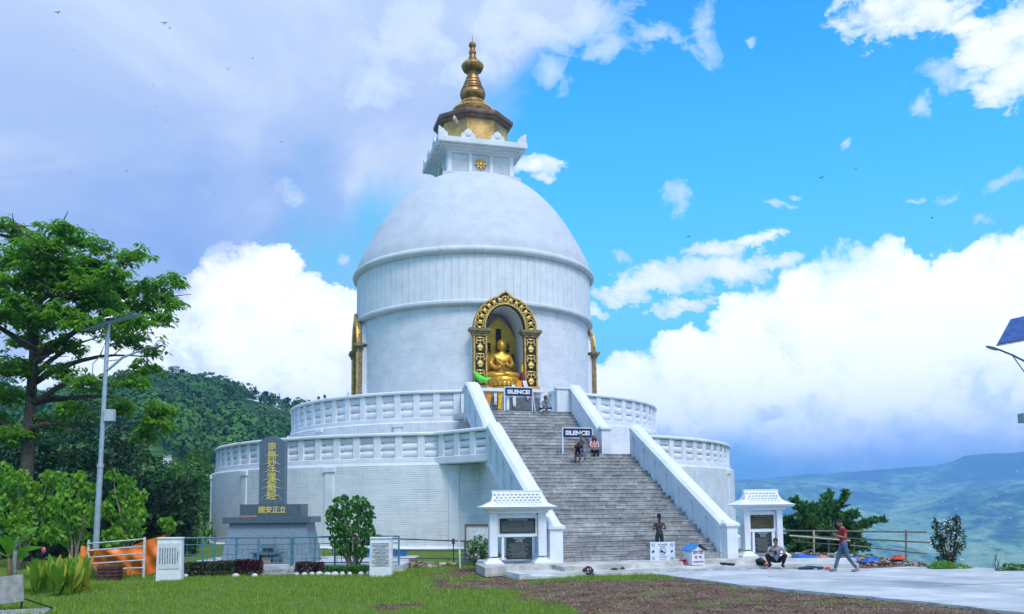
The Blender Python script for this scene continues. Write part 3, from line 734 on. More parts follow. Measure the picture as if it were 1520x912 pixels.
def make_niche(a, full):
    ni = thing('niche', (0, 0, 0), None, None); ni.parent = pagoda
    d_ = Vector((math.sin(a), -math.cos(a), 0)); n_ = Vector((math.cos(a), math.sin(a), 0))
    PF = 8.24 if full else 8.06                                 # front plane of the frame
    fr = lambda off: (d_*off, n_, UP, d_)
    # vault: inside surface
    ins = [(NHW+.04, NZ0)]+arch_pts(NHW+.04, 12.35, NZ1+.04)+[(-NHW-.04, NZ0)]
    mb = MB(); k = len(ins)
    vs = [d_*PF*.98+n_*u+UP*z for u, z in ins]+[d_*5.6+n_*u+UP*z for u, z in ins]
    mb.add(vs, [(i, k+i, k+i+1, i+1) for i in range(k-1)]+[(k-1, 2*k-1, k, 0), tuple(range(k, 2*k))]); mb.build('vault', inner_white, ni, smooth='auto')
    # black frame plate with gold borders (arch)
    outer = outer_pts(); inner = arch_pts(1.22, 12.72, 14.22)
    def band(o, i_, front, back, mat, name):
        m = len(o); pts_i = inner_resample(i_, m)
        mb = MB(); vs = []
        for off in (front, back):
            vs += [d_*off+n_*u+UP*z for u, z in o]; vs += [d_*off+n_*u+UP*z for u, z in pts_i]
        fs = []
        for j in range(m-1):
            fs += [(j, j+1, m+j+1, m+j), (2*m+j, 3*m+j, 3*m+j+1, 2*m+j+1), (j, 2*m+j, 2*m+j+1, j+1), (m+j, m+j+1, 3*m+j+1, 3*m+j)]
        fs += [(0, m, 3*m, 2*m), (m-1, 3*m-1, 4*m-1, 2*m-1)]
        mb.add(vs, fs); return mb.build(name, mat, ni)
    def inner_resample(pl, m):
        L = [0.0]
        for i in range(1, len(pl)): L.append(L[-1]+math.hypot(pl[i][0]-pl[i-1][0], pl[i][1]-pl[i-1][1]))
        out = []
        for j in range(m):
            s_ = L[-1]*j/(m-1); i = max(q for q in range(len(L)-1) if L[q] <= s_+1e-9); f = (s_-L[i])/(L[i+1]-L[i]); out.append((pl[i][0]+(pl[i+1][0]-pl[i][0])*f, pl[i][1]+(pl[i+1][1]-pl[i][1])*f))
        return out
    outer = inner_resample(outer, 49)
    def toward(o, i_, f): return [(p[0]+(q[0]-p[0])*f, p[1]+(q[1]-p[1])*f) for p, q in zip(o, i_)]
    ir = inner_resample(inner, 49)
    band(outer, inner, PF-.02, PF-.28, sg_m, 'arch_plate')
    band(toward(outer, ir, .03), toward(outer, ir, .97), PF, PF-.03, black, 'inlay')
    band(toward(outer, ir, .06), toward(outer, ir, .94), PF-.27, 7.2, plaster, 'arch_backing')
    band(outer, toward(outer, ir, .12), PF+.07, PF-.1, gold, 'outer_border')
    band(toward(outer, ir, .86), ir, PF+.06, PF-.1, gold, 'inner_border')
    # pilasters
    for sg in (-1, 1):
        mb = MB()
        def bx(u0, u1, z0, z1, o0, o1, mi=0):
            c = d_*((o0+o1)/2)+n_*(sg*(u0+u1)/2); mb.box((c.x, c.y, (z0+z1)/2), (u1-u0, o1-o0, z1-z0), rz=a, mi=mi)
        bx(1.14, 1.96, 9.35, 12.3, PF-.28, PF-.02, 2); bx(1.16, 1.94, 9.36, 12.29, PF-.03, PF, 0); bx(1.18, 1.92, 9.0, 12.5, 7.2, PF-.27, 4)
        bx(1.14, 1.24, 9.35, 12.3, PF-.05, PF+.06, 1); bx(1.86, 1.96, 9.35, 12.3, PF-.05, PF+.06, 1)
        bx(1.0, 2.1, 9.08, 9.22, PF-.32, PF+.14, 1); bx(1.06, 2.04, 9.22, 9.35, PF-.32, PF+.09, 1)
        bx(1.08, 2.02, 12.28, 12.42, PF-.30, PF+.10, 2); bx(1.0, 2.1, 12.42, 12.55, PF-.34, PF+.16, 2); bx(.92, 2.2, 12.55, 12.72, PF-.38, PF+.24, 2)
        for j in range(3):
            z = 9.42+j*.97; u = sg*1.55
            def E(du, dz, ru, rz_, ro=.07): mb.ell(d_*(PF+.02)+n_*(u+du)+UP*(z+dz), (ru, ro, rz_), 8, 6, rot=Matrix.Rotation(a, 3, 'Z'), mi=3)
            E(0, .08, .13, .06); E(0, .24, .20, .14); E(0, .40, .12, .05)
            def arc_(du, dz, r, t0, t1):
                pts = [d_*(PF+.03)+n_*(u+du+r*math.cos(t))+UP*(z+dz+r*math.sin(t)) for t in np.linspace(t0, t1, 7)]; mb.path(pts, .032, 6, mi=3)
            for s2 in (-1, 1):
                arc_(s2*.15, .52, .10, -1.2 if s2 > 0 else PI+1.2, 2.4 if s2 > 0 else PI-2.4)
                arc_(s2*.14, .74, .09, -2.0 if s2 > 0 else PI+2.0, 1.6 if s2 > 0 else PI-1.6)
            E(0, .60, .06, .12); E(0, .80, .17, .05)
        mb.build('pillar', [black, gold, sg_m, gold_b, plaster], ni, bevel=0)
    # scroll relief along the arch, wheel at the crown
    mid = toward(outer, ir, .49); mb = MB()
    L = inner_resample(mid, 15)
    for j, (u, z) in enumerate(L):
        if j == 7: continue
        c = d_*(PF+.02)+n_*u+UP*z; R_ = Matrix.Rotation(a, 3, 'Z')
        mb.ell(c, (.13, .06, .13), 8, 6, rot=R_)
        u2, z2 = L[min(j+1, 14)]; du, dz = u2-u, z2-z; l_ = math.hypot(du, dz) or 1; du, dz = du/l_, dz/l_
        for s2 in (-1, 1):
            pts = [d_*(PF+.03)+n_*(u+du*(.17+.1*math.cos(t))-dz*s2*(.12+.09*math.sin(t)))+UP*(z+dz*(.17+.1*math.cos(t))+du*s2*(.12+.09*math.sin(t))) for t in np.linspace(-.4, 3.8, 7)]
            mb.path(pts, .03, 6)
            mb.ell(c+n_*(-dz*s2*.22)+UP*(du*s2*.22), (.05, .05, .05), 6, 4)
    mb.build('scroll_relief', gold_b, ni, smooth=True)
    mb = MB(); c = d_*(PF+.05)+UP*14.47
    pts = [c+n_*.23*math.cos(t)+UP*.23*math.sin(t) for t in np.linspace(0, 2*PI, 25)]; mb.path(pts, .035, 6)
    for j in range(4): t = j*PI/4; v = n_*math.cos(t)*.23+UP*math.sin(t)*.23; mb.tube(c-v, c+v, .016, n=6)
    mb.ell(c, (.06, .05, .06), 8, 6); mb.build('dharma_wheel', gold_b, ni, smooth=True)
    return ni, d_, n_, PF
for i, a in enumerate(NICHE):
    ni, d_, n_, PF = make_niche(a, i == 0)
d_, n_ = dv, nv
# ---- mandorla and seated golden figure in the front niche
bt = thing('buddha_statue', AX+dv*6.95+nv*.08+UP*9.25, 'golden seated Buddha statue before a pointed gold backplate in the arched niche', 'statue', rz=AZ); bt.scale = (1.12, 1.12, 1.12)
mb = MB()
pl = [(-1.0, 0), (1.0, 0), (1.12, .9), (1.13, 1.9), (1.02, 2.8), (.74, 3.55), (.36, 4.0), (0, 4.35), (-.36, 4.0), (-.74, 3.55), (-1.02, 2.8), (-1.13, 1.9), (-1.12, .9)]
pl = [(u*1.03, z*.96) for u, z in pl]
mb.prism(pl, ((0, .62, 0), (1, 0, 0), (0, 0, 1), (0, -1, 0)), .12)
mb.build('backplate', M('backplate_gold', (.62, .38, .05), .42, .35, var=.25, scale=2.0, bumpd=.004), bt, bevel=.03)
mb = MB(); T = ((0, .605, 3.55), (1, 0, 0), (0, 0, 1), (0, -1, 0))
mb.text('南\n無\n妙\n法\n蓮', ((0, .60, 2.85), (1, 0, 0), (0, 0, 1), (0, -1, 0)), .36, .02, bold=.012, spacing=.62)
for u, zz, txt in ((-.55, 2.35, '安\n立\n行'), (.5, 2.4, '上\n行\n淨'), (-.8, 1.7, '多\n寶\n佛'), (.78, 1.8, '大\n菩\n薩')):
    mb.text(txt, ((u, .60, zz), (1, 0, 0), (0, 0, 1), (0, -1, 0)), .27, .02, bold=.010, spacing=.7)
mb.build('backplate_lettering', black, bt)
def skin_mesh(chains, sub=2):
    """chains: list of lists of (x,y,z,r); the first point of a later chain may be an index into all points"""
    bm = bmesh.new(); pts = []; rad = []
    for ch in chains:
        prev = None
        for p in ch:
            if isinstance(p, int): prev = pts[p]; continue
            v = bm.verts.new(p[:3]); pts.append(v); rad.append(p[3])
            if prev is not None: bm.edges.new((prev, v))
            prev = v
    me = bpy.data.meshes.new('tmp'); bm.verts.ensure_lookup_table(); bm.to_mesh(me); bm.free()
    o = bpy.data.objects.new('tmp', me); COL.objects.link(o)
    sk = o.modifiers.new('s', 'SKIN'); sk.use_smooth_shade = True
    for i, d in enumerate(me.skin_vertices[0].data):
        r = rad[i]; d.radius = (r, r) if not hasattr(r, '__len__') else r; d.use_root = (i == 0)
    ss = o.modifiers.new('u', 'SUBSURF'); ss.levels = sub; ss.render_levels = sub
    dg = bpy.context.evaluated_depsgraph_get(); m2 = bpy.data.meshes.new_from_object(o.evaluated_get(dg))
    V = [tuple(v.co) for v in m2.vertices]; Fc = [tuple(p.vertices) for p in m2.polygons]
    bpy.data.objects.remove(o); bpy.data.meshes.remove(me); bpy.data.meshes.remove(m2)
    return V, Fc
mb = MB(); z0 = .62
V, Fc = skin_mesh([[(0, .05, z0+.20, .40), (0, .05, z0+.55, .34), (0, .03, z0+.95, .42), (0, .03, z0+1.25, .30), (0, .02, z0+1.42, .13), (0, -.02, z0+1.56, .14)],
                   [3, (-.42, .05, z0+1.20, .17), (-.62, .02, z0+.78, .155), (-.40, -.35, z0+.50, .12), (-.12, -.48, z0+.62, .09)],
                   [3, (.42, .05, z0+1.20, .17), (.62, .02, z0+.78, .155), (.38, -.35, z0+.62, .12), (.10, -.46, z0+.80, .09)],
                   [0, (-.42, -.10, z0+.14, .24), (-.86, -.38, z0+.12, .20), (-.40, -.62, z0+.10, .16), (.05, -.66, z0+.12, .12)],
                   [0, (.42, -.10, z0+.14, .24), (.86, -.38, z0+.12, .20), (.40, -.66, z0+.14, .16), (-.05, -.70, z0+.22, .11)]], 2)
mb.add(V, Fc); mb.build('body', M('statue_gold', (.72, .42, .06), .36, .4, var=.15, scale=3, bumpd=.003), bt, smooth=True)
g2 = MATS['statue_gold']
mb = MB(); hc = Vector((0, -.02, z0+1.78))
mb.ell(hc, (.21, .23, .28), 20, 14); mb.ell(hc+Vector((0, .02, .26)), (.11, .12, .12), 12, 8)
mb.ell(hc+Vector((0, -.23, -.03)), (.03, .05, .07), 8, 6)
for s2 in (-1, 1): mb.ell(hc+Vector((s2*.22, 0, -.05)), (.03, .05, .14), 8, 6); mb.ell(hc+Vector((s2*.08, -.205, .03)), (.05, .02, .016), 8, 4)
mb.ell(hc+Vector((0, -.21, -.13)), (.06, .03, .02), 8, 4)
mb.build('head', g2, bt, smooth=True)
mb = MB(); mb.ell(hc+Vector((0, .03, .08)), (.235, .235, .26), 20, 12)
for i in range(90):
    u = rand_unit(1)[0]; u[2] = abs(u[2])
    if u[1] < -.55 and u[2] < .6: continue
    mb.ell(hc+Vector((u[0]*.235, .03+u[1]*.235, .08+u[2]*.26)), (.03, .03, .03), 6, 4)
mb.build('hair', M('hair_gold', (.5, .30, .05), .45, .4, var=.3), bt, smooth=True)
mb = MB()
for s2 in (-1, 1):
    hz = z0+(.80 if s2 > 0 else .62)
    for k in range(5):
        x0 = s2*(.06-.0*k)+(k-2)*.028; pts = [(x0, -.48, hz), (x0-s2*.06, -.55, hz+.06+.01*k), (x0-s2*.11, -.58, hz+.13)]
        mb.path(pts, [.026, .022, .014], 6)
mb.build('fingers', g2, bt, smooth=True)
mb = MB()
for k in range(7): t = -1.0+k*.33; mb.path([(-.5+.06*k, .02-.35, z0+1.15-.02*k), (-.15+.03*k, -.40, z0+.75-.05*k), (.2+.05*k, -.34, z0+.55-.03*k)], .014, 5)
for k in range(5): mb.path([(-.75+.05*k, -.50-.03*k, z0+.22-.03*k), (0, -.80+.02*k, z0+.16-.03*k), (.75-.05*k, -.50-.03*k, z0+.22-.03*k)], .016, 5)
mb.build('robe_folds', g2, bt, smooth=True)
mb = MB(); mb.lathe([(.76, 0), (.80, .08), (.69, .16), (.73, .24), (.85, .34), (.90, .48), (.85, .60), (.6, .64), (0, .64)], c=(0, -.2, 0), n=40)
for r_, z, hgt in ((.85, .42, .2), (.83, .24, .16)):
    for i in range(22):
        t = 2*PI*i/22+(.14 if hgt < .2 else 0); mb.ell((r_*math.sin(t), -.2-r_*math.cos(t), z), (.11, .07, hgt*.8), 8, 6, rot=Matrix.Rotation(t, 3, 'Z'))
mb.build('lotus_throne', g2, bt, smooth='auto')
# ---- altar below the niche
al = thing('altar', AX+dv*8.3+UP*ZU, 'white stepped altar with dark recesses below the golden statue', 'altar', rz=AZ)
mb = MB(); mb.box((0, .1, .12), (4.6, 2.4, .24)); mb.box((0, .45, 1.0), (4.1, 1.5, 1.55)); mb.box((0, .3, 1.86), (4.3, 1.8, .18)); mb.box((0, .2, .34), (4.3, 2.0, .2))
mb.build('block', plaster, al, bevel=.02)
mb = MB()
for s2 in (-1.02, 1.02): mb.box((s2, -.33, 1.10), (1.85, .06, .72))
mb.build('recess_panel', M('dark_glass', (.12, .13, .15), .3, var=.3), al)
mb = MB(); mb.box((0, -.34, .60), (3.9, .05, .24)); mb.build('lower_recess', black, al)
mb = MB()
for k in range(11):
    x = -1.75+k*.35; hgt = rng.uniform(.14, .26); mb.box((x, -.42, .44+hgt/2), (rng.uniform(.1, .2), .1, hgt), mi=rng.randrange(3))
mb.build('offering_row', [M('terracotta', (.35, .12, .05), .8), M('brass_pot', (.45, .30, .1), .4, .5), M('cream_box', (.5, .42, .3), .8)], al)
def drape(name, cx, w, ztop, zbot, y, mat, label, cat='cloth', group=None, lean=0.0, seed=0):
    """hanging cloth with folds, standing off the altar front"""
    R_ = random.Random(seed); nu, nz = 16, 14; V = []; 
    for side in (0, 1):
        for j in range(nz+1):
            f = j/nz; z = ztop+(zbot-ztop)*f; ww = w*(1-.35*f+.12*math.sin(f*5+seed))
            for i in range(nu+1):
                u = i/nu-.5; V.append((cx+u*ww+lean*f, y-.03*math.sin(u*26+seed)-.05*math.sin(f*PI)-.03+side*.015, z+.05*math.sin(u*9+seed)*f))
    n1 = nu+1; N = n1*(nz+1); Fs = []
    for j in range(nz):
        for i in range(nu):
            q = j*n1+i; Fs += [(q, q+1, q+n1+1, q+n1), (N+q, N+q+n1, N+q+n1+1, N+q+1)]
    for i in range(nu): Fs += [(i, N+i, N+i+1, i+1), (nz*n1+i, nz*n1+i+1, N+nz*n1+i+1, N+nz*n1+i)]
    for j in range(nz): Fs += [(j*n1, (j+1)*n1, N+(j+1)*n1, N+j*n1), (j*n1+nu, N+j*n1+nu, N+(j+1)*n1+nu, (j+1)*n1+nu)]
    mb = MB()
    for v in V: pass
    base = AX+dv*8.3+UP*ZU; Rz = Matrix.Rotation(AZ, 3, 'Z')
    mb.add([Rz @ Vector(v) for v in V], Fs); o = mb.build(name, mat, None, smooth=True); o.location = base
    tag(o, label, cat, group); return o
orange = M('orange_cloth', (.80, .34, .03), .8, var=.2); yellow = M('yellow_cloth', (.78, .50, .03), .8, var=.2); whitec = M('white_cloth', (.75, .75, .72), .85); green = M('green_cloth', (.12, .75, .08), .8); rosec = M('pink_cloth', (.55, .28, .33), .85)
drape('hanging_cloth', -1.12, .34, 2.05, .72, -.40, orange, 'orange scarf hanging left on the altar front', seed=1, lean=-.15)
drape('hanging_cloth', -.48, .30, 2.0, .72, -.42, yellow, 'yellow scarf hanging beside the orange one on the altar', seed=2, lean=-.08)
drape('hanging_cloth', -.80, .22, 1.75, 1.0, -.47, whitec, 'short white scarf between the orange and yellow ones', seed=3)
drape('hanging_cloth', .32, .24, 2.2, .9, -.42, whitec, 'narrow white scarf at the middle of the altar front', seed=4, lean=.05)
drape('hanging_cloth', .62, .36, 2.45, 1.75, -.50, orange, 'small orange cloth bunched under the statue base', seed=5)
drape('hanging_cloth', .98, .26, 2.45, 1.35, -.45, whitec, 'white scarf at the right end of the altar front', seed=6, lean=.2)
drape('hanging_cloth', 1.45, .6, 2.0, 1.45, -.40, rosec, 'dusty pink cloth lying over the right corner of the altar', seed=8)
mb = MB(); mb.path([(-2.0, -.35, 2.95), (-1.7, -.5, 2.55), (-1.35, -.55, 2.42), (-1.0, -.45, 2.62)], [.05, .2, .16, .04], 10)
o = mb.build('green_sash', green, None, smooth=True); o.location = AX+dv*8.1+UP*ZU; o.rotation_euler = (0, 0, AZ); tag(o, 'bright green sash draped at the left foot of the statue', 'cloth')
def vase(loc, label, flowers, h=.45):
    r_ = thing('flower_vase', loc, label, 'vase')
    m = MB(); m.lathe([(.08, 0), (.13, .05), (.15, h*.4), (.09, h*.8), (.12, h), (0, h)], n=16); m.build('vase_body', M('glazed_vase', (.4, .42, .4), .35), r_, smooth=True)
    m = MB()
    for i in range(40): u = rand_unit(1)[0]; m.ell((u[0]*.2, u[1]*.2, h+.2+u[2]*.2), (.05, .05, .05), 6, 4, mi=i % 2)
    m.build('blossoms', flowers, r_, smooth=True); return r_
vase(AX+S(8.05, -1.35, ZU+1.96), 'vase of dark red flowers left of the golden statue', [M('red_petals', (.30, .05, .04), .7), M('dark_leaves', (.04, .09, .03), .6)])
vase(AX+S(8.05, 1.30, ZU+1.96), 'vase of pale grey green sprigs right of the golden statue', [M('grey_sprigs', (.22, .26, .22), .7), M('dark_leaves', (.04, .09, .03), .6)])
# flag poles on the niche side
mb = MB(); b_ = AX+S(8.22, 1.02, ZU+1.95)
rt = thing('flag_pole', b_, 'thin pole with furled red and yellow flags at the right pillar of the front niche', 'flag pole')
mb.tube((0, 0, 0), (0, 0, 1.7), .02); mb.build('pole', M('dark_pole', (.1, .07, .05), .6), rt)
mb = MB(); mb.path([(0, -.03, 1.4), (.03, -.06, 1.0), (.05, -.06, .6), (.03, -.05, .2)], [.03, .10, .12, .04], 8, mi=0); mb.path([(0, -.06, 1.55), (-.02, -.09, 1.2), (0, -.1, .95)], [.02, .07, .02], 8, mi=1)
mb.build('furled_flag', [M('dark_red_cloth', (.28, .03, .04), .85), yellow], rt, smooth=True)
rt2 = thing('flag_pole', AX+Vector((math.sin(AZ-PI/2), -math.cos(AZ-PI/2), 0))*8.5+UP*ZU, 'red and white flags standing at the left side niche behind the parapet', 'flag pole')
mb = MB(); mb.tube((0, 0, 0), (0, 0, 2.6), .025); mb.build('pole', MATS['dark_pole'], rt2)
mb = MB(); mb.path([(0, 0, 2.4), (-.03, -.08, 2.0), (.0, -.1, 1.6)], [.03, .16, .1], 8, mi=0); mb.path([(0, 0, 2.7), (0, -.08, 2.4), (.02, -.1, 2.1)], [.02, .11, .05], 8, mi=1)
mb.build('furled_flag', [M('scarlet_cloth', (.50, .06, .04), .85), whitec], rt2, smooth=True)
# ---- sign trestles on the stairs
navy = M('navy_paint', (.012, .022, .12), .5, var=.1); white_metal = M('white_metal', (.75, .76, .78), .45, .2, var=.08); white_lett = M('white_lettering', (.82, .82, .82), .6, var=.03, bumpd=0)
def trestle(L, s_, z, label):
    r_ = thing('silence_sign', AX+S(L, s_, z), label, 'sign', 'trestle signs on the stairs', rz=AZ)
    m = MB(); w = .78
    for x in (-w, w): m.box((x*.94, -.02, .62), (.05, .05, 1.24)); m.tube((x*1.06, -.22, 0), (x*.94, -.03, 1.22), .022); m.tube((x*1.06, .30, 0), (x*.94, .0, 1.22), .022); m.tube((x*1.04, -.2, .32), (x*1.04, .22, .32), .012)
    m.box((0, -.02, 1.24), (2*w*.94+.05, .05, .045))
    m.build('frame', white_metal, r_)
    m = MB(); m.box((0, -.05, 1.0), (1.42, .025, .42)); m.build('sign_panel', navy, r_, bevel=.004)
    m = MB(); m.text('SILENCE!', ((0, -.066, .99), (1, 0, 0), (0, 0, 1), (0, -1, 0)), .27, .006, bold=.012, width=1.22); m.build('lettering', white_lett, r_)
    return r_
trestle(14.55, -1.05, ZU, 'white trestle with navy SILENCE board at the top of the stairs by the altar')
trestle(18.62, .66, ZL, 'white trestle with navy SILENCE board on the middle landing beside seated people')
# ------------------------------------------------------------------ ground, road, valley, hill, mountain
def sstep(x, a, b):
    t = np.clip((np.asarray(x, float)-a)/(b-a), 0, 1); return t*t*(3-2*t)
def fbm(x, y, scale, octs=5, seed=0.0):
    """value noise on numpy arrays"""
    x = np.asarray(x, float)/scale+seed*17.3; y = np.asarray(y, float)/scale+seed*9.1; out = 0; amp = .5
    for k in range(octs):
        xi = np.floor(x).astype(np.int64); yi = np.floor(y).astype(np.int64); fx = x-xi; fy = y-yi; fx = fx*fx*(3-2*fx); fy = fy*fy*(3-2*fy)
        def h(a, b):
            n = (a*374761393+b*668265263+k*974711) & 0x7fffffff; n = (n ^ (n >> 13))*1274126177 & 0x7fffffff; return ((n ^ (n >> 16)) & 0xffff)/65535.0
        out = out+amp*((h(xi, yi)*(1-fx)+h(xi+1, yi)*fx)*(1-fy)+(h(xi, yi+1)*(1-fx)+h(xi+1, yi+1)*fx)*fy); x = x*2.03+5.1; y = y*2.03+3.7; amp *= .5
    return out                                      # ~0..1
# road outline on the ground (world x, y), read from the photo's two kerb lines
ROAD = [G(*q)[:2] for q in ((968, 854.5), (1010, 860), (1100, 871), (1200, 881), (1330, 893.5), (1420, 903), (1540, 917))]+[(13.5, 14), (24, 14), (22, 27.8)]+[G(*q)[:2] for q in ((1520, 850), (1460, 846), (1400, 844), (1345, 844), (1290, 847), (1200, 846.5), (1130, 846.5), (1040, 848), (985, 851))]
def in_poly(x, y, poly):
    x = np.asarray(x, float); y = np.asarray(y, float); ins = np.zeros(x.shape, bool); n = len(poly)
    for i in range(n):
        x1, y1 = poly[i]; x2, y2 = poly[(i+1) % n]
        c = ((y1 > y) != (y2 > y)) & (x < (x2-x1)*(y-y1)/((y2-y1) or 1e-9)+x1); ins ^= c
    return ins
def edge_dist(x, y, poly):
    d = np.full(np.shape(x), 1e9); n = len(poly)
    for i in range(n):
        x1, y1 = poly[i]; x2, y2 = poly[(i+1) % n]; vx, vy = x2-x1, y2-y1; L = vx*vx+vy*vy+1e-9
        t = np.clip(((x-x1)*vx+(y-y1)*vy)/L, 0, 1); d = np.minimum(d, np.hypot(x-x1-t*vx, y-y1-t*vy))
    return d
def plateau(x, y):
    """metres outside the level hilltop (0 inside)"""
    # right and back-right edge runs diagonally behind the road and the right tablet
    ex = np.asarray(x, float); ey = np.asarray(y, float)
    d1 = (ey-(31.4+(15.5-ex)*.62))*.85                      # beyond the edge when positive
    d1 = np.where(ex < 11.2, np.where(ey > 40, np.maximum((np.hypot(ex-AX.x, ey-AX.y)-21.5), -5), -5), d1)
    d1 = np.where(ex > 15.5, (ey-(31.4-(ex-15.5)*1.15))*.65, d1)
    d2 = (-19-ex)*1.0 - 12                                   # far left stays land
    d3 = ey-86
    d4 = np.where(ex < -8, -5, d3)
    return np.maximum(np.maximum(d1*(ex > -2), d4), 0*ex)
def gz(x, y):
    x = np.asarray(x, float); y = np.asarray(y, float)
    z = .30*sstep(y, 31, 41)*(1-sstep(x, 2, 8)*.3) + (fbm(x, y, 3.2, 4)-.5)*.10*(1-road_w(x, y))
    z = z + .5*sstep(-x, 16, 26)*0
    o = plateau(x, y); z = z-np.where(o > 0, np.minimum(o*.72, 360)*sstep(o, 0, 1.5)+o*0, 0)
    z = z+np.where(o > 3, (fbm(x, y, 30, 5, 3)-.5)*np.minimum(o*.15, 40), 0)
    # the ground behind the camera's left rises gently into the hill side
    z = z+np.where(y > 50, 1, 0)*0
    return z
def road_w(x, y):
    return in_poly(x, y, ROAD)*1.0
def soil_w(x, y):
    """1 = bare brown earth with litter, 0 = grass (near the camera)"""
    n = fbm(x, y, 1.3, 5, 1); n2 = fbm(x, y, .45, 3, 4)
    edge = -4.2+(y-20.5)*.02
    pts = [(-2.9, 31.5), (-2.6, 29.6), (-1.0, 28.4), (3.2, 28.4), (6.3, 28.0)]
    xc = x-(-1.3+(29-y)*.30); s = sstep(xc, -1.2, 1.2)*(1-sstep(y+.25*np.sin(x*2.1), 27.0, 27.7)*sstep(x, .6, 1.6)*(x < 5.9))
    s = np.maximum(s, .75*sstep(x, -3.6, -1.8)*sstep(y, 24.2, 25.6)*(1-sstep(y, 30.0, 32.5))*(x < 1))
    s = np.maximum(s, .62*sstep(-np.hypot((x+2.6)/.7, (y-21.2)/2.0), -1.5, -.4))
    s = np.where(x > 5.5, np.maximum(s, 1), s)
    return np.clip(sstep(s*1.0+(n-.5)*1.5+(n2-.5)*.4, .40, .62), 0, 1)*(y < 33)
def make_ground_mat():
    m, t, b = principled('hilltop_ground', (.2, .2, .1), .95, 0, .15)
    at = t.new('ShaderNodeAttribute', attribute_name='cover'); r, g, bb = [q for q in t.new('ShaderNodeSeparateColor').outputs]
    sc = t.n[-1]; t.l.new(at.outputs['Color'], sc.inputs[0]); r, g, bb = sc.outputs
    o = t.new('ShaderNodeTexCoord').outputs['Object']
    n1 = t.noise(o, 1.2, 6, .6); n2 = t.noise(o, 11, 6, .7); n3 = t.noise(o, 45, 4, .7)
    grass = t.mix(n1, (.07, .15, .016), (.16, .26, .035)); grass = t.mix(t.mapr(n2, .45, .7), grass, (.20, .23, .06))
    soil = t.mix(t.mapr(n1, .35, .65), (.15, .085, .055), (.30, .20, .135)); soil = t.mix(t.mapr(n2, .48, .66), soil, (.07, .035, .026)); soil = t.mix(t.math('MULTIPLY', t.mapr(t.noise(o, .6, 5, .6), .5, .62), .45), soil, (.17, .20, .06)); soil = t.mix(t.mapr(n3, .66, .76), soil, (.42, .36, .29))
    c = t.mix(r, grass, soil)
    far = t.mix(t.mapr(t.noise(o, .05, 8, .65), .4, .62), (.045, .10, .03), (.12, .19, .05))
    c = t.mix(g, c, far)
    t.l.new(c, b.inputs['Base Color']); bump(t, b, t.math('ADD', n2, t.math('MULTIPLY', n3, .5)), .05)
    return m
ground_mat = make_ground_mat()
def polar_sheet(name, azs, rs, hfun, mat, cover=None, kind='structure', mask=None):
    A, R_ = np.meshgrid(azs, rs); X = R_*np.sin(A); Y = R_*np.cos(A); Z = hfun(X, Y)
    V = np.stack([X, Y, Z], -1).reshape(-1, 3); nr_, na_ = A.shape
    i = np.arange(nr_-1)[:, None]*na_+np.arange(na_-1)[None, :]
    Fq = np.stack([i, i+1, i+na_+1, i+na_], -1).reshape(-1, 4)[:, ::-1]
    o = fast_mesh(name, V, Fq, mat, smooth=True); tag(o, kind=kind)
    if cover is not None:
        ca = o.data.color_attributes.new('cover', 'FLOAT_COLOR', 'POINT'); arr = cover(X.ravel(), Y.ravel(), Z.ravel()); ca.data.foreach_set('color', arr.astype(np.float32).ravel())
    return o
azs = np.concatenate([np.linspace(-PI, -.62, 60)[:-1], np.linspace(-.62, .62, 420), np.linspace(.62, PI, 60)[1:]])
rs = np.concatenate([np.linspace(.5, 16, 30)[:-1], np.linspace(16, 36, 170)[:-1], np.linspace(36, 100, 110)[:-1], np.geomspace(100, 40000, 110)])
def cover(x, y, z):
    s = np.where(y > 5, soil_w(x, y), .2); far = sstep(plateau(x, y), 2, 9); far = np.maximum(far, sstep(y, 60, 90))
    return np.stack([s, far, 0*s, 0*s+1], 1)
ground = polar_sheet('ground', azs, rs, gz, ground_mat, cover)
# ---- concrete road sheet laid 3 cm over the ground, with its own thickness
def sheet(name, poly, z, thick, mat, kind='structure', nrefine=0, parent=None):
    mb = MB(); mb.prism(poly, ((0, 0, z), (1, 0, 0), (0, 1, 0), (0, 0, 1)), thick); o = mb.build(name, mat, parent); 
    if kind: tag(o, kind=kind)
    return o
def road_mat():
    m, t, b = principled('road_concrete', (.45, .45, .44), .8, 0, .25)
    o = t.new('ShaderNodeTexCoord').outputs['Object']
    n = t.noise(o, .9, 7, .65, .3); n2 = t.noise(o, 14, 6, .7); st = t.noise(t.vmath('MULTIPLY', o, (.35, 2.2, 1)), 1.6, 5, .6)
    c = t.mix(t.mapr(n, .3, .7), (.47, .485, .48), (.62, .63, .62)); c = t.mix(t.math('MULTIPLY', t.mapr(st, .50, .68), .8), c, (.34, .34, .33)); c = t.mix(t.mapr(n2, .58, .72), c, (.33, .31, .28))
    n5_ = t.noise(o, .35, 4, .6); c = t.mix(1.0, c, t.ramp(n5_, [(.35, .78), (.6, 1.08)]), 'MULTIPLY')
    t.l.new(c, b.inputs['Base Color']); bump(t, b, n2, .01); return m
road_m = road_mat()
def wobble(poly, amp, step=.35, seed=0):
    out = []; n = len(poly)
    for i in range(n):
        a = Vector((*poly[i][:2], 0)); b = Vector((*poly[(i+1) % n][:2], 0)); k = max(1, int((b-a).length/step))
        for j in range(k):
            p = a.lerp(b, j/k); w = (b-a).normalized(); o_ = mnoise.noise(Vector((p.x*1.3, p.y*1.3, seed)))*amp+mnoise.noise(Vector((p.x*5, p.y*5, seed)))*amp*.3
            out.append((p.x-w.y*o_, p.y+w.x*o_))
    return out
sheet('road', wobble(ROAD, .16), .065, .12, road_m)
crack = M('road_joint', (.2, .2, .19), .9)
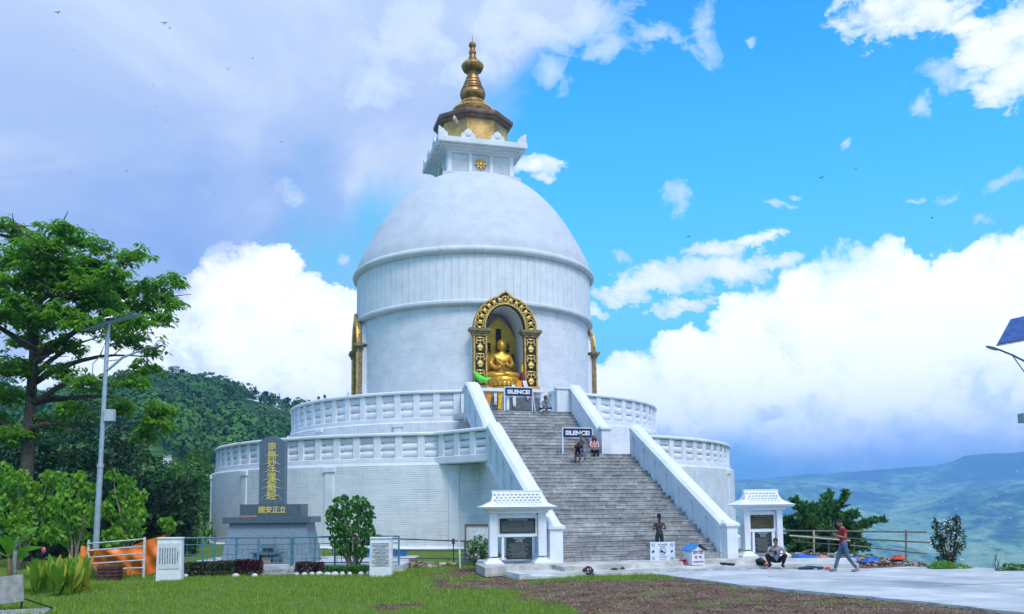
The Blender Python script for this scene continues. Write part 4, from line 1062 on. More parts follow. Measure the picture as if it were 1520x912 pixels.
# forecourt: two low slabs at the foot of the stairs
FA = [G(706, 838, .15)[:2], G(729, 844.5, .15)[:2], G(771, 852.5, .15)[:2], G(869, 849.5, .15)[:2], G(966, 844, .15)[:2], G(1044, 841.5, .15)[:2], G(1171, 838, .15)[:2], G(1275, 836.5, .15)[:2], (13.0, 34.0), (9, 36.0), (-1.2, 35.5)]
conc2 = M('forecourt_concrete', (.56, .57, .56), .8, var=.2, scale=1.6, dirt=.45, dirtcol=(.27, .25, .22))
tag(sheet('forecourt', wobble(FA, .03, .5), .15, .35, conc2), kind='structure')
FBz = .30
FB = [G(706, 837, FBz)[:2], G(720, 843, FBz)[:2], G(820, 838.5, FBz)[:2], G(838, 842, FBz)[:2], G(1000, 834.5, FBz)[:2], G(1045, 831.5, FBz)[:2], G(1175, 829, FBz)[:2], (11.6, 36.0), (-1.0, 34.6)]
sheet('stair_landing', FB, FBz, .3, M('landing_concrete', (.50, .48, .44), .85, var=.3, scale=2.2, dirt=.5, dirtcol=(.35, .27, .17)))
mb = MB()                                   # broken kerb and old concrete lips along the front of the forecourt
kp = [(880, 855), (940, 853), (1000, 850.5), (1060, 848), (1120, 846.5), (1180, 846), (1215, 847.5)]
pts = [G(*q, .02) for q in kp]
for i in range(len(pts)-1):
    a, b_ = pts[i], pts[i+1]; c = (a+b_)/2; L = (b_-a).length; mb.box((c.x, c.y, .045), (L+.03, .34+.05*math.sin(i*3), .13), rz=math.atan2(b_.y-a.y, b_.x-a.x)+.01*math.sin(i))
mb.build('kerb', M('old_kerb', (.42, .41, .39), .85, var=.35, scale=4, dirt=.6), None, bevel=.015); tag(bpy.data.objects['kerb'], kind='structure')
mb = MB()
for i, (a, b_, c, d) in enumerate((((705, 842), (735, 841), (790, 851), (745, 850)), ((735, 851), (800, 854), (840, 857), (770, 857)))):
    poly = [G(*q, .05)[:2] for q in (a, b_, c, d)]; mb.prism(wobble(poly, .05, .3, i), ((0, 0, .07+.01*i), (1, 0, 0), (0, 1, 0), (0, 0, 1)), .1)
o = mb.build('broken_slab', conc2, None); tag(o, kind='structure')
mb = MB()
for poly in ([(10.2, 29.95), (14.4, 30.5), (14.4, 30.53), (10.2, 29.98)], [(12.0, 24.2), (24, 27.2), (24, 27.24), (12, 24.24)], [(8.2, 27.6), (14.5, 23.2), (14.52, 23.23), (8.22, 27.63)]):
    mb.prism(poly, ((0, 0, .070), (1, 0, 0), (0, 1, 0), (0, 0, 1)), .02)
tag(mb.build('road_joint', crack), kind='structure')
# ---- grass blades, weeds and dead-leaf litter (uncountable: stuff)
def grass_blades():
    N = 150000; x = nr.uniform(-17, 9, N); y = nr.uniform(17.5, 34, N)
    keep = (x > (-.66*y-1.5)) & (x < (.62*y))
    s = soil_w(x, y); den = (1-s)*.95+.02; strip = (x > .8) & (x < 6.2) & (y > 27.2) & (s < .5); pat = fbm(x, y, .8, 4, 7)
    keep &= nr.uniform(size=N) < np.where(strip, 1.0, den*np.clip(.35+1.5*(pat-.25), .15, 1))
    keep &= ~in_poly(x, y, ROAD) & ~in_poly(x, y, FA) & ~in_poly(x, y, FB) & (gz(x, y) > -.3)
    x = x[keep]; y = y[keep]; n = len(x); pat = fbm(x, y, 1.4, 4, 9)
    h = (.035+.09*np.clip(pat*1.6-.3, 0, 1))*nr.uniform(.6, 1.4, n); w = nr.uniform(.008, .018, n)
    z = gz(x, y); th = nr.uniform(0, 2*PI, n); lean = nr.uniform(0, .6, n)*h; la = nr.uniform(0, 2*PI, n)
    base = np.stack([x, y, z-.01], 1); sx = np.stack([np.cos(th), np.sin(th), 0*x], 1)*w[:, None]
    tip = base+np.stack([np.cos(la)*lean, np.sin(la)*lean, h+.01], 1); V = np.stack([base-sx, base+sx, tip], 1).reshape(-1, 3)
    o = fast_mesh('grass', V, np.arange(len(V)).reshape(-1, 3), [leaf_mat('grass_blade', (.10, .21, .015), (.24, .36, .035), (.46, .44, .14), trans=.3)])
    tag(o, kind='stuff')
grass_blades()
def litter():
    N = 42000; x = nr.uniform(-5, 17, N); y = nr.uniform(17.5, 33, N)
    s = soil_w(x, y); keep = (nr.uniform(size=N) < s*.8) & ~in_poly(x, y, ROAD) & ~in_poly(x, y, FA) & ~in_poly(x, y, FB) & (plateau(x, y) < .5)
    x = x[keep]; y = y[keep]; n = len(x); C = np.stack([x, y, gz(x, y)+.012], 1); Nn = rand_unit(n)*.5+np.array([0, 0, 1]); D = rand_unit(n); D[:, 2] *= .35
    L = nr.uniform(.025, .075, n); V, Fq = leaves_arrays(C, Nn, D, L, L*.6, .15)
    tag(fast_mesh('leaf_litter', V, Fq, leaf_mat('dead_leaf', (.10, .05, .03), (.24, .13, .07), (.55, .47, .36), trans=.1)), kind='stuff')
litter()
# ---- forested hill behind on the left
def ridge_z(az):                        # height of the ridge by azimuth, at its distance
    pxs = [-900, -300, 0, 60, 150, 230, 262, 300, 330, 360, 400, 440, 520, 700, 900, 1100]
    pys = [560, 566, 574, 572, 560, 554, 557, 565, 571, 578, 590, 603, 628, 672, 730, 790]
    a_, z_ = [], []
    for a, b_ in zip(pxs, pys):
        d = ray(a, b_); a_.append(math.atan2(d.x, d.y)); z_.append(d.z/math.hypot(d.x, d.y))
    return np.interp(az, a_, z_)
HR = 380.0
def hill_h(x, y):
    az = np.arctan2(x, y); r = np.hypot(x, y); top = EYE+ridge_z(az)*HR-3.5
    u = np.clip((r-95)/(HR-95), 0, 1); front = -22+(top+22)*(u**.85)
    back = top-(r-HR)*.35
    z = np.where(r < HR, front, back); n = (fbm(x, y, 60, 5, 2)-.5)
    return z+n*16*sstep(r, 110, 200)*(1-sstep(r, 300, HR)*.75)
def hill_mat():
    m, t, b = principled('hill_green', (.05, .1, .03), .95, 0, .1); o = t.new('ShaderNodeTexCoord').outputs['Object']
    n = t.noise(o, .03, 8, .65); n2 = t.noise(o, .4, 6, .7)
    c = t.mix(t.mapr(n, .42, .6), (.04, .11, .03), (.15, .28, .06)); c = t.mix(t.mapr(n2, .4, .7), c, (.05, .10, .025)); t.l.new(c, b.inputs['Base Color']); bump(t, b, n2, 1.0); return m
hill = polar_sheet('hill', np.linspace(-.95, .30, 260), np.concatenate([np.linspace(90, HR+10, 130), np.linspace(HR+20, 700, 25)]), hill_h, hill_mat(), None)
def hill_wood():
    N = 6600; az = nr.uniform(-.80, .02, N); r = np.sqrt(nr.uniform(120**2, (HR+6)**2, N)); x = r*np.sin(az); y = r*np.cos(az)
    clear = fbm(x, y*1.6, 38, 4, 5); keep = (clear < .50) | (nr.uniform(size=N) < .12); x, y, r, az = x[keep], y[keep], r[keep], az[keep]; n = len(x); z = hill_h(x, y)
    Cs, Ns, Ls = [], [], []
    for i in range(n):
        s = (1.3+4.6*nr.uniform()**1.8)*(1 if r[i] < HR-12 else .6); k = 85 if r[i] > 170 else 110
        u = rand_unit(k); u[:, 2] = np.abs(u[:, 2])*.95-.15; rad = nr.uniform(.75, 1.05, (k, 1))
        Cs.append(np.array([x[i], y[i], z[i]+s*.75])+u*rad*np.array([s, s, s*.85])); Ns.append(u+rand_unit(k)*.35); Ls.append(nr.uniform(.18, .34, k)*s)
    C = np.concatenate(Cs); Nn = np.concatenate(Ns); L = np.concatenate(Ls); D = np.cross(Nn, rand_unit(len(C)))
    V, Fq = leaves_arrays(C, Nn, D, L, L*.95, .1)
    m, t, b = principled('hill_canopy', (.05, .1, .03), .9, 0, .1); o = t.new('ShaderNodeTexCoord').outputs['Object']
    rnd = t.new('ShaderNodeNewGeometry').outputs['Random Per Island']
    n1 = t.noise(o, .045, 6, .65); n2 = t.noise(o, .16, 3, .5); c = t.ramp(t.math('ADD', t.math('MULTIPLY', n1, .55), t.math('MULTIPLY', n2, .45)), [(.38, (.014, .055, .018)), (.5, (.032, .11, .03)), (.62, (.09, .22, .04))])
    c = t.mix(t.math('MULTIPLY', rnd, .55), c, (.07, .17, .035)); t.l.new(c, b.inputs['Base Color'])
    tag(fast_mesh('forest', V, Fq, m), kind='stuff')
hill_wood()
# ---- the mountain across the valley on the right
MR = 5200.0
def mridge(az):
    pxs = [500, 900, 1060, 1100, 1150, 1210, 1260, 1330, 1380, 1400, 1430, 1480, 1520, 1600, 1750, 2100]
    pys = [742, 724, 714, 716, 712, 708, 705, 697, 692, 688, 680, 676, 672, 670, 672, 680]
    a_, z_ = [], []
    for a, b_ in zip(pxs, pys):
        d = ray(a, b_); a_.append(math.atan2(d.x, d.y)); z_.append(d.z/math.hypot(d.x, d.y))
    return np.interp(az, a_, z_)
def mount_h(x, y):
    az = np.arctan2(x, y); r = np.hypot(x, y); top = EYE+mridge(az)*MR
    u = np.clip((r-900)/(MR-900), 0, 1); base = -300.0
    z = base+(top-base)*(u**1.25); z = np.where(r > MR, top-(r-MR)*.25, z)
    rg = 1-np.abs(fbm(x+y*.25, y*.6, 900, 5, 6)*2-1); n = (rg-.62)*260*sstep(r, 1000, 2600)*(1-.86*sstep(r, 3900, MR))
    return z+n+(fbm(x, y, 160, 5, 8)-.5)*40
def mount_mat():
    m, t, b = principled('mountain_slopes', (.1, .2, .08), .95, 0, .05); o = t.new('ShaderNodeTexCoord').outputs['Object']
    v = t.vmath('MULTIPLY', o, (1, .6, 2.2)); n = t.noise(v, .0030, 9, .66, .4); n2 = t.noise(v, .024, 7, .72); n3 = t.noise(t.vmath('MULTIPLY', o, (1, 1, 3)), .06, 4, .6)
    x, y, z = t.sep(o)
    k = t.math('ADD', t.math('MULTIPLY', n, .6), t.math('ADD', t.math('MULTIPLY', n2, .34), t.math('MULTIPLY', t.mapr(z, -250, 250, .06, -.08, False), 1)))
    c = t.ramp(k, [(.39, (.012, .05, .03)), (.445, (.07, .20, .06)), (.485, (.30, .50, .15)), (.56, (.60, .70, .30))])
    c = t.mix(t.mapr(n3, .6, .75), c, (.05, .11, .04)); t.l.new(c, b.inputs['Base Color']); bump(t, b, n2, 25); return m
mountain = polar_sheet('mountain', np.linspace(-.15, 1.0, 520), np.concatenate([np.geomspace(800, MR, 300), np.linspace(MR+40, 7500, 20)]), mount_h, mount_mat(), None)
# ---- the air
def haze():
    mb = MB(); x0, x1, y0, y1, z0, z1 = -8000, 9000, -700, 7800, -460, 375
    mb.hexa([(x0, y0, z0), (x1, y0, z0), (x1, y1, z0), (x0, y1, z0), (x0, y0, z1), (x1, y0, z1), (x1, y1, z1), (x0, y1, z1)])
    m = bpy.data.materials.new('air'); m.use_nodes = True; t = NT(m.node_tree); t.n.clear()
    out = t.new('ShaderNodeOutputMaterial'); v = t.new('ShaderNodeVolumePrincipled'); v.inputs['Color'].default_value = (*HAZE_COL, 1); v.inputs['Density'].default_value = HAZE_DENSITY; v.inputs['Anisotropy'].default_value = 0.0
    t.l.new(v.outputs[0], out.inputs['Volume']); tag(mb.build('haze', m), kind='stuff')
HAZE_DENSITY, HAZE_COL = .00031, (.28, .54, 1.0)
if USE_HAZE: haze()
# ------------------------------------------------------------------ tablet pavilions
roof_tile = white_paint('white_roof_tiles', False, 1, color=(.86, .87, .89), grime=.15)
slate = M('black_slate', (.022, .032, .036), .65, 0, var=.4, scale=3); brownslate = M('brown_slate', (.055, .05, .032), .7, 0, var=.5, scale=3)
engr = M('engraved_lettering', (.40, .43, .42), .7, var=.1, bumpd=0); engr2 = M('faded_lettering', (.22, .20, .10), .7, var=.1, bumpd=0)
def pavilion(pa, pb, z, label, right):
    """pa, pb: foot of the two pillars' front"""
    c = (pa+pb)/2; w = (pb-pa).length; a = AZ*.8 if right else AZ*.55; k = w/1.78
    r_ = thing('tablet_pavilion', (c.x, c.y, z), label, 'pavilion', 'white tablet pavilions at the foot of the stairs', rz=a); r_.scale = (1, 1, .89)
    hw = w/2; Ht = 2.02
    for s2 in (-1, 1):
        m = MB(); m.box((s2*hw, .0, Ht/2+.15), (.30*k, .40, Ht-.3)); m.build('pillar', plaster, r_, bevel=.012)
        m = MB(); x = s2*hw
        m.hexa([(x-.33, -.38, 0), (x+.33, -.38, 0), (x+.33, .38, 0), (x-.33, .38, 0), (x-.33, -.38, .06), (x+.33, -.38, .06), (x+.33, .38, .06), (x-.33, .38, .06)])
        m.hexa([(x-.31, -.36, .06), (x+.31, -.36, .06), (x+.31, .36, .06), (x-.31, .36, .06), (x-.155*k, -.205, .24), (x+.155*k, -.205, .24), (x+.155*k, .205, .24), (x-.155*k, .205, .24)]); m.build('pillar_base', plaster, r_, bevel=.01)
    m = MB(); b0 = hw-.15*k
    m.box((0, 0, 1.86), (2*b0, .16, .16)); m.box((0, 0, 1.11), (2*b0, .16, .11)); m.box((-b0+.10, 0, 1.5), (.2, .14, .7)); m.box((b0-.10, 0, 1.5), (.2, .14, .7)); m.build('tablet_frame', plaster, r_, bevel=.01)
    m = MB(); m.box((0, -.085, 1.49), (2*b0-.18, .03, .58)); m.build('upper_tablet', brownslate if right else slate, r_)
    m = MB(); lm = engr2 if right else engr
    fr = lambda zz, x=0: ((x, -.104, zz), (1, 0, 0), (0, 0, 1), (0, -1, 0))
    m.text('WORLD PEACE PAGODA', fr(1.72), .075, .004, bold=.002, width=.72)
    R_ = random.Random(5+right)
    for j in range(11):
        m.text(' '.join(R_.choice(['this', 'peace', 'of', 'the', 'stupa', 'and', 'was', 'built', 'Lord', 'Buddha', 'in', 'world', 'monk', 'people', 'harmony', 'by', 'for']) for _ in range(15)), fr(1.655-j*.038), .032, .003, width=1.16*w/1.78)
    m.build('upper_lettering', lm, r_)
    xl = .06 if not right else .04
    m = MB(); m.box((xl, -.02, .60), (.94*k, .04, .86)); m.build('lower_tablet', slate, r_)
    m = MB()
    ft = ((xl, -.045, .93), (1, 0, 0), (0, 0, 1), (0, -1, 0))
    m.text('RESTORATION\nOF THE\nPAGODA', ft, .062, .003, bold=.002)
    for j in range(12): m.text(' '.join(R_.choice(['Shanti', 'stupa', 'Pokhara', 'Nepal', 'order', 'monk', 'reverend', 'of', 'the', 'peace', 'hill', 'year']) for _ in range(9)), ((xl-.04+.02*math.sin(j*2), -.045, .78-j*.047), (1, 0, 0), (0, 0, 1), (0, -1, 0)), .034, .003, width=(.62+.16*math.sin(j*1.7))*k)
    m.build('lower_lettering', lm if not right else engr, r_)
    m = MB(); m.box((-b0+.20, .0, .62), (.09, .12, .90)); m.build('mullion', plaster, r_)
    if right: m = MB(); m.box((b0-.10, .0, .62), (.13, .12, .90)); m.build('mullion', plaster, r_)
    # entablature, eaves and tiled gable roof (hip with upturned edge)
    m = MB(); m.box((0, 0, 2.05), (2*hw+.42, .56, .12)); m.box((0, 0, 2.13), (2*hw+.62, .72, .08)); m.box((0, 0, 2.20), (2*hw+.98, 1.02, .07)); m.build('cornice', plaster, r_, bevel=.012)
    m = MB(); ex, ey = hw+.52, .56; rx = hw+.02
    prof = [(ey, 2.235), (ey*.72, 2.30), (ey*.45, 2.45), (ey*.22, 2.66), (.05, 2.84)]
    hh = [(ex, 0), (ex-.18, .1), (rx+.06, .4), (rx, .7), (rx, 1)]
    rows = []
    for i, (yy, zz) in enumerate(prof): rows.append(([(-hh[i][0], -yy, zz), (hh[i][0], -yy, zz), (hh[i][0], yy, zz), (-hh[i][0], yy, zz)]))
    vs = [p for q in rows for p in q]; fs = [(i*4+j, i*4+(j+1) % 4, (i+1)*4+(j+1) % 4, (i+1)*4+j) for i in range(4) for j in range(4)]+[(16, 17, 18, 19), (3, 2, 1, 0)]
    m.add(vs, fs); m.box((0, 0, 2.86), (2*rx+.06, .14, .05)); m.build('roof', roof_tile, r_)
    m = MB()
    for sgn in (-1, 1):
        for i in range(5):
            f = (i+.5)/5.2; yy = ey*.72*(1-f)+.06*f; zz = 2.30+(2.84-2.30)*(f**1.15); n_ = int(2*rx/.17)
            for j in range(n_+1):
                x = -rx+.09+(2*rx-.18)*(j+(.5 if i % 2 else 0))/(n_+.5); m.ell((x, sgn*(yy+.012), zz-.01), (.062, .05, .045), 6, 4)
    m.build('tile_bosses', roof_tile, r_, smooth=True)
    return r_
pavilion(G(733, 838, .30), G(803, 836, .30), .30, 'white tablet pavilion with two dark inscribed slabs left of the grey stairs', False)
pavilion(G(1107, 825, .34), G(1156, 824, .34), .30, 'white tablet pavilion with brownish upper slab right of the grey stairs', True)
# ------------------------------------------------------------------ blue granite monument
gran = M('blue_granite', (.19, .25, .31), .5, var=.14, scale=14, dirt=.2, dirtcol=(.13, .17, .2)); gran_d = M('dark_granite', (.085, .12, .15), .35, var=.15, scale=14)
goldl = M('gold_lettering', (.72, .55, .13), .5, .1, var=.1, bumpd=0)
mc = G(399, 836, .25); mc = Vector((mc.x-.1, mc.y+.9, .25))
mon = thing('monument', mc, 'blue grey granite monument with gold lettering on its tall slab, behind the teal fence', 'monument')
m = MB(); bw, bd, tw, td, hb = 1.72, 1.0, 1.46, .78, 1.50
m.hexa([(-bw, -bd, 0), (bw, -bd, 0), (bw, bd, 0), (-bw, bd, 0), (-tw, -td, hb), (tw, -td, hb), (tw, td, hb), (-tw, td, hb)]); m.build('base', gran, mon, bevel=.015)
m = MB(); m.box((0, 0, hb+.12), (3.36, 1.9, .24)); m.build('slab', gran_d, mon, bevel=.015)
m = MB(); m.box((.05, 0, hb+.24+.24), (2.36, 1.2, .48)); m.build('plinth', gran_d, mon, bevel=.01)
m = MB(); z0 = hb+.72; m.prism([(-.49, 0), (.49, 0), (.49, 2.46), (.06, 2.66), (-.06, 2.66), (-.49, 2.46)], ((0, -.30, z0), (1, 0, 0), (0, 0, 1), (0, -1, 0)), .5); m.build('tall_slab', M('slate_blue_granite', (.10, .145, .19), .35, var=.12, scale=14), mon, bevel=.01)
m = MB()
for j, ch in enumerate('南無妙法蓮華經'): m.text(ch, ((0, -.303, z0+2.22-j*.315), (1, 0, 0), (0, 0, 1), (0, -1, 0)), .34+.010*j, .012, bold=.0035)
for j in range(7):                          # the long whisker strokes of the script
    zz = z0+2.22-j*.315
    for s2 in (-1, 1):
        if j in (0,): continue
        L = .26+.02*j; m.path([(s2*.10, -.31, zz+.03), (s2*L*.8, -.31, zz-.02), (s2*(L+.04), -.31, zz-.06 if j < 6 else zz-.2)], [.012, .010, .003], 5)
m.build('gold_inscription', goldl, mon)
m = MB(); m.text('國安正立', ((.12, -.603, hb+.49), (1, 0, 0), (0, 0, 1), (0, -1, 0)), .27, .012, bold=.006); m.build('plinth_inscription', goldl, mon)
m = MB(); m.box((-.78, -.62, hb+.25+.02), (.66, .05, .05)); m.build('ledge_strip', M('rusty_strip', (.45, .20, .15), .7), mon)
inc = thing('incense_shrine', (mc.x+.15, mc.y-1.35, .25), 'small dark stone incense shrine with a roof in front of the monument base', 'shrine')
m = MB(); m.box((0, 0, .40), (1.16, .5, .06)); m.box((-.36, 0, .19), (.2, .36, .38)); m.box((.36, 0, .19), (.2, .36, .38)); m.build('table', gran_d, inc, bevel=.008)
m = MB(); m.box((0, 0, .13), (.34, .26, .26)); m.build('offering_box', M('wooden_box', (.35, .22, .10), .7), inc, bevel=.01)
m = MB(); m.box((0, .1, .50), (.36, .26, .14)); m.hexa([(-.34, -.12, .60), (.34, -.12, .60), (.34, .32, .60), (-.34, .32, .60), (-.2, .02, .72), (.2, .02, .72), (.2, .18, .72), (-.2, .18, .72)]); m.build('lantern_roof', gran_d, inc, bevel=.008)
# platform and steps of the monument enclosure
m = MB(); a_, b_ = G(262, 838, .25), G(600, 838, .25); y0 = 31.7
m.box(((a_.x+b_.x)/2, y0+3, .05), (b_.x-a_.x, 6, .40)); o = m.build('monument_terrace', concrete); tag(o, kind='structure')
m = MB(); sc_ = G(412, 850, .1); 
for i in range(2): m.box((sc_.x, 31.55-.33*(i+1)+.16, .17-.12*i-.1), (1.6+.1*i, .34, .2))
o = m.build('entrance_steps', M('grey_steps', (.30, .31, .31), .85, var=.3), bevel=.01); tag(o, 'two low grey concrete steps up to the teal fence gate', 'steps')
teal = M('teal_paint', (.08, .21, .27), .5, var=.2)
def fret_fence(xa, xb, y, z, label, post_at):
    r_ = thing('fence', (xa, y, z), label, 'fence'); h = 1.02
    m = MB(); L = xb-xa; m.tube((0, 0, h), (L, 0, h), .032); m.tube((0, 0, .10), (L, 0, .10), .022); m.tube((0, 0, .78), (L, 0, .78), .016); m.build('rail', teal, r_, smooth='auto')
    for x in post_at:
        q = MB(); q.box((x-xa, 0, h/2), (.06, .06, h+.02)); q.build('post', teal, r_, bevel=.006)
    m = MB(); n_ = max(1, round(L/1.28)); bw_ = L/n_
    for i in range(n_):
        x0 = i*bw_
        for (ax, az_, bx_, bz) in ((.25, .10, .25, .78), (.5, .42, .5, 1.0), (.75, .10, .75, .78), (.0, .42, .5, .42), (.25, .26, 1.0, .26), (.5, .60, 1.0, .60), (.62, .26, .62, .60), (.38, .1, .38, .42), (.88, .26, .88, .6), (.12, .42, .12, .78)):
            p, q = (x0+ax*bw_, 0, az_), (x0+bx_*bw_, 0, bz); m.tube(p, q, .013, n=6)
    m.build('fretwork', teal, r_); return r_
fy = 31.85
X_ = lambda px: G(px, 838, .25).x*fy/G(px, 838, .25).y
fret_fence(X_(262), X_(383), fy, .25, 'teal metal fretwork fence left of the monument steps', [X_(q) for q in (264, 301, 318, 350, 383)])
fret_fence(X_(384.5), X_(433), fy-.12, .25, 'teal fretwork gate at the top of the grey steps', [X_(384.5), X_(433)])
fret_fence(X_(434.5), X_(592), fy, .25, 'teal metal fretwork fence right of the steps, behind the young tree', [X_(q) for q in (434.5, 467, 497, 530, 562, 592)])
# ------------------------------------------------------------------ white inscribed stones
def stone(pa, w, h, label, vertical, rz=0.0):
    r_ = thing('inscribed_stone', (pa.x, pa.y, gz(pa.x, pa.y)-.05), label, 'stone', 'white inscribed stones on the lawn', rz=rz)
    m = MB(); t_ = .30
    m.hexa([(-w/2-.02, -t_/2, 0), (w/2+.02, -t_/2, 0), (w/2+.02, t_/2, 0), (-w/2-.02, t_/2, 0), (-w/2, -t_/2+.02, h), (w/2, -t_/2+.02, h), (w/2, t_/2-.02, h), (-w/2, t_/2-.02, h)])
    m.box((0, 0, h+.005), (w+.03, t_+.02, .05)); m.build('block', M('white_stone', (.74, .75, .78), .75, var=.08, dirt=.25, dirtcol=(.5, .5, .5)), r_, bevel=.012)
    m = MB(); m.box((0, -t_/2-.0, h*.60), (w*.86, .03, h*.58)); m.build('plate', M('grey_plate', (.62, .64, .68), .6, var=.1), r_)
    m = MB(); R_ = random.Random(3)
    if vertical:
        chars = '世界平和塔建立日本山妙法寺仏舎利塔釋迦牟尼南無妙法蓮華經立正安国'
        cols = 8
        for j in range(cols):
            n_ = 17 if j not in (0, 8) else 11
            m.text('\n'.join(R_.choice(chars) for _ in range(n_)), ((w*.36-j*w*.72/(cols-1), -t_/2-.019, h*.60), (1, 0, 0), (0, 0, 1), (0, -1, 0)), .036, .003, spacing=.86)
    else:
        for j in range(16):
            m.text(' '.join(R_.choice(['peace', 'pagoda', 'the', 'of', 'Nepal', 'Buddha', 'Japan', 'monk', 'with', 'world', 'and', 'was', 'stupa']) for _ in range(6 if j % 4 else 4)), ((0, -t_/2-.019, h*.60+h*.265-j*h*.0355), (1, 0, 0), (0, 0, 1), (0, -1, 0)), .04, .003, bold=.001, width=w*(.76 if j % 4 != 3 else .5))
    m.build('lettering', M('grey_lettering', (.06, .07, .09), .8, var=.05, bumpd=0), r_); return r_
p = G(252, 862); stone(p, .78, 1.42, 'white stone slab with columns of Japanese characters beside the orange tarpaulin', True, rz=.06)
p = G(566, 856); stone(p, .72, 1.33, 'white stone slab with lines of Latin text right of the young tree', False, rz=-.06)
# ------------------------------------------------------------------ barrier, tarpaulin, crate
bar_a, bar_b = G(130, 857), G(213, 859)
br = thing('pipe_barrier', (bar_a.x, bar_a.y, 0), 'white five-rail pipe barrier leaning in front of the orange tarpaulin', 'barrier', rz=math.atan2(bar_b.y-bar_a.y, bar_b.x-bar_a.x))
Lb = (bar_b-bar_a).length; wm = M('dull_white_pipe', (.62, .60, .58), .5, .1, var=.2, dirt=.5, dirtcol=(.25, .2, .16))
for x, h in ((0, 1.28), (Lb, 1.38)): m = MB(); m.tube((x, 0, 0), (x, 0, h), .045, n=10); m.build('post', wm, br, smooth='auto')
for j, zz in enumerate((1.20, .96, .72, .50, .30)):
    m = MB(); m.tube((0, -.03, zz-.05), (Lb, -.03, zz+.12-(.06 if j == 4 else 0)), .026, n=8); m.build('rail', wm, br, smooth='auto')
def tarp():
    nu, nv_ = 50, 16; V, Fs = [], []; a, b = G(112, 858), G(240, 856); 
    for side in (0, 1):
        for j in range(nv_+1):
            for i in range(nu+1):
                u = i/nu; v = j/nv_; x = a.x+(b.x-a.x)*u; y = a.y+.28+(b.y-a.y)*u
                top = 1.08-.12*math.sin(PI*min(1, u*1.35))+.34*max(0, u-.55)/.45; bot = .04+.30*max(0, u-.80)/.20
                z = bot+(top-bot)*v; q = mnoise.noise(Vector((u*5, v*2.2+u*2, 1)))*.14+.07*math.sin(u*30+v*7)*(1-abs(v-.5))+mnoise.noise(Vector((u*14, v*3, 4)))*.05
                V.append((x, y+q+.25*(1-v)+side*.012, z))
    n1 = nu+1; N = n1*(nv_+1)
    for j in range(nv_):
        for i in range(nu): q = j*n1+i; Fs += [(q, q+1, q+n1+1, q+n1), (N+q, N+q+n1, N+q+n1+1, N+q+1)]
    m = MB(); m.add(V, Fs); o = m.build('tarpaulin', M('orange_tarpaulin', (.85, .20, .02), .45, var=.18, scale=2, spec=.5), smooth=True); tag(o, 'orange plastic tarpaulin sagging behind the white pipe barrier', 'tarpaulin')
tarp()
p = G(163, 862); m = MB()
cr = thing('crate', (p.x, p.y, 0), 'dark brown slatted crate on the grass in front of the tarpaulin', 'crate', rz=.05)
m.box((0, 0, .24), (.62, .5, .44)); m.build('body', M('dark_brown', (.05, .022, .018), .7), cr)
m = MB()
for j in range(4): m.box((0, -.255, .07+j*.115), (.66, .03, .075)); m.box((-.32, 0, .07+j*.115), (.03, .52, .075)); m.box((.32, 0, .07+j*.115), (.03, .52, .075))
m.build('slats', M('brown_slats', (.085, .035, .03), .7, var=.3), cr, bevel=.006)
# ------------------------------------------------------------------ bench at the lower left
bn = thing('bench', G(30, 915), 'weathered grey plank bench at the bottom left corner of the lawn', 'bench', rz=.1)
grw = M('grey_wood', (.30, .295, .285), .85, var=.25, scale=5, dirt=.4, dirtcol=(.15, .15, .14))
bp = bn.location
def bl(px, py, Y): q = atY(px, py, Y)-bp; return Matrix.Rotation(-.1, 3, 'Z') @ q
m = MB(); A = [bl(-60, 905, 20.6), bl(35, 893, 20.6), bl(33, 853, 20.7), bl(-60, 863, 20.7)]; m.add([*A, *[q+Vector((0, .05, 0)) for q in A]], [(0, 1, 2, 3), (7, 6, 5, 4), (0, 4, 5, 1), (1, 5, 6, 2), (2, 6, 7, 3), (3, 7, 4, 0)]); m.build('backrest', grw, bn, bevel=.008)
m = MB(); A = [bl(-40, 918, 19.7), bl(62, 912, 19.7), bl(78, 902, 20.3), bl(-40, 908, 20.3)]; m.add([*A, *[q-Vector((0, 0, .05)) for q in A]], [(0, 1, 2, 3), (7, 6, 5, 4), (0, 4, 5, 1), (1, 5, 6, 2), (2, 6, 7, 3), (3, 7, 4, 0)]); m.build('seat', grw, bn, bevel=.008)
m = MB(); m.path([bl(30, 853, 20.75), bl(33, 890, 20.7), bl(30, 912, 20.6)], .022, 6); m.path([bl(36, 889, 20.7), bl(60, 897, 20.2), bl(78, 903, 20.1)], .02, 6); m.path([bl(70, 906, 20.2), bl(70, 925, 20.2)], .022, 6); m.path([bl(40, 906, 20.2), bl(40, 935, 20.2)], .022, 6)
m.build('iron_frame', M('dark_iron', (.02, .02, .022), .5, .4), bn)
# ------------------------------------------------------------------ solar street lamps
galv = M('galvanised_steel', (.42, .47, .53), .4, .55, var=.12); panel_b = M('solar_cells', (.03, .07, .20), .25, .1, var=.25, scale=8, spec=.6)
lp = G(140, 852); top = atY(161, 478, lp.y+.1)
lt = thing('street_lamp', (lp.x, lp.y, 0), 'tall galvanised solar street lamp in front of the layered tree', 'street lamp')
T = top-lt.location
pt = lambda px, py, dy=0.0: atY(px, py, lp.y+.05+dy)-lt.location
m = MB(); m.tube((0, 0, 0), T*.42, .115, .10, 14); m.tube(T*.42, T, .085, .075, 14); m.tube(T*.415, T*.43, .125, .12, 14); m.build('pole', galv, lt, smooth='auto')
m = MB(); m.box((0, 0, .22), (.34, .34, .5)); m.build('footing', concrete, lt, bevel=.02)
m = MB(); u = (pt(203, 466)-pt(128, 490)); c = (pt(203, 466)+pt(128, 490))/2; ang = math.atan2(u.z, u.x)
Rr = Matrix.Rotation(-ang, 3, 'Y') @ Matrix.Rotation(.205, 3, 'X')
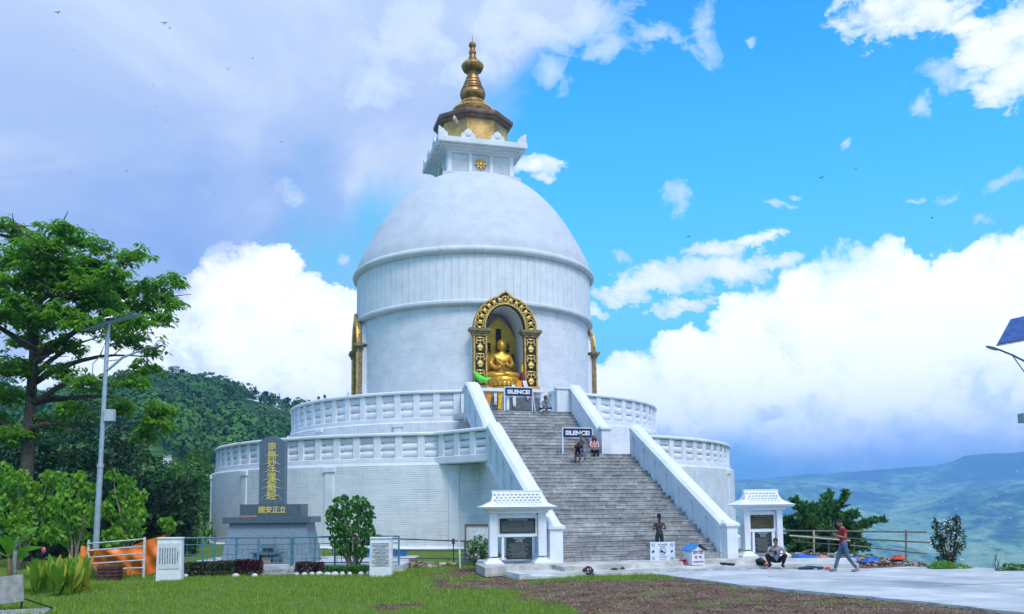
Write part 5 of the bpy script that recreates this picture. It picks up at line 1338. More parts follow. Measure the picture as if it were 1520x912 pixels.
m.box(c, (u.length, 1.0, .05), rot=Rr, mi=1); m.box(c+Rr @ Vector((0, 0, -.03)), (u.length*.98, .98, .03), rot=Rr, mi=0); m.build('solar_panel', [galv, panel_b], lt)
m = MB(); m.path([pt(159, 550), pt(168, 543), pt(182, 531), pt(205, 522), pt(218, 518)], [.05, .048, .045, .04, .035], 10); m.path([pt(160, 536), pt(180, 534)], .02, 6); m.build('arm', galv, lt, smooth='auto')
m = MB(); m.path([pt(158, 534), pt(147, 531), pt(138, 540), pt(137, 554), pt(147, 564), pt(156, 565)], .022, 6); m.build('scroll', galv, lt)
m = MB(); c = pt(223, 517); m.ell(c, (.32, .11, .06), 12, 8, rot=Matrix.Rotation(-.15, 3, 'Y')); m.build('lamp_head', M('lamp_grey', (.18, .2, .22), .5, .3), lt, smooth=True)
m = MB(); c = pt(163, 617); m.box(c, (.34, .26, .44)); m.build('control_box', M('box_grey', (.45, .50, .56), .5, .2), lt, bevel=.015)
m = MB(); m.path([pt(153, 641), pt(167, 628)], .022, 6); m.path([pt(153, 612), pt(160, 612)], .03, 6); m.build('bracket', galv, lt)
Yr = 21.0; rb = atY(1541, 600, Yr)
rt_ = thing('street_lamp', (rb.x, rb.y, float(gz(rb.x, rb.y))), 'solar street lamp at the right edge, tilted blue panel over its lamp arm', 'street lamp')
pr_ = lambda px, py, dy=0.0: atY(px, py, Yr+dy)-rt_.location
m = MB(); m.tube((0, 0, 0), pr_(1541, 505), .09, .07, 12); m.build('pole', galv, rt_, smooth='auto')
m = MB(); q0, q1, q2, q3 = pr_(1480, 513, -.3), pr_(1592, 492, -.3), pr_(1604, 452, .6), pr_(1500, 476, .6); nn = (q1-q0).cross(q3-q0).normalized()*.04
m.add([q0, q1, q2, q3, q0+nn, q1+nn, q2+nn, q3+nn], [(0, 1, 2, 3), (7, 6, 5, 4), (0, 4, 5, 1), (1, 5, 6, 2), (2, 6, 7, 3), (3, 7, 4, 0)]); m.build('solar_panel', M('solar_cells_light', (.05, .10, .28), .55, 0, var=.25, scale=6, spec=.1), rt_)
m = MB()
for f in (0, .5, 1): a_, b_ = q0.lerp(q1, f), q3.lerp(q2, f); m.tube(a_-nn*.15, b_-nn*.15, .018, n=6)
for f in (0, 1): a_, b_ = q0.lerp(q3, f), q1.lerp(q2, f); m.tube(a_-nn*.15, b_-nn*.15, .018, n=6)
m.build('panel_frame', galv, rt_)
m = MB(); m.path([pr_(1541, 562), pr_(1522, 537), pr_(1502, 527), pr_(1482, 519)], [.03, .028, .025, .022], 8); m.path([pr_(1541, 580), pr_(1515, 545), pr_(1503, 528)], .014, 6); m.build('arm', MATS['lamp_grey'], rt_, smooth='auto')
m = MB(); m.ell(pr_(1473, 517), (.17, .08, .035), 12, 6, rot=Matrix.Rotation(.32, 3, 'Y')); m.build('lamp_head', MATS['lamp_grey'], rt_, smooth=True)
m = MB(); m.box(pr_(1527, 621), (.40, .25, .23)); m.build('control_box', M('box_blue_grey', (.28, .33, .42), .5, .2), rt_, bevel=.012)
# ------------------------------------------------------------------ no-entry board, donation box
sg = G(984, 838, .15); nb = thing('notice_board', (sg.x, sg.y, .15), 'white notice board with prohibition pictograms on two legs before the stairs', 'notice board', rz=.1)
m = MB()
for x in (-.44, .44): m.box((x, .02, .30), (.03, .03, .6)); m.box((x, .0, .01), (.04, .3, .02))
m.build('legs', white_metal, nb)
m = MB(); m.box((0, 0, .47), (.92, .03, .68)); m.build('panel', M('notice_white', (.66, .72, .84), .6, var=.04), nb, bevel=.006)
m = MB(); fr = lambda x, z: ((x, -.02, z), (1, 0, 0), (0, 0, 1), (0, -1, 0))
def ring(x, z, r, t_, slash=True, mi=0):
    pts = [(x+r*math.cos(a), -.02, z+r*math.sin(a)) for a in np.linspace(0, 2*PI, 25)]; m.path(pts, t_, 5, mi)
    if slash: m.tube((x-r*.7, -.022, z+r*.7), (x+r*.7, -.022, z-r*.7), t_, n=5, mi=mi)
ring(0, .47, .115, .008, True, 0)
m.prism([(-.085, .03), (-.02, .055), (.03, .0), (.095, -.03), (.09, -.055), (-.03, -.05), (-.09, -.02)], fr(0, .47), .004)
for x, z in ((-.35, .70), (.35, .70), (-.35, .22), (.35, .22)): ring(x, z, .055, .005)
ring(-.35, .46, .05, .004, False)
for x in (-.35, .35): m.prism([(-.05, .02), (-.01, .05), (.05, .03), (.02, -.02), (-.04, -.05)], fr(x, .46), .004)
m.text('NO SHOES', fr(0, .72), .07, .003, bold=.001); m.text('शान्ति स्तूप', fr(0, .64), .05, .003); m.text('Please keep silence', fr(0, .30), .045, .003); m.text('and keep clean', fr(0, .24), .045, .003); m.text('Do not smoke', fr(0, .17), .04, .003)
m.build('pictograms', M('dark_ink', (.04, .05, .10), .7, var=.05, bumpd=0), nb)
bx_ = G(1033, 840, .15); db = thing('donation_box', (bx_.x, bx_.y+.25, .15), 'pale house-shaped donation box with a blue roof at the foot of the stairs', 'donation box', rz=.42)
m = MB(); m.prism([(-.26, 0), (.26, 0), (.28, .50), (0, .68), (-.28, .50)], ((0, -.24, .02), (1, 0, 0), (0, 0, 1), (0, -1, 0)), .48); m.build('box', M('pale_pink_paint', (.70, .66, .70), .6, var=.06), db, bevel=.006)
m = MB()
for s2 in (-1, 1): R_ = Matrix.Rotation(s2*.57, 3, 'Y'); m.box((s2*.185, 0, .645), (.44, .62, .035), rot=R_, mi=0 if s2 < 0 else 1)
m.build('roof', [M('blue_roof', (.04, .22, .50), .5), M('dark_blue_roof', (.02, .035, .07), .5)], db)
m = MB(); f2 = lambda z: ((0, -.244, z), (1, 0, 0), (0, 0, 1), (0, -1, 0))
m.text('दान पेटी', f2(.46), .15, .004, bold=.004); m.text('दा  पा', f2(.29), .13, .004, bold=.004); m.text('DONATIONS', f2(.13), .085, .004, bold=.002, width=.44); m.build('lettering', M('dark_red_ink', (.05, .03, .04), .7, var=.05, bumpd=0), db)
m = MB(); m.prism([(0, 0), (.26, 0), (.26, .2), (0, .2)], ((bx_.x-.56, bx_.y+.1, .18), (1, 0, 0), (0, 0, 1), (0, -1, 0)), .02, 0); m.prism([(.02, .04), (.20, .08), (.24, .16), (.1, .17)], ((bx_.x-.56, bx_.y+.09, .18), (1, 0, 0), (0, 0, 1), (0, -1, 0)), .01, 1); o = m.build('small_placard', [M('placard_red', (.45, .05, .08), .6), black]); tag(o, 'small red placard leaning by the left side of the donation box', 'placard')
# shoes and flower pots
def shoe_pair(p, rz, label, mat, sc_=1.0):
    r_ = thing('shoes', p, label, 'shoes', rz=rz)
    for s2 in (-1, 1):
        m = MB(); m.path([(s2*.07, -.13*sc_, .035), (s2*.07, -.04*sc_, .035), (s2*.07, .07*sc_, .045), (s2*.07, .13*sc_, .055)], [.03, .045, .04, .035], 8); m.build('shoe', mat, r_, smooth=True)
    return r_
blk = M('black_leather', (.015, .015, .018), .4); 
q = G(1072, 838, .15); shoe_pair((q.x, q.y-.3, .15), .4, 'pair of dark shoes on the forecourt edge right of the donation box', blk)
q = G(1086, 840, .15); shoe_pair((q.x, q.y+.1, .15), 1.1, 'second pair of dark shoes on the forecourt edge nearer the squatting man', blk)
q = AX+S(19.3, .62, ZL-.16); shoe_pair(q+Vector((-.1, 0, 0)), .3, 'pair of dark shoes on a stair below the SILENCE trestle', blk, 1.3); 
def pot_plant(p, label, mats, n=60, r=.16, h=.2):
    m = MB(); k = Vector(p)
    for i in range(n): u = rand_unit(1)[0]; m.ell(k+Vector((u[0]*r, u[1]*r, h+u[2]*r*.7)), (.035, .035, .035), 6, 4, mi=i % len(mats))
    for i in range(8): u = rand_unit(1)[0]; m.tube(k, k+Vector((u[0]*r*.7, u[1]*r*.7, h)), .008, n=4, mi=len(mats)-1)
    o = m.build('flower_clump', mats, None, loc=p); tag(o, label, 'flowers'); return o
purple = M('purple_petals', (.16, .04, .12), .7); dleaf = M('dark_leaf_flat', (.04, .07, .03), .6)
q = G(873, 856); pot_plant((q.x, q.y, 0), 'clump of purple flowers at the forecourt edge', [purple, purple, dleaf])
q = G(912, 853); pot_plant((q.x, q.y, 0), 'low dark clump with few mauve blooms right of the purple flowers', [dleaf, dleaf, purple], 45, .14, .10)
q = G(924, 852); pot_plant((q.x, q.y, 0), 'small upright dark clump beside the low one', [dleaf, purple, dleaf], 30, .09, .14)
# ------------------------------------------------------------------ wall-foot clutter on the left
pp_ = G(683, 845); m = MB(); r_ = thing('marker_pole', (pp_.x, pp_.y, 0), 'thin white pole with blue bands standing on the grass before the white wall', 'pole')
m.tube((0, 0, 0), (-.03, 0, 1.05), .03, n=10); m.build('pole', M('pole_white', (.72, .76, .84), .5), r_, smooth='auto')
bluep = M('blue_plastic', (.03, .19, .50), .45)
q = G(697, 830, .1); m = MB(); r_ = thing('drum_barrel', (q.x-.0, q.y+.2, .05), 'upright blue plastic barrel behind the thin white pole', 'barrel')
m.lathe([(0, 0), (.22, 0), (.24, .05), (.24, .3), (.25, .32), (.24, .34), (.24, .62), (.25, .64), (.23, .82), (.1, .86), (0, .86)], n=20); m.build('barrel', bluep, r_, smooth='auto')
q = G(588, 832, .1); m = MB(); r_ = thing('blue_tub', (q.x+.1, q.y+.4, .05), 'blue plastic tub half hidden behind the inscribed stone right of the tree', 'tub')
m.lathe([(0, 0), (.26, 0), (.34, .42), (.36, .44), (.32, .44), (.25, .05), (0, .05)], n=20); m.build('tub', bluep, r_, smooth='auto')
q = G(548, 828, .25); m = MB(); m.box((0, 0, .28), (.5, .4, .56)); m.box((0, 0, .6), (.56, .46, .07)); o = m.build('blue_bin', bluep, bevel=.03); o.location = (q.x, q.y+.2, .0); tag(o, 'blue plastic bin behind the young tree by the fence', 'bin')
gp = M('dark_pipe', (.04, .04, .042), .6, .2, var=.3)
rl = thing('pipe_fence', G(585, 838, .1), 'dark thin pipe rails strung along the foot of the white wall', 'fence')
rp = lambda px, py, Y=34.2: atY(px, py, Y)-rl.location
for a_, b_ in (((583, 800), (700, 804)), ((583, 817.5), (724, 818.5)), ((590, 829), (712, 830))):
    m = MB(); m.tube(rp(*a_), rp(*b_), .024 if a_[1] < 810 else .016, n=6); m.build('rail', gp, rl)
for px in (592, 673): m = MB(); m.tube(rp(px, 800), rp(px, 845), .022, n=6); m.build('post', gp, rl)
m = MB(); m.box(rp(673, 804), (.10, .10, .2)); m.build('clamp', gp, rl)
q0 = G(690, 842, .1); bf = thing('framed_board', (q0.x, q0.y+2.2, .1), 'brown framed white board leaning on the wall behind the shrubs', 'board')
fp = lambda px, py: atY(px, py, q0.y+2.2)-bf.location
m = MB(); A, B, C_, D_ = fp(691, 830), fp(732, 830), fp(732, 779), fp(691, 779); m.add([A, B, C_, D_, *[k+Vector((0, .04, 0)) for k in (A, B, C_, D_)]], [(0, 1, 2, 3), (7, 6, 5, 4), (0, 4, 5, 1), (1, 5, 6, 2), (2, 6, 7, 3), (3, 7, 4, 0)]); m.build('board', M('board_white', (.60, .63, .66), .7), bf)
m = MB(); m.tube(A+Vector((0, -.03, 0)), D_+Vector((0, -.03, 0)), .035, n=6); m.tube(D_+Vector((0, -.03, 0)), C_+Vector((0, -.03, 0)), .04, n=6); m.build('wooden_frame', M('brown_wood', (.17, .12, .085), .8), bf)
def rubble(name, label_kind, cx, cy, rx, ry, n, mats, hmax=.35, smin=.04, smax=.16, seed=1, base=0.0):
    R_ = random.Random(seed); m = MB()
    for i in range(n):
        a = R_.uniform(0, 2*PI); r = math.sqrt(R_.random()); x, y = cx+rx*r*math.cos(a), cy+ry*r*math.sin(a); z = float(gz(x, y))+hmax*(1-r)**.8*R_.uniform(.2, 1)+base; s_ = R_.uniform(smin, smax)
        Rm = Matrix.Rotation(R_.uniform(0, 6), 3, 'Z') @ Matrix.Rotation(R_.uniform(-.6, .6), 3, 'X')
        d = (s_*R_.uniform(.8, 1.9), s_*R_.uniform(.6, 1.2), s_*R_.uniform(.25, .8)); vs = []
        for zz in (-.5, .5):
            for xx, yy in ((-.5, -.5), (.5, -.5), (.5, .5), (-.5, .5)): vs.append(Vector((x, y, z))+Rm @ Vector((xx*d[0]*R_.uniform(.7, 1), yy*d[1]*R_.uniform(.7, 1), zz*d[2]*R_.uniform(.7, 1))))
        m.hexa(vs, R_.randrange(len(mats)))
    o = m.build(name, mats); tag(o, kind='stuff'); return o
st1, st2, st3, st4 = M('pale_rubble', (.40, .35, .28), .9, var=.3), M('brown_rubble', (.17, .11, .07), .9, var=.35), M('grey_rubble', (.27, .26, .25), .9, var=.3), M('dark_earth', (.085, .05, .035), .95, var=.4)
q = G(612, 838, .1); rubble('rubble', '', q.x, q.y-.3, 1.0, .8, 130, [st1, st2, st3], .22, .05, .22, 3)
q = G(650, 838, .1); rubble('rubble', '', q.x+.3, q.y-.2, .7, .4, 30, [st2, st1], .10, .05, .2, 4)
q = G(716, 836, .1); m = MB(); m.box((0, 0, .11), (.75, .4, .24)); o = m.build('concrete_block', concrete, bevel=.02); o.location = (q.x-.4, q.y+.6, .08); tag(o, 'grey concrete block by the left foot of the left tablet pavilion', 'block')
# ------------------------------------------------------------------ right side: rubble bank, fence, tarps
earth = MB(); V = []; nu = 60; nv_ = 16
for j in range(nv_+1):
    for i in range(nu+1):
        u, v = i/nu, j/nv_; x = 9.6+u*6.4; y = 34.6+v*3.2-u*3.4; b_ = math.sin(PI*min(1, u*1.02))**.5*math.sin(PI*v); z = min(float(gz(x, y)), .0)*.2-.12+.50*b_*(1-.35*u)+(mnoise.noise(Vector((x*1.5, y*1.5, 3)))*.13+mnoise.noise(Vector((x*5, y*5, 3)))*.05)*b_
        V.append((x, y, z))
earth.add(V, [(j*(nu+1)+i, j*(nu+1)+i+1, (j+1)*(nu+1)+i+1, (j+1)*(nu+1)+i) for j in range(nv_) for i in range(nu)])
o = earth.build('earth_bank', M('red_brown_earth', (.15, .09, .06), .95, var=.4, scale=3, dirt=.5, dirtcol=(.3, .24, .17)), smooth=True); tag(o, kind='structure')
R_ = random.Random(5)
rm = MB(); mats = [st1, st2, st3, st4]
for i in range(1500):
    u = R_.random(); v = R_.uniform(.05, .75); x = 9.7+u*6.2; y = 34.6+v*3.2-u*3.4; b_ = math.sin(PI*min(1, u*1.02))**.5*math.sin(PI*v); z = -.10+.50*b_*(1-.35*u); s_ = R_.uniform(.03, .13)
    Rm = Matrix.Rotation(R_.uniform(0, 6), 3, 'Z') @ Matrix.Rotation(R_.uniform(-.7, .7), 3, 'X'); d = (s_*R_.uniform(.8, 2.6), s_*R_.uniform(.5, 1.1), s_*R_.uniform(.2, .7)); rm.box((x, y, z+.02), d, rot=Rm, mi=R_.randrange(4))
tag(rm.build('rubble', mats), kind='stuff')
def crumpled(name, px, py, w, d, h, mat, label, seed, z=.3, cat='tarpaulin', Y=None):
    c = G(px, py, z) if Y is None else atY(px, py, Y); V = []; n_ = 18
    for side in (0, 1):
        for j in range(n_+1):
            for i in range(n_+1):
                u, v = i/n_*2-1, j/n_*2-1; r = min(1, math.hypot(u, v)); hh = h*(1-r**3)*(.65+.5*mnoise.noise(Vector((u*2.2, v*2.2, seed))))+.05*mnoise.noise(Vector((u*6, v*6, seed)))
                V.append((u*w/2*(1+.15*mnoise.noise(Vector((v*2, seed, 1)))), v*d/2, max(hh, 0)*(1-side)-.02*side))
    n1 = n_+1; N = n1*n1; Fs = []
    for j in range(n_):
        for i in range(n_): q = j*n1+i; Fs += [(q, q+1, q+n1+1, q+n1), (N+q, N+q+n1, N+q+n1+1, N+q+1)]
    m = MB(); m.add(V, Fs); o = m.build(name, mat, smooth=True); o.location = (c.x, c.y, c.z-.03); tag(o, label, cat); return o
bt_ = M('blue_tarpaulin', (.02, .12, .50), .4, var=.2, scale=3, spec=.5); pk = M('salmon_cloth', (.62, .25, .18), .8, var=.2); rd_ = M('red_cloth', (.60, .06, .03), .7); 
crumpled('tarpaulin', 1198, 831, 1.5, .7, .34, bt_, 'blue tarpaulin heap at the left end of the rubble bank', 1, Y=34.0)
crumpled('cloth', 1220, 833, .62, .5, .30, pk, 'salmon cloth bundle between the two blue tarpaulins', 2, Y=33.4, cat='cloth')
crumpled('tarpaulin', 1262, 832.5, 1.35, .6, .20, bt_, 'blue tarpaulin in the middle of the rubble bank behind the walking man', 3, Y=33.5)
crumpled('tarpaulin', 1293, 833, .75, .5, .24, bt_, 'small blue tarpaulin at the right of the rubble bank', 4, Y=33.2)
crumpled('cloth', 1333, 829, .5, .4, .2, rd_, 'red orange cloth on top of the rubble bank', 5, Y=32.9, cat='cloth')
q = G(1290, 837, .2); m = MB(); m.box((0, 0, 0), (2.9, .35, .14)); o = m.build('concrete_beam', conc2, bevel=.02); o.location = (11.6, 33.0, .20); o.rotation_euler = (0, 0, -.03); tag(o, 'pale concrete beam lying along the forecourt in front of the blue tarpaulins', 'beam')
m = MB(); m.path([(-.45, 0, .0), (-.1, .02, .03), (.4, 0, .02)], [.05, .07, .04], 8, 0); m.ell((.55, 0, .0), (.12, .08, .06), 8, 6, 1); o = m.build('bag', [M('dark_blue_cloth', (.03, .05, .09), .7), rd_]); q = G(1205, 846, .06); o.location = (q.x, q.y, .10); tag(o, 'dark bag with a red end lying on the kerb left of the walking man', 'bag')
pipe = M('rusty_pipe', (.26, .20, .17), .6, .3, var=.35, scale=8, dirt=.5, dirtcol=(.4, .36, .32)); bam = M('bamboo_pole', (.55, .47, .33), .7, var=.2)
rf = thing('railing', (13, 35.2, 0), 'makeshift pipe railing on the cliff edge behind the walking man', 'railing')
fq = lambda px, py, Y: atY(px, py, Y)-rf.location
for a_, b_, r0, mat in (((1150, 788, 37.0), (1376, 790, 33.2), .035, pipe), ((1172, 795, 36.6), (1388, 806, 33.2), .030, pipe), ((1172, 795.5, 36.3), (1262, 803, 34.8), .035, bam), ((1180, 805, 36.3), (1250, 809, 35), .022, pipe), ((1262, 810, 34.8), (1376, 822, 33.2), .032, pipe)):
    m = MB(); m.tube(fq(*a_), fq(*b_), r0, n=8); m.build('rail', mat, rf, smooth='auto')
for px, y0, y1, Y in ((1208, 787, 838, 35.9), (1230, 800, 838, 35.4), (1345, 787, 842, 33.6), (1268, 805, 838, 34.8)):
    m = MB(); m.tube(fq(px, y0, Y), fq(px, y1, Y), .042 if y0 < 790 else .022, n=8); m.build('post', pipe if px != 1208 else bam, rf, smooth='auto')
m = MB(); m.path([fq(1213, 805, 35.8), fq(1222, 812, 35.7), fq(1236, 816, 35.4), fq(1252, 812, 35.2)], .02, 6); m.build('drooping_cable', gp, rf)
for i, (px, py, dx) in enumerate(((1168, 824, .9), (1185, 822, 1.2), (1200, 818, .8), (1222, 824, 1.1))):
    c = atY(px, py, 35.6); m = MB(); m.tube((-dx/2, 0, -.03), (dx/2, .1, .05), .03, .02, 6); o = m.build('branch', M('dry_branch', (.24, .16, .10), .9), None); o.location = c; o.rotation_euler = (0, 0, .3*i); tag(o, ['dry branch lying beside the right tablet pavilion', 'long dry branch over the left part of the rubble bank', 'short dry branch just left of the pale railing post', 'dry branch right of the pale railing post'][i], 'branch')
# ------------------------------------------------------------------ trees and plants
bark = M('bark', (.085, .068, .055), .9, var=.35, scale=8); bark_l = M('pale_bark', (.24, .21, .17), .9, var=.3, scale=8)
def plant(name, loc, label, cat, group=None): return thing(name, loc, label, cat, group)
def limb_pts(a, b, sag, n=6, jit=.15, R_=rng):
    a, b = Vector(a), Vector(b); L = (b-a).length; out = []
    for i in range(n+1):
        t = i/n; p = a.lerp(b, t)+Vector((0, 0, sag*math.sin(PI*t)*L)); 
        if 0 < i < n: p += Vector((R_.uniform(-1, 1), R_.uniform(-1, 1), R_.uniform(-.6, .6)))*jit*L*.12
        out.append(p)
    return out
def foliage(name, C, mat, root, L, W, up=.6, droop=0.0, spread=None, fold=.12, face=None):
    """C: leaf centres (n,3) in world coordinates"""
    n = len(C); Nn = rand_unit(n)*(1-up)+np.array([0, 0, up]); D = rand_unit(n); D[:, 2] = D[:, 2]*.4-droop
    Ls = L*nr.uniform(.65, 1.3, n); V, Fq = leaves_arrays(C, Nn, D, Ls, Ls*W, fold)
    return fast_mesh(name, V, Fq, mat, parent=root, loc=tuple(root.location))
def clump_pts(c, r, n, flat=1.0, shell=.35):
    u = rand_unit(n); q = nr.uniform(shell, 1, (n, 1))**.6; return np.array(c)+u*q*np.array([r, r, r*flat])
# --- the big layered tree at the left
def big_tree():
    Y0 = 37.0; P = lambda px, py, dy=0.0: atY(px, py, Y0+dy)
    base = P(38, 790); r_ = plant('layered_tree', (base.x, base.y, -.3), 'tall spreading tree with flat layered foliage behind the left street lamp', 'tree')
    L0 = r_.location; loc = lambda p: p-L0
    mb = MB()
    trunk = [loc(q) for q in (Vector((base.x, base.y, -.3)), P(40, 700), P(44, 620), P(48, 560), P(52, 490), P(55, 440), P(60, 400), P(62, 360))]; mb.path(trunk, [.30, .27, .23, .20, .17, .13, .09, .04], 12)
    lays = []                                     # (px,py,dy) tips of limbs with foliage pads
    limbs = [((48, 560), (150, 500), 1.5), ((50, 530), (215, 470), -.5), ((52, 480), (160, 420), -1.5), ((54, 450), (205, 385), .8), ((58, 400), (150, 372), 1), ((60, 370), (92, 332), .3), ((58, 400), (20, 330), -.6),
             ((52, 480), (-60, 400), 0), ((50, 520), (-90, 470), 1), ((48, 560), (-70, 560), -1), ((46, 600), (150, 600), .5), ((44, 640), (120, 640), -1.5), ((50, 540), (255, 440), 1.8), ((48, 570), (220, 530), -1.2), ((42, 650), (-60, 620), 1), ((60, 380), (-40, 350), 1.5),
             ((50, 520), (30, 420), -2.5), ((52, 480), (100, 440), -2.8), ((46, 590), (60, 520), -3.0), ((46, 600), (235, 610), 2.2), ((46, 600), (190, 565), -2)]
    for (a, b, dy) in limbs:
        pts = [loc(q) for q in limb_pts(P(*a), P(*b, dy), .10, 7)]; L = (pts[-1]-pts[0]).length; mb.path(pts, [max(.025, .15*(1-i/7.5)*min(1, L/5+.3)) for i in range(8)], 7)
        for k in range(3, 8):
            side = Vector((rng.uniform(-1, 1), rng.uniform(-1.6, 1.6), rng.uniform(.05, .5)))*.8; tip = pts[k]+side; mb.path([pts[k], tip], [.03, .012], 5)
    mb.build('trunk', bark, r_, smooth=True)
    pads = [(8, 330, 26, 8), (35, 350, 34, 12), (88, 332, 26, 10), (60, 360, 40, 14), (110, 352, 30, 9), (150, 360, 22, 7), (20, 380, 44, 14), (80, 388, 46, 14), (130, 385, 40, 12), (190, 378, 24, 8), (212, 372, 10, 4), (165, 400, 26, 10),
            (15, 415, 40, 12), (70, 420, 40, 12), (120, 425, 44, 13), (175, 425, 40, 13), (225, 420, 34, 9), (258, 413, 20, 6), (150, 445, 50, 14), (205, 450, 36, 10), (240, 440, 28, 8), (262, 448, 14, 5), (10, 460, 50, 15), (90, 462, 46, 14),
            (130, 478, 40, 12), (195, 475, 40, 10), (240, 465, 24, 7), (40, 500, 40, 12), (100, 510, 30, 10), (190, 500, 36, 9), (20, 540, 44, 13), (225, 515, 20, 6), (90, 545, 24, 8), (5, 580, 34, 14), (130, 560, 34, 9), (215, 542, 28, 8), (195, 560, 24, 7),
            (-40, 400, 60, 20), (-60, 470, 60, 20), (-50, 560, 60, 20), (-20, 620, 50, 18), (20, 640, 40, 14), (70, 620, 30, 10), (105, 600, 24, 8), (178, 600, 24, 9), (235, 605, 24, 10), (232, 625, 26, 9), (215, 640, 18, 8), (60, 455, 30, 10), (50, 395, 36, 12), (100, 405, 40, 12), (30, 440, 30, 10), (140, 405, 34, 10), (55, 475, 34, 10)]
    C, Dn = [], []
    for (px, py, rx, ry) in pads:
        rx *= .86; n = int(rx*ry*1.9)+70
        c = P(px, py+2, rng.uniform(-2.6, 2.6)); k = Y0/F_
        # pad: several sprays on a flattened dome, each spray a rosette of drooping leaflets
        ns = max(6, n//11); u = rand_unit(ns); u[:, 2] = np.abs(u[:, 2]); q = nr.uniform(.1, 1, (ns, 1))**.5
        S_ = np.array(c)+u*q*np.array([rx*k, rx*k*.9, ry*k*1.0])+nr.normal(0, .16, (ns, 3))-np.array([0, 0, ry*k*.5])
        for s_ in S_:
            a = nr.uniform(0, 2*PI, 9); d = np.stack([np.cos(a), np.sin(a), -.25-.4*nr.uniform(size=9)], 1); C.append(s_+d*.17+nr.normal(0, .05, (9, 3))); Dn.append(d)
    C = np.concatenate(C); D = np.concatenate(Dn); n = len(C); Nn = np.array([0, 0, 1.0])+rand_unit(n)*.35; L = nr.uniform(.20, .38, n)
    V, Fq = leaves_arrays(C, Nn, D, L, L*.40, .1)
    fast_mesh('crown', V, Fq, leaf_mat('layered_leaf', (.07, .20, .018), (.17, .38, .035), (.32, .52, .06), trans=.5), parent=r_, loc=tuple(L0))
    print('big tree leaves', n)
big_tree()
def shelter_scale(p, px_w): return px_w*p.length/1300
def bushy(name, px, py, Y, blobs, mat, label, cat, leaf=.16, w=.55, dens=1.0, stems=3, up=.45, droop=.3, bk=None, group=None, gnd=None, flat=1.0):
    """blobs in reference pixels (x, y, rx, ry) at depth Y; foliage is laid through a volume as deep as it is wide"""
    b = atY(px, py, Y); zb = float(gz(b.x, b.y)) if gnd is None else gnd; r_ = plant(name, (b.x, b.y, zb), label, cat, group); L0 = r_.location; k = Y/F_
    mb = MB(); bk = bk or bark
    C = []
    for i, (x, y, rx, ry) in enumerate(blobs):
        c = atY(x, y, Y+rng.uniform(-.5, .5)*rx*k*1.2); n = int(dens*rx*ry*k*k/(leaf*leaf)*26)+20
        C.append(clump_pts(c, 1, n, 1)*0+np.array(c)+(rand_unit(n)*nr.uniform(.35, 1.02, (n, 1))**.55)*np.array([rx*k, min(rx, ry)*k*1.1, ry*k]))
        if i % max(1, len(blobs)//max(stems, 1)) == 0 or stems >= len(blobs):
            s0 = Vector((rng.uniform(-.15, .15), rng.uniform(-.15, .15), 0)); mb.path(limb_pts(s0, Vector(c)-L0, .02, 5), [.05*Y/30, .045*Y/30, .035*Y/30, .03*Y/30, .02*Y/30, .01], 7)
    mb.build('trunk' if cat == 'tree' else 'stem', bk, r_, smooth=True)
    C = np.concatenate(C); foliage('crown' if cat == 'tree' else 'leaves', C, mat, r_, leaf, w, up=up, droop=droop); return r_
bright = leaf_mat('bright_leaf', (.09, .26, .015), (.18, .40, .03), (.34, .46, .05), trans=.4)
mid = leaf_mat('mid_leaf', (.04, .13, .018), (.09, .24, .035), (.16, .32, .05), trans=.3)
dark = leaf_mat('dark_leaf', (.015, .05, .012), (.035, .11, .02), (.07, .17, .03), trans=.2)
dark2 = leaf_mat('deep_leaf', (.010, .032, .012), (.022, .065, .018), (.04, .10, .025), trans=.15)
# dark woodland behind (each tree its own)
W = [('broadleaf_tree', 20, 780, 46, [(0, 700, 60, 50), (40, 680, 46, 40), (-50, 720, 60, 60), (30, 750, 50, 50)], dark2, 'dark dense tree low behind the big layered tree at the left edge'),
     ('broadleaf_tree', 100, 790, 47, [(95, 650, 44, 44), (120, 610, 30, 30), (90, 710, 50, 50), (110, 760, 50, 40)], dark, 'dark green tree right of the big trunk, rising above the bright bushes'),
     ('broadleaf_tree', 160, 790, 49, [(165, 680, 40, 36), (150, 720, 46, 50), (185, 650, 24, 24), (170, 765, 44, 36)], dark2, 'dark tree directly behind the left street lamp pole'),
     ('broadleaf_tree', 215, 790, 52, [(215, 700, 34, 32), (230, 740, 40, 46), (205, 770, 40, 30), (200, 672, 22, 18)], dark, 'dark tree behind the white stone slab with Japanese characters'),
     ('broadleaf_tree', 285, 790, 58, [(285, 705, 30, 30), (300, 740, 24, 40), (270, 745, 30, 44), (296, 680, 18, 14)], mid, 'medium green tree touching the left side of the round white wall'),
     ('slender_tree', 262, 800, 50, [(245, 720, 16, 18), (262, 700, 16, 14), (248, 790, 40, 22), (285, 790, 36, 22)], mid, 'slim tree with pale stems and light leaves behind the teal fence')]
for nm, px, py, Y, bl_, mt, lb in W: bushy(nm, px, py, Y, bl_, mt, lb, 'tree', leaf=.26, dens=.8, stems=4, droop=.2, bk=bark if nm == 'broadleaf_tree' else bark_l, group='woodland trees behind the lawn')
und = plant('undergrowth', (-14, 44, 0), None, None); und['kind'] = 'stuff'; n_ = 42000; xx = nr.uniform(-36, -8.5, n_); yy = nr.uniform(37.5, 46, n_)
yy = np.maximum(yy, 37.5+np.maximum(0, (xx+15))*.9); zz = nr.uniform(0, 1, n_)**1.1*(2.6+fbm(xx, yy, 3, 3)*1.8); ok_ = (np.hypot(xx-AX.x, yy-AX.y) > 17.6) & (xx < -.338*yy-.4)
Cu = np.stack([xx, yy, zz], 1)[ok_]; o = foliage('undergrowth', Cu, dark2, None, .34, .5, up=.4) if False else None
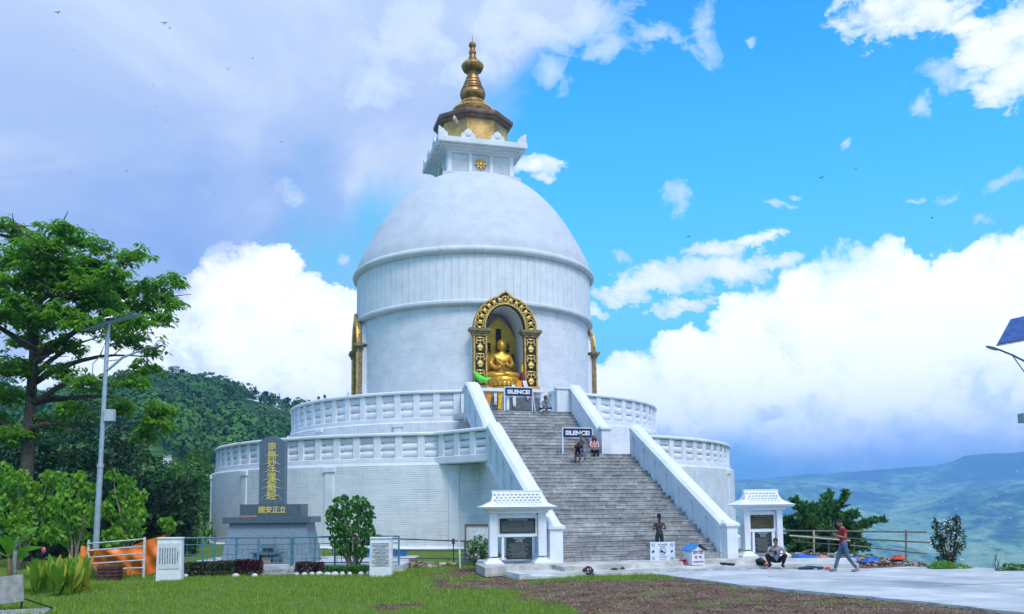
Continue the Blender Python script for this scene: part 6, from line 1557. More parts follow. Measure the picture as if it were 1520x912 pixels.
Nn = rand_unit(len(Cu))*.6+np.array([0, -.3, .4]); Vv, Fv = leaves_arrays(Cu, Nn, rand_unit(len(Cu)), nr.uniform(.2, .42, len(Cu)), .22, .1)
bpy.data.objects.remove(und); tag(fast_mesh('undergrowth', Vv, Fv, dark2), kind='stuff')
B = [(30, 830, 34, [(25, 712, 22, 16), (50, 726, 14, 12), (4, 700, 16, 14), (72, 708, 10, 10), (25, 725, 34, 18), (60, 748, 30, 20), (10, 760, 34, 28), (50, 780, 40, 28), (85, 715, 18, 14)], 'bright broad-leaved bush left of the lamp behind the banana plant'),
     (115, 840, 33.5, [(118, 712, 14, 12), (98, 728, 14, 12), (132, 728, 16, 12), (100, 748, 24, 20), (125, 765, 30, 22), (95, 790, 34, 20), (120, 805, 26, 16)], 'bright broad-leaved bush directly left of the lamp pole'),
     (185, 840, 34, [(168, 706, 12, 9), (188, 718, 14, 11), (206, 738, 14, 12), (180, 735, 20, 12), (175, 755, 30, 18), (200, 765, 20, 20), (185, 790, 30, 16), (165, 800, 20, 14)], 'bright broad-leaved bush directly right of the lamp pole'),
     (250, 835, 36, [(252, 782, 12, 10), (246, 775, 12, 8)], 'small bright leafy sprig in front of the dark trees')]
for px, py, Y, bl_, lb in B: bushy('broadleaf_bush', px, py, Y, bl_, bright, lb, 'bush', leaf=.22, w=.62, dens=1.05, stems=5, up=.3, droop=.75, bk=bark_l, group='bright bushes behind the lawn')
# young tree with heart-shaped leaves
hl = leaf_mat('heart_leaf', (.03, .12, .02), (.05, .19, .03), (.16, .34, .06), trans=.3, rough=.35)
bushy('young_tree', 524, 850, 31.3, [(508, 750, 14, 16), (533, 748, 14, 12), (498, 775, 14, 20), (520, 772, 18, 22), (545, 765, 13, 18), (505, 800, 16, 18), (530, 800, 20, 18), (548, 792, 10, 16), (515, 818, 14, 12), (535, 820, 12, 10), (492, 762, 8, 10), (562, 800, 6, 5)], hl, 'young tree with glossy heart-shaped leaves beside the inscribed stone', 'tree', leaf=.165, w=.8, dens=.75, stems=7, up=.15, droop=1.1, bk=bark_l)
# low hedge in front of the monument fence
def hedge(xa, xb, y, h, d, mats, label, n):
    r_ = plant('hedge', ((xa+xb)/2, y, 0), label, 'hedge'); x = nr.uniform(xa, xb, n); yy = y+nr.uniform(-d/2, d/2, n); z = nr.uniform(.02, 1, n)**.6*h*(.8+.25*fbm(x, yy, .5, 3)*2*.6)
    C = np.stack([x, yy, z], 1); foliage('leaves', C, mats, r_, .075, .55, up=.4, droop=-.2); mb = MB()
    for i in range(int((xb-xa)*5)):
        xx = rng.uniform(xa, xb)-r_.location.x; mb.path([(xx, rng.uniform(-d/3, d/3), 0), (xx+rng.uniform(-.1, .1), 0, h*.8)], [.012, .005], 5)
    mb.build('stems', bark, r_); return r_
red_green = leaf_mat('hedge_leaf', (.03, .045, .018), (.05, .085, .025), (.10, .025, .03), trans=.15); maroon = leaf_mat('maroon_leaf', (.03, .008, .012), (.07, .015, .022), (.12, .03, .03), trans=.15)
xA, xB, xC, xD = G(268, 856).x, G(380, 856).x, G(435, 856).x, G(500, 856).x
hedge(xA, xA+(xB-xA)*.72, 30.7, .52, .7, red_green, 'low green hedge with reddish tips left of the grey steps', 5200)
hedge(xA+(xB-xA)*.70, xB+.05, 30.75, .56, .6, maroon, 'dark maroon hedge beside the left end of the grey steps', 2600)
hedge(xC-.1, xC+.9, 30.9, .45, .5, maroon, 'dark maroon shrub clump right of the grey steps', 1700)
hedge(xC+.9, xD+1.2, 30.9, .32, .45, mid, 'low green border plants under the young tree', 2400)
whst = M('white_stone_border', (.62, .62, .60), .85, var=.15)
for i, px in enumerate([276, 350, 378, 440, 452, 463, 474, 486, 497, 508, 519, 536, 548]):
    q = G(px, 857 if px < 400 else 854); m = MB(); m.ell((0, 0, .04), (rng.uniform(.08, .15), .08, rng.uniform(.06, .11)), 9, 6)
    me_ = m.build('border_stone', whst, None, smooth=True); me_.location = (q.x, q.y, float(gz(q.x, q.y))); tag(me_, 'whitish rounded stone lining the flower bed before the monument fence', 'stone', 'white stones along the flower bed')
# banana plant, canna bed, slim trunk
def blade_leaf(mb, base, tip, width, arch, n=9, mi=0, twist=0.0):
    base, tip = Vector(base), Vector(tip); vs = []; w = (tip-base); side = w.cross(UP).normalized() if abs(w.normalized().z) < .98 else Vector((1, 0, 0)); side = (Matrix.Rotation(twist, 3, w.normalized()) @ side)
    up_ = side.cross(w).normalized()
    for i in range(n+1):
        t = i/n; p = base+w*t+up_*math.sin(PI*t*.9)*arch*w.length-Vector((0, 0, 1))*t*t*arch*w.length*.5; ww = width*math.sin(PI*min(1, .08+t*.92))**.7*(1 if i < n else .05); vs += [p-side*ww+up_*ww*.25, p, p+side*ww+up_*ww*.25]
    mb.add(vs, [q for i in range(n) for q in ((i*3, i*3+1, i*3+4, i*3+3), (i*3+1, i*3+2, i*3+5, i*3+4))], mi)
bl_y = 24.6; b0 = G(16, 884); ban = plant('banana_plant', (b0.x, bl_y, 0), 'young banana plant with broad light green leaves at the left edge', 'plant'); bq = lambda px, py, Y=bl_y: atY(px, py, Y)-ban.location
m = MB(); m.path([(0, 0, 0), bq(14, 850), bq(13, 822)], [.09, .07, .05], 10); m.build('stem', M('banana_stem', (.16, .12, .05), .6), ban, smooth=True)
m = MB()
for (a, b, wd, ar, tw) in (((14, 826), (60, 780), .20, .10, .5), ((14, 828), (66, 812), .19, .06, -.3), ((12, 826), (-22, 786), .20, .10, .2), ((12, 828), (-30, 815), .2, .06, 0), ((14, 830), (44, 822), .13, .05, .9), ((13, 824), (6, 792), .16, .08, .4)): blade_leaf(m, bq(*a), bq(*b, bl_y+rng.uniform(-.4, .4)), wd, ar, twist=tw)
m.build('leaves', leaf_mat('banana_leaf', (.11, .29, .02), (.17, .38, .03), trans=.45, rough=.35), ban, smooth=True)
can_mats = [leaf_mat('canna_green', (.10, .24, .02), (.20, .36, .03), (.38, .45, .04), trans=.45), leaf_mat('canna_yellow', (.45, .42, .03), (.55, .42, .04), (.50, .28, .03), trans=.4)]
spots = [(58, 862, 25.2), (100, 855, 26.2), (84, 885, 23.9), (112, 884, 24.6), (70, 872, 24.8), (88, 880, 24.2), (105, 880, 24.3), (60, 850, 26), (96, 866, 25.4), (118, 868, 25.6), (78, 858, 25.8), (128, 872, 25.2), (52, 880, 24.4)]
can_lb = ['tall canna plant behind the slim trunk', 'canna plant at the very back of the bed below the bushes', 'frontmost canna plant of the left bed', 'low canna plant at the front right corner of the bed', 'canna plant in the middle of the left bed, between slim trunk and bench', 'yellow-streaked canna plant at the front of the left bed', 'green canna plant at the front right of the left bed', 'canna plant with a pink flower bud beside the slim trunk',
          'canna plant in the middle of the bed with mixed yellow blades', 'canna plant at the back right of the bed near the tarpaulin', 'canna plant at the back of the bed behind the middle ones', 'rightmost canna plant of the left bed', 'leftmost canna plant right above the bench back']
for i, (px, py, Y) in enumerate(spots):
    q = atY(px, 882, Y); cp = plant('canna_plant', (q.x, Y, float(gz(q.x, Y))), can_lb[i], 'plant', 'canna plants in the left bed'); m = MB()
    for k in range(16):
        a = rng.uniform(0, 2*PI); hh = rng.uniform(.35, 1.15); z0 = rng.uniform(.0, .35); r0 = rng.uniform(.12, .40); blade_leaf(m, (0.05*math.cos(a), .05*math.sin(a), z0), (r0*math.cos(a), r0*math.sin(a), z0+hh*.75), rng.uniform(.06, .11), .06, 6, mi=1 if rng.random() < (.4 if i % 2 else .2) else 0, twist=rng.uniform(-1, 1))
    m.build('leaves', can_mats, cp, smooth=True)
    if i == 7: m = MB(); m.ell((.05, 0, 1.15), (.06, .06, .1), 8, 6); m.build('flower', M('pink_flower', (.75, .12, .2), .6), cp, smooth=True)
q = G(43, 880); sl = plant('slim_trunk', (q.x, 24.4, 0), 'slim mottled grey trunk standing in the canna bed', 'tree'); m = MB(); m.path([(0, 0, 0), (.01, 0, .5), (-.02, 0, .95), (.0, 0, 1.25)], [.07, .06, .055, .05], 10); m.path([(0, 0, 1.2), (.12, 0, 1.6), (.16, .05, 1.9)], [.04, .025, .01], 6); m.build('trunk', M('mottled_bark', (.20, .20, .20), .9, var=.6, scale=18), sl, smooth=True)
n_ = 130; C = np.array(sl.location)+np.array([.12, 0, 1.75])+rand_unit(n_)*np.array([.35, .35, .25])*nr.uniform(.2, 1, (n_, 1)); foliage('crown', C, bright, sl, .12, .5)
# tall weeds around the foot of the lamp
wd = plant('weed_clump', (G(150, 858).x, 30.2, 0), 'tall bright weeds around the foot of the left lamp', 'weeds'); n_ = 1500
C = np.array([wd.location.x-.55, 29.9, 0])+np.stack([nr.normal(0, .7, n_), nr.normal(0, .5, n_), nr.uniform(.02, .5, n_)*nr.uniform(.3, 1, n_)], 1); foliage('leaves', C, leaf_mat('weed_leaf', (.05, .14, .02), (.10, .23, .03), trans=.35), wd, .16, .22, up=.1, droop=-.9)
# foliage by the board left of the pavilion
bushy('flowering_shrub', 712, 842, 33.8, [(700, 812, 10, 10), (712, 806, 14, 11), (722, 815, 10, 14), (708, 825, 16, 12)], mid, 'shrub with pale blossoms at the wall left of the left tablet pavilion', 'bush', leaf=.11, dens=1.0, stems=4)
bushy('leafy_weed', 672, 842, 36, [(690, 838, 10, 5), (655, 836, 8, 4)], mid, 'low weeds at the foot of the white wall', 'weeds', leaf=.08, dens=1.0)
# grass tufts strip before the forecourt
# --- right side
feather = leaf_mat('feathery_leaf', (.03, .10, .025), (.07, .21, .05), (.14, .32, .07), trans=.35)
def feather_tree(px, py, Y, sprays, label):
    b = atY(px, py, Y); r_ = plant('feathery_tree', (b.x, b.y, b.z), label, 'tree'); L0 = r_.location; mb = MB(); C, D = [], []
    for (x0, y0, x1, y1, wd_) in sprays:
        dy = rng.uniform(-1.2, 1.2); a = atY(x0, y0, Y); e = atY(x1, y1, Y+dy); pts = limb_pts(a, e, .12, 8, .6); mb.path([p-L0 for p in [b]+pts], [.09]+[.07*(1-i/9)+.008 for i in range(9)], 6)
        ax = np.array((e-a).normalized())
        for i in range(int(34+wd_*3)):
            t = rng.uniform(.12, 1.0); q_ = pts[0].lerp(pts[-1], t)+Vector((0, 0, .12*math.sin(PI*t)*(e-a).length)); w = wd_*Y/F_*(1.25-t*.75)*rng.uniform(.6, 1.3)
            u = rand_unit(1)[0]*.8+ax*.9+np.array([0, 0, .15]); u /= np.linalg.norm(u); n = int(10+w*26); s_ = nr.uniform(.05, 1, (n, 1)); bend = np.array([0, 0, -.25])*w
            C.append(np.array(q_)+u*s_*w+bend*s_**2+rand_unit(n)*.05); D.append(u+rand_unit(n)*.75)
            mb.path([q_-L0, q_-L0+Vector(u*w)+Vector(bend)], [.012, .004], 4)
    mb.build('trunk', bark, r_, smooth=True); C = np.concatenate(C); D = np.concatenate(D); n = len(C); L = nr.uniform(.14, .30, n); V, Fq = leaves_arrays(C, rand_unit(n)+np.array([0, -.3, .6]), D, L, L*.30, .1); fast_mesh('crown', V, Fq, feather, parent=r_, loc=tuple(L0))
feather_tree(1215, 850, 39.5, [(1215, 820, 1180, 745, 22), (1220, 815, 1232, 735, 20), (1225, 815, 1256, 732, 16), (1210, 810, 1170, 775, 24), (1228, 815, 1268, 765, 22), (1230, 815, 1312, 772, 12), (1232, 820, 1290, 778, 14), (1215, 815, 1205, 755, 26), (1205, 820, 1172, 800, 24), (1235, 820, 1270, 795, 24), (1220, 830, 1225, 790, 26), (1200, 830, 1190, 810, 26), (1240, 835, 1285, 812, 18), (1222, 800, 1243, 750, 20)], 'dark feathery tree leaning right behind the right tablet pavilion')
bushy('white_flowered_shrub', 1408, 848, 30.6, [(1398, 790, 13, 14), (1414, 782, 12, 16), (1392, 805, 10, 14), (1425, 800, 9, 18), (1408, 815, 16, 18), (1403, 832, 14, 10), (1388, 778, 5, 9), (1421, 772, 5, 9)], leaf_mat('shrub_leaf', (.012, .035, .016), (.03, .075, .025), (.06, .12, .03), trans=.15), 'upright dark shrub with small white flowers on the cliff edge', 'bush', leaf=.10, dens=.95, stems=6, droop=-.1, gnd=-.1)
ws = bpy.data.objects['white_flowered_shrub']; m = MB()
for i in range(85):
    x = rng.gauss(1408, 11); y = rng.uniform(772, 832); p = atY(x, y, 30.6+rng.uniform(-.35, .2))-ws.location; m.ell(p, (.034, .034, .028), 6, 4)
m.build('white_blossoms', M('white_petals', (.75, .74, .70), .7), ws)
bushy('leafy_bush', 1405, 850, 30.2, [(1400, 840, 20, 8), (1385, 843, 10, 5), (1425, 843, 14, 6), (1440, 846, 8, 4)], bright, 'bright green low bush at the foot of the white-flowered shrub', 'bush', leaf=.09, dens=1.3, gnd=-.05)
bushy('leafy_bush', 1500, 852, 29.0, [(1498, 842, 9, 7), (1512, 845, 14, 8), (1484, 847, 6, 4), (1530, 842, 12, 10)], mid, 'low green bush on the road edge at the right border', 'bush', leaf=.10, dens=1.2, gnd=-.05)
bushy('cliff_shrub', 1300, 850, 36, [(1290, 828, 12, 6), (1262, 822, 10, 6), (1310, 834, 8, 4)], mid, 'small shrub growing below the pipe railing', 'bush', leaf=.12, dens=1.0, gnd=-1.5)
m = MB(); b_ = plant('thin_weed', (G(1485, 850).x, 29.4, 0), 'thin bare twigs of a weed left of the right border bush', 'weed')
for i in range(7): m.path([(0, 0, -.1), (rng.uniform(-.12, .12), 0, .3), (rng.uniform(-.25, .25), 0, .55+.25*rng.random())], [.008, .006, .003], 5)
m.build('stem', dleaf, b_)
# --- small buildings and trees on the hill ridge, houses on the mountain
wallw = M('house_white', (.72, .72, .70), .8, var=.06); roofg = M('house_roof', (.22, .20, .20), .7, var=.2); roofr = M('house_red_roof', (.38, .13, .09), .8, var=.2); darkw = M('window_dark', (.03, .035, .045), .4)
def house(p, w, d, h, label, group, rz=0.0, roof=roofg, floors=1, rh=.3):
    r_ = thing('house', p, label, 'house', group, rz=rz)
    m = MB(); m.box((0, 0, h/2-2), (w, d, h+4)); m.build('wall', wallw, r_)
    m = MB(); m.hexa([(-w*.55, -d*.6, h), (w*.55, -d*.6, h), (w*.55, d*.6, h), (-w*.55, d*.6, h), (-w*.5, -.1, h+d*rh), (w*.5, -.1, h+d*rh), (w*.5, .1, h+d*rh), (-w*.5, .1, h+d*rh)]); m.build('roof', roof, r_)
    for f in range(floors):
        for i in range(3): m = MB(); m.box((-w*.3+i*w*.3, -d/2-.02, h*(f+.5)/floors), (w*.12, .08, h*.4/floors)); m.build('window', darkw, r_)
    return r_
def hz_at(px, py):
    """point of the hill surface seen at a pixel"""
    d = ray(px, py); d = d/math.hypot(d.x, d.y)
    for r in np.arange(110, 420, 1.5):
        p = Vector((0, 0, EYE))+d*r
        if p.z < hill_h(np.array([p.x]), np.array([p.y]))[0]: return p
    return Vector((0, 0, EYE))+d*HR
for i, (px, py, w, d, h, lb) in enumerate([(262, 556, 6, 5, 3.2, 'small white house on the hill ridge between two round trees'), (294, 588, 9, 5, 3.5, 'white house with a grey roof on the upper slope of the forested hill'), (302, 612, 4, 4, 6, 'narrow white building halfway down the forested hill'), (302, 626, 4, 4, 5, 'narrow white building just below another one on the hillside'), (255, 688, 5, 4, 2.4, 'white roofed hut low on the forested hill beside the tree tops')]):
    p = hz_at(px, py); k = p.length/1300*1.05; house((p.x, p.y-2.5, p.z+.8), w*k*1.9, 4*k*1.5, h*k*1.7, lb, 'houses on the forested hill', rz=rng.uniform(-.3, .3))
p = hz_at(338, 581); lg = thing('long_shelter', (p.x, p.y-1, p.z), 'long low open shelter with many posts on the hill ridge', 'shelter', rz=-.12); sk_ = p.length/1300*40/17; lg.scale = (sk_, sk_, sk_); m = MB(); m.box((0, 0, 3.0), (17, 4, .35)); m.build('roof', roofg, lg); m = MB(); m.box((0, 1, .9), (16, 2, 3.8)); m.build('wall', M('shelter_shade', (.10, .13, .13), .8), lg)  # dark block behind the posts, shade under the open roof put into its colour
for i in range(9): m = MB(); m.box((-8+i*2, -1.9, 1.0), (.22, .22, 4)); m.build('post', wallw, lg)
rt_l = ['round dark tree left of the small ridge house', 'round dark tree right of the small ridge house', 'flat-topped tree standing alone on the ridge left of the long shelter', 'small tree at the left end of the long shelter', 'small pointed tree on the ridge right of the long shelter', 'slim tree low on the ridge near the upper terrace', 'low tree on the ridge close to the people on the terrace', 'small tree at the right end of the long shelter']
for i, (px, py, rr) in enumerate([(249, 557, 7), (268, 553, 6), (297, 560, 6), (319, 571, 5), (393, 585, 5), (425, 594, 5), (440, 600, 5), (360, 577, 5)]):
    q = hz_at(px, py+7); bushy('ridge_tree', px, py+8, q.y, [(px, py+1, rr, rr*.8), (px+2, py-1, rr*.6, rr*.6), (px-3, py+4, rr*.8, rr*.5)], dark2, rt_l[i], 'tree', leaf=1.0, w=.8, dens=2.2, stems=1, gnd=q.z-6, group='trees on the hill ridge')
def m_at(px, py):
    d = ray(px, py); d = d/math.hypot(d.x, d.y)
    for r in np.arange(850, 5300, 8.0):
        p = Vector((0, 0, EYE))+d*r
        if p.z < mount_h(np.array([p.x]), np.array([p.y]))[0]: return p
    return None
R_ = random.Random(9)
hs = [(1438, 800), (1446, 796), (1452, 799), (1458, 793), (1466, 790), (1405, 742), (1400, 745), (1362, 740), (1372, 746), (1340, 752), (1480, 738), (1500, 812), (1505, 830), (1470, 812), (1420, 756), (1330, 768), (1500, 770), (1392, 772), (1510, 700), (1345, 790)]
for i, (px, py) in enumerate(hs):
    p = m_at(px, py)
    if p: k = p.length/1300; house((p.x, p.y, p.z), 2.6*k, 2*k, 1.3*k, 'tiny pale house among the fields of the mountain across the valley', 'houses on the mountain across the valley', rz=R_.uniform(-.5, .5), roof=roofr if i in (0, 3) else wallw, rh=.2)
# ------------------------------------------------------------------ people
skinm = M('skin', (.30, .16, .10), .6, var=.08, bumpd=0); skin_d = M('brown_skin', (.21, .11, .07), .6, var=.08, bumpd=0); hairm = M('black_hair', (.012, .010, .010), .5, var=.3)
eyem = M('eye_dark', (.01, .01, .01), .3)
def V3(*a): return Vector(a)
STAND = dict(pel=(0, 0, .93), wai=(0, 0, 1.08), che=(0, 0, 1.28), nec=(0, 0, 1.44), hea=(0, -.02, 1.58), shl=(.18, 0, 1.38), shr=(-.18, 0, 1.38), ell=(.24, .02, 1.10), elr=(-.24, .02, 1.10), wrl=(.25, -.05, .86), wrr=(-.25, -.05, .86),
             hil=(.09, 0, .90), hir=(-.09, 0, .90), knl=(.10, -.02, .49), knr=(-.10, -.02, .49), anl=(.10, .02, .08), anr=(-.10, .02, .08), tol=(.11, -.13, .03), tor=(-.11, -.13, .03))
def person(loc, rz, label, pose, height=1.68, skin=skinm, top=None, top_mat=None, sleeve=.55, bottom_mat=None, leg_to=1.0, shoe_mat=None, hair='short', face=(0, -1, 0), held=None, cap=None, female=False, group=None, skirt=None):
    """pose: joints for a 1.68 m figure facing -Y"""
    J = {k: Vector(v) for k, v in {**STAND, **pose}.items()}
    r_ = thing('person', loc, label, 'person', group, rz=rz); k = height/1.68; r_.scale = (k, k, k)
    f = .92 if female else 1.0
    def arm(s):
        sh, el, wr = J['sh'+s], J['el'+s], J['wr'+s]; d = (wr-el).normalized(); return [(*sh, .052*f), (*el.lerp(sh, .35), .043*f), (*el, .037*f), (*wr.lerp(el, .4), .032*f), (*wr, .023*f), (*(wr+d*.045), .027*f), (*(wr+d*.085), .024*f)]
    def leg(s):
        hi, kn, an, to = J['hi'+s], J['kn'+s], J['an'+s], J['to'+s]; return [(*hi, .085*f), (*kn.lerp(hi, .4), .068*f), (*kn, .050*f), (*an.lerp(kn, .62), .050*f), (*an, .033*f), (*an.lerp(to, .55), .036*f), (*to, .026*f)]
    ch = [[(*J['pel'], .115*f), (*J['wai'], .105*f), (*J['che'], .125*f), (*J['nec'], .052*f), (*J['nec'].lerp(J['hea'], .45), .048*f)],
          [2]+arm('l'), [2]+arm('r'), [0]+leg('l'), [0]+leg('r')]
    V, Fc = skin_mesh(ch, 1); mb = MB(); mb.add(V, Fc, 0)
    # fingers: four of unequal length and a thumb leaving the side of the palm
    for s in 'lr':
        el, wr = J['el'+s], J['wr'+s]; d = (wr-el).normalized(); side = d.cross(Vector((0, -1, .2))); side = side.normalized() if side.length > .1 else Vector((1, 0, 0)); n_ = side.cross(d); palm = wr+d*.075
        for q, L in ((-1.5, .055), (-.5, .068), (.5, .072), (1.5, .062)): a = palm+side*q*.013; mb.path([a, a+d*L*.5+n_*.006, a+d*L*.85-n_*.012], [.0085, .008, .006], 6)
        a = wr+d*.04+side*.022; mb.path([a, a+side*.025+d*.02, a+side*.03+d*.05], [.010, .009, .007], 6)
    # head with face
    fc = Vector(face).normalized(); h = J['hea']+Vector((0, 0, .02)); q = fc.to_track_quat('-Y', 'Z').to_matrix()
    def H_(x, y, z): return h+q @ Vector((x, y, z))
    mb.ell(H_(0, 0, .01), (.074, .090, .112), 16, 12, rot=q); mb.ell(H_(0, -.03, -.055), (.050, .055, .055), 12, 8, rot=q)
    mb.path([H_(0, -.084, .02), H_(0, -.103, -.018), H_(0, -.090, -.026)], [.009, .013, .008], 6)
    for s2 in (-1, 1): mb.ell(H_(s2*.076, .005, -.005), (.010, .020, .030), 8, 6, rot=q); mb.ell(H_(s2*.029, -.078, .008), (.013, .008, .007), 8, 4, mi=1, rot=q)
    mb.ell(H_(0, -.080, -.058), (.022, .008, .007), 8, 4, mi=2, rot=q)
    mb.build('body', [skin, eyem, M('lips', (.22, .07, .06), .5)], r_, smooth=True)
    mb = MB()
    if hair in ('short', 'long', 'tail', 'bun'):
        mb.ell(H_(0, .018, .040), (.083, .093, .093), 16, 10, rot=q)
        if hair == 'long':
            for s2 in (-1, 1): mb.path([H_(s2*.05, .03, .08), H_(s2*.080, .0, -.02), H_(s2*.085, -.02, -.14), H_(s2*.075, -.045, -.27)], [.03, .035, .04, .02], 8)
            mb.path([H_(0, .07, .05), H_(0, .09, -.08), H_(0, .10, -.24)], [.07, .08, .05], 10)
        if hair == 'tail': mb.ell(H_(0, .105, .02), (.03, .03, .03), 8, 6); mb.path([H_(0, .11, .03), H_(0, .135, -.04), H_(0, .12, -.16), H_(0, .115, -.24)], [.022, .032, .026, .008], 8)
        if hair == 'bun': mb.ell(H_(0, .10, .07), (.045, .04, .045), 10, 8)
        mb.build('hair', hairm, r_, smooth=True)
    if cap: m = MB(); m.ell(H_(0, .005, .060), (.088, .100, .075), 14, 8, rot=q); m.ell(H_(0, -.11, .045), (.06, .06, .010), 10, 6, rot=q); m.build('cap', cap, r_, smooth=True)
    if top_mat:
        inf = .020
        def sl(s):
            sh, el, wr = J['sh'+s], J['el'+s], J['wr'+s]; pts = [(*sh, .060)]
            if sleeve <= 0: return []
            if sleeve <= 1: pts.append((*sh.lerp(el, sleeve), .056)); 
            else: pts += [(*el, .050), (*el.lerp(wr, sleeve-1), .040)]
            return pts
        hip = J['pel']-(J['wai']-J['pel'])*.55
        c2 = [[(*hip, .155*f), (*J['pel'].lerp(J['wai'], .5), .135*f), (*J['wai'], .128*f), (*J['che'], .148*f), (*J['nec'].lerp(J['che'], .25), .075)]]
        for s in 'lr':
            a = sl(s); 
            if a: c2.append([3]+a)
            else: c2.append([3, (*J['sh'+s].lerp(J['nec'], .25), .062)]); c2.append([2, (*(J['wai'].lerp(J['sh'+s], .55)), .095)])
        V, Fc = skin_mesh(c2, 1); m = MB(); m.add(V, Fc); m.build('shirt', top_mat, r_, smooth=True)
    if bottom_mat:
        c3 = [[(*J['pel'], .132*f), (*J['pel'].lerp(J['wai'], .95), .118*f)]]
        for s in 'lr':
            hi, kn, an = J['hi'+s], J['kn'+s], J['an'+s]; pts = [(*hi, .100*f), (*hi.lerp(kn, min(1, leg_to*2)), .080*f)]
            if leg_to > .5: pts = [(*hi, .100*f), (*hi.lerp(kn, .5), .085*f), (*kn, .070*f), (*kn.lerp(an, .5), .060*f), (*kn.lerp(an, (leg_to-.5)*2*.95), .056*f)]
            c3.append([0]+pts)
        V, Fc = skin_mesh(c3, 1); m = MB(); m.add(V, Fc); m.build('trousers' if leg_to > .6 else 'shorts', bottom_mat, r_, smooth=True)
    if shoe_mat:
        for s in 'lr':
            an, to = J['an'+s], J['to'+s]; d = (to-an); d.z = 0; d = d.normalized() if d.length > .02 else Vector((0, -1, 0)); b0 = Vector((an.x, an.y, min(an.z, to.z+.05))); m = MB(); m.path([b0-d*.06+Vector((0, 0, -.01)), b0+d*.02+Vector((0, 0, -.015)), to+Vector((0, 0, .008)), to+d*.05], [.042, .048, .043, .03], 10); m.build('shoe', shoe_mat, r_, smooth=True)
    return r_, J, k
def held(name, r_, p, size, mat, rot=None):
    m = MB(); m.box(p, size, rot=rot); return m.build(name, mat, None)
def place(o, r_, label, cat):                     # a held thing is top-level: bake the holder's transform
    o.matrix_world = Matrix.Translation(r_.location) @ Matrix.Rotation(r_.rotation_euler.z, 4, 'Z') @ Matrix.Scale(r_.scale[0], 4); tag(o, label, cat)
denim = M('blue_denim', (.07, .12, .20), .85, var=.25); blackc = M('black_trousers', (.012, .012, .015), .85); redt = M('dark_red_tshirt', (.30, .018, .02), .85, var=.1); greyt = M('grey_tshirt', (.33, .33, .40), .85); shoe_g = M('grey_shoes', (.18, .20, .23), .7)
phone = M('phone_black', (.01, .01, .012), .2)
# man walking, looking at his phone (faces left)
p = G(1254, 852); x0, y0 = p.x, p.y
walk = dict(pel=(0, .0, .90), wai=(0, -.01, 1.05), che=(0, .01, 1.27), nec=(0, -.02, 1.43), hea=(0, -.10, 1.55), shl=(.18, .0, 1.37), shr=(-.18, -.02, 1.37), ell=(.21, -.02, 1.10), elr=(-.21, -.04, 1.10), wrl=(.10, -.24, 1.18), wrr=(-.08, -.25, 1.18),
            hil=(.09, 0, .88), hir=(-.09, 0, .88), knl=(.10, .08, .48), knr=(-.10, -.14, .49), anl=(.10, .36, .10), anr=(-.10, -.28, .08), tol=(.10, .24, .03), tor=(-.10, -.42, .035))
r1, J1, k1 = person((x0, y0, .07), -PI/2*1.0, 'man in a dark red T-shirt and blue jeans walking on the road with his phone', walk, 1.70, top_mat=redt, bottom_mat=denim, shoe_mat=shoe_g, face=(0, -1, -.55))
place(held('phone', r1, (.01, -.34, 1.22), (.08, .015, .15), phone, Matrix.Rotation(-.9, 3, 'X')), r1, 'dark phone in the hands of the man in the red T-shirt', 'phone')
# man squatting on the forecourt edge
sq = dict(pel=(0, .10, .24), wai=(0, .06, .40), che=(0, -.08, .60), nec=(0, -.14, .74), hea=(0, -.22, .85), shl=(.20, -.10, .66), shr=(-.20, -.10, .66), ell=(.30, -.20, .46), elr=(-.30, -.20, .46), wrl=(.10, -.36, .48), wrr=(-.10, -.36, .46),
          hil=(.10, .08, .22), hir=(-.10, .08, .22), knl=(.33, -.24, .44), knr=(-.33, -.22, .42), anl=(.20, -.16, .08), anr=(-.20, -.16, .08), tol=(.24, -.32, .03), tor=(-.24, -.32, .03))
p = G(1155, 842, .15); r2, J2, k2 = person((p.x, p.y+.15, .15), -.35, 'man in a grey T-shirt and black trousers squatting on the forecourt edge over his phone', sq, 1.68, skin=skinm, top_mat=greyt, bottom_mat=blackc, shoe_mat=blk, face=(0, -1, -.9))
place(held('phone', r2, (0, -.44, .50), (.08, .015, .15), phone, Matrix.Rotation(-.6, 3, 'X')), r2, 'dark phone held by the squatting man', 'phone')
q = G(1140, 840, .15); m = MB(); m.path([(-.22, 0, .10), (-.05, -.02, .13), (.12, 0, .06)], [.10, .15, .08], 10, 0); m.ell((.12, -.05, .05), (.13, .09, .06), 8, 6, 1); o = m.build('backpack', [blk, M('orange_red', (.65, .15, .05), .7)], smooth=True); o.location = (q.x-.10, q.y+.35, .15); tag(o, 'black and orange bag on the ground beside the squatting man', 'bag')
# person with ponytail seen from the back behind the notice board
st_ = dict(ell=(.23, -.03, 1.10), elr=(-.25, -.02, 1.12), wrl=(.12, -.20, 1.12), wrr=(-.17, -.20, 1.16), hea=(0, -.01, 1.57))
p = atY(979, 800, 33.0); person((p.x, 33.0, .30), PI+.1, 'person with a ponytail in dark sleeveless top and shorts, back turned, at the stair foot', st_, 1.66, skin=skin_d, top_mat=M('charcoal_top', (.045, .045, .055), .85, var=.3), sleeve=0, bottom_mat=M('charcoal_shorts', (.03, .032, .04), .85), leg_to=.45, shoe_mat=blk, hair='tail', female=True)
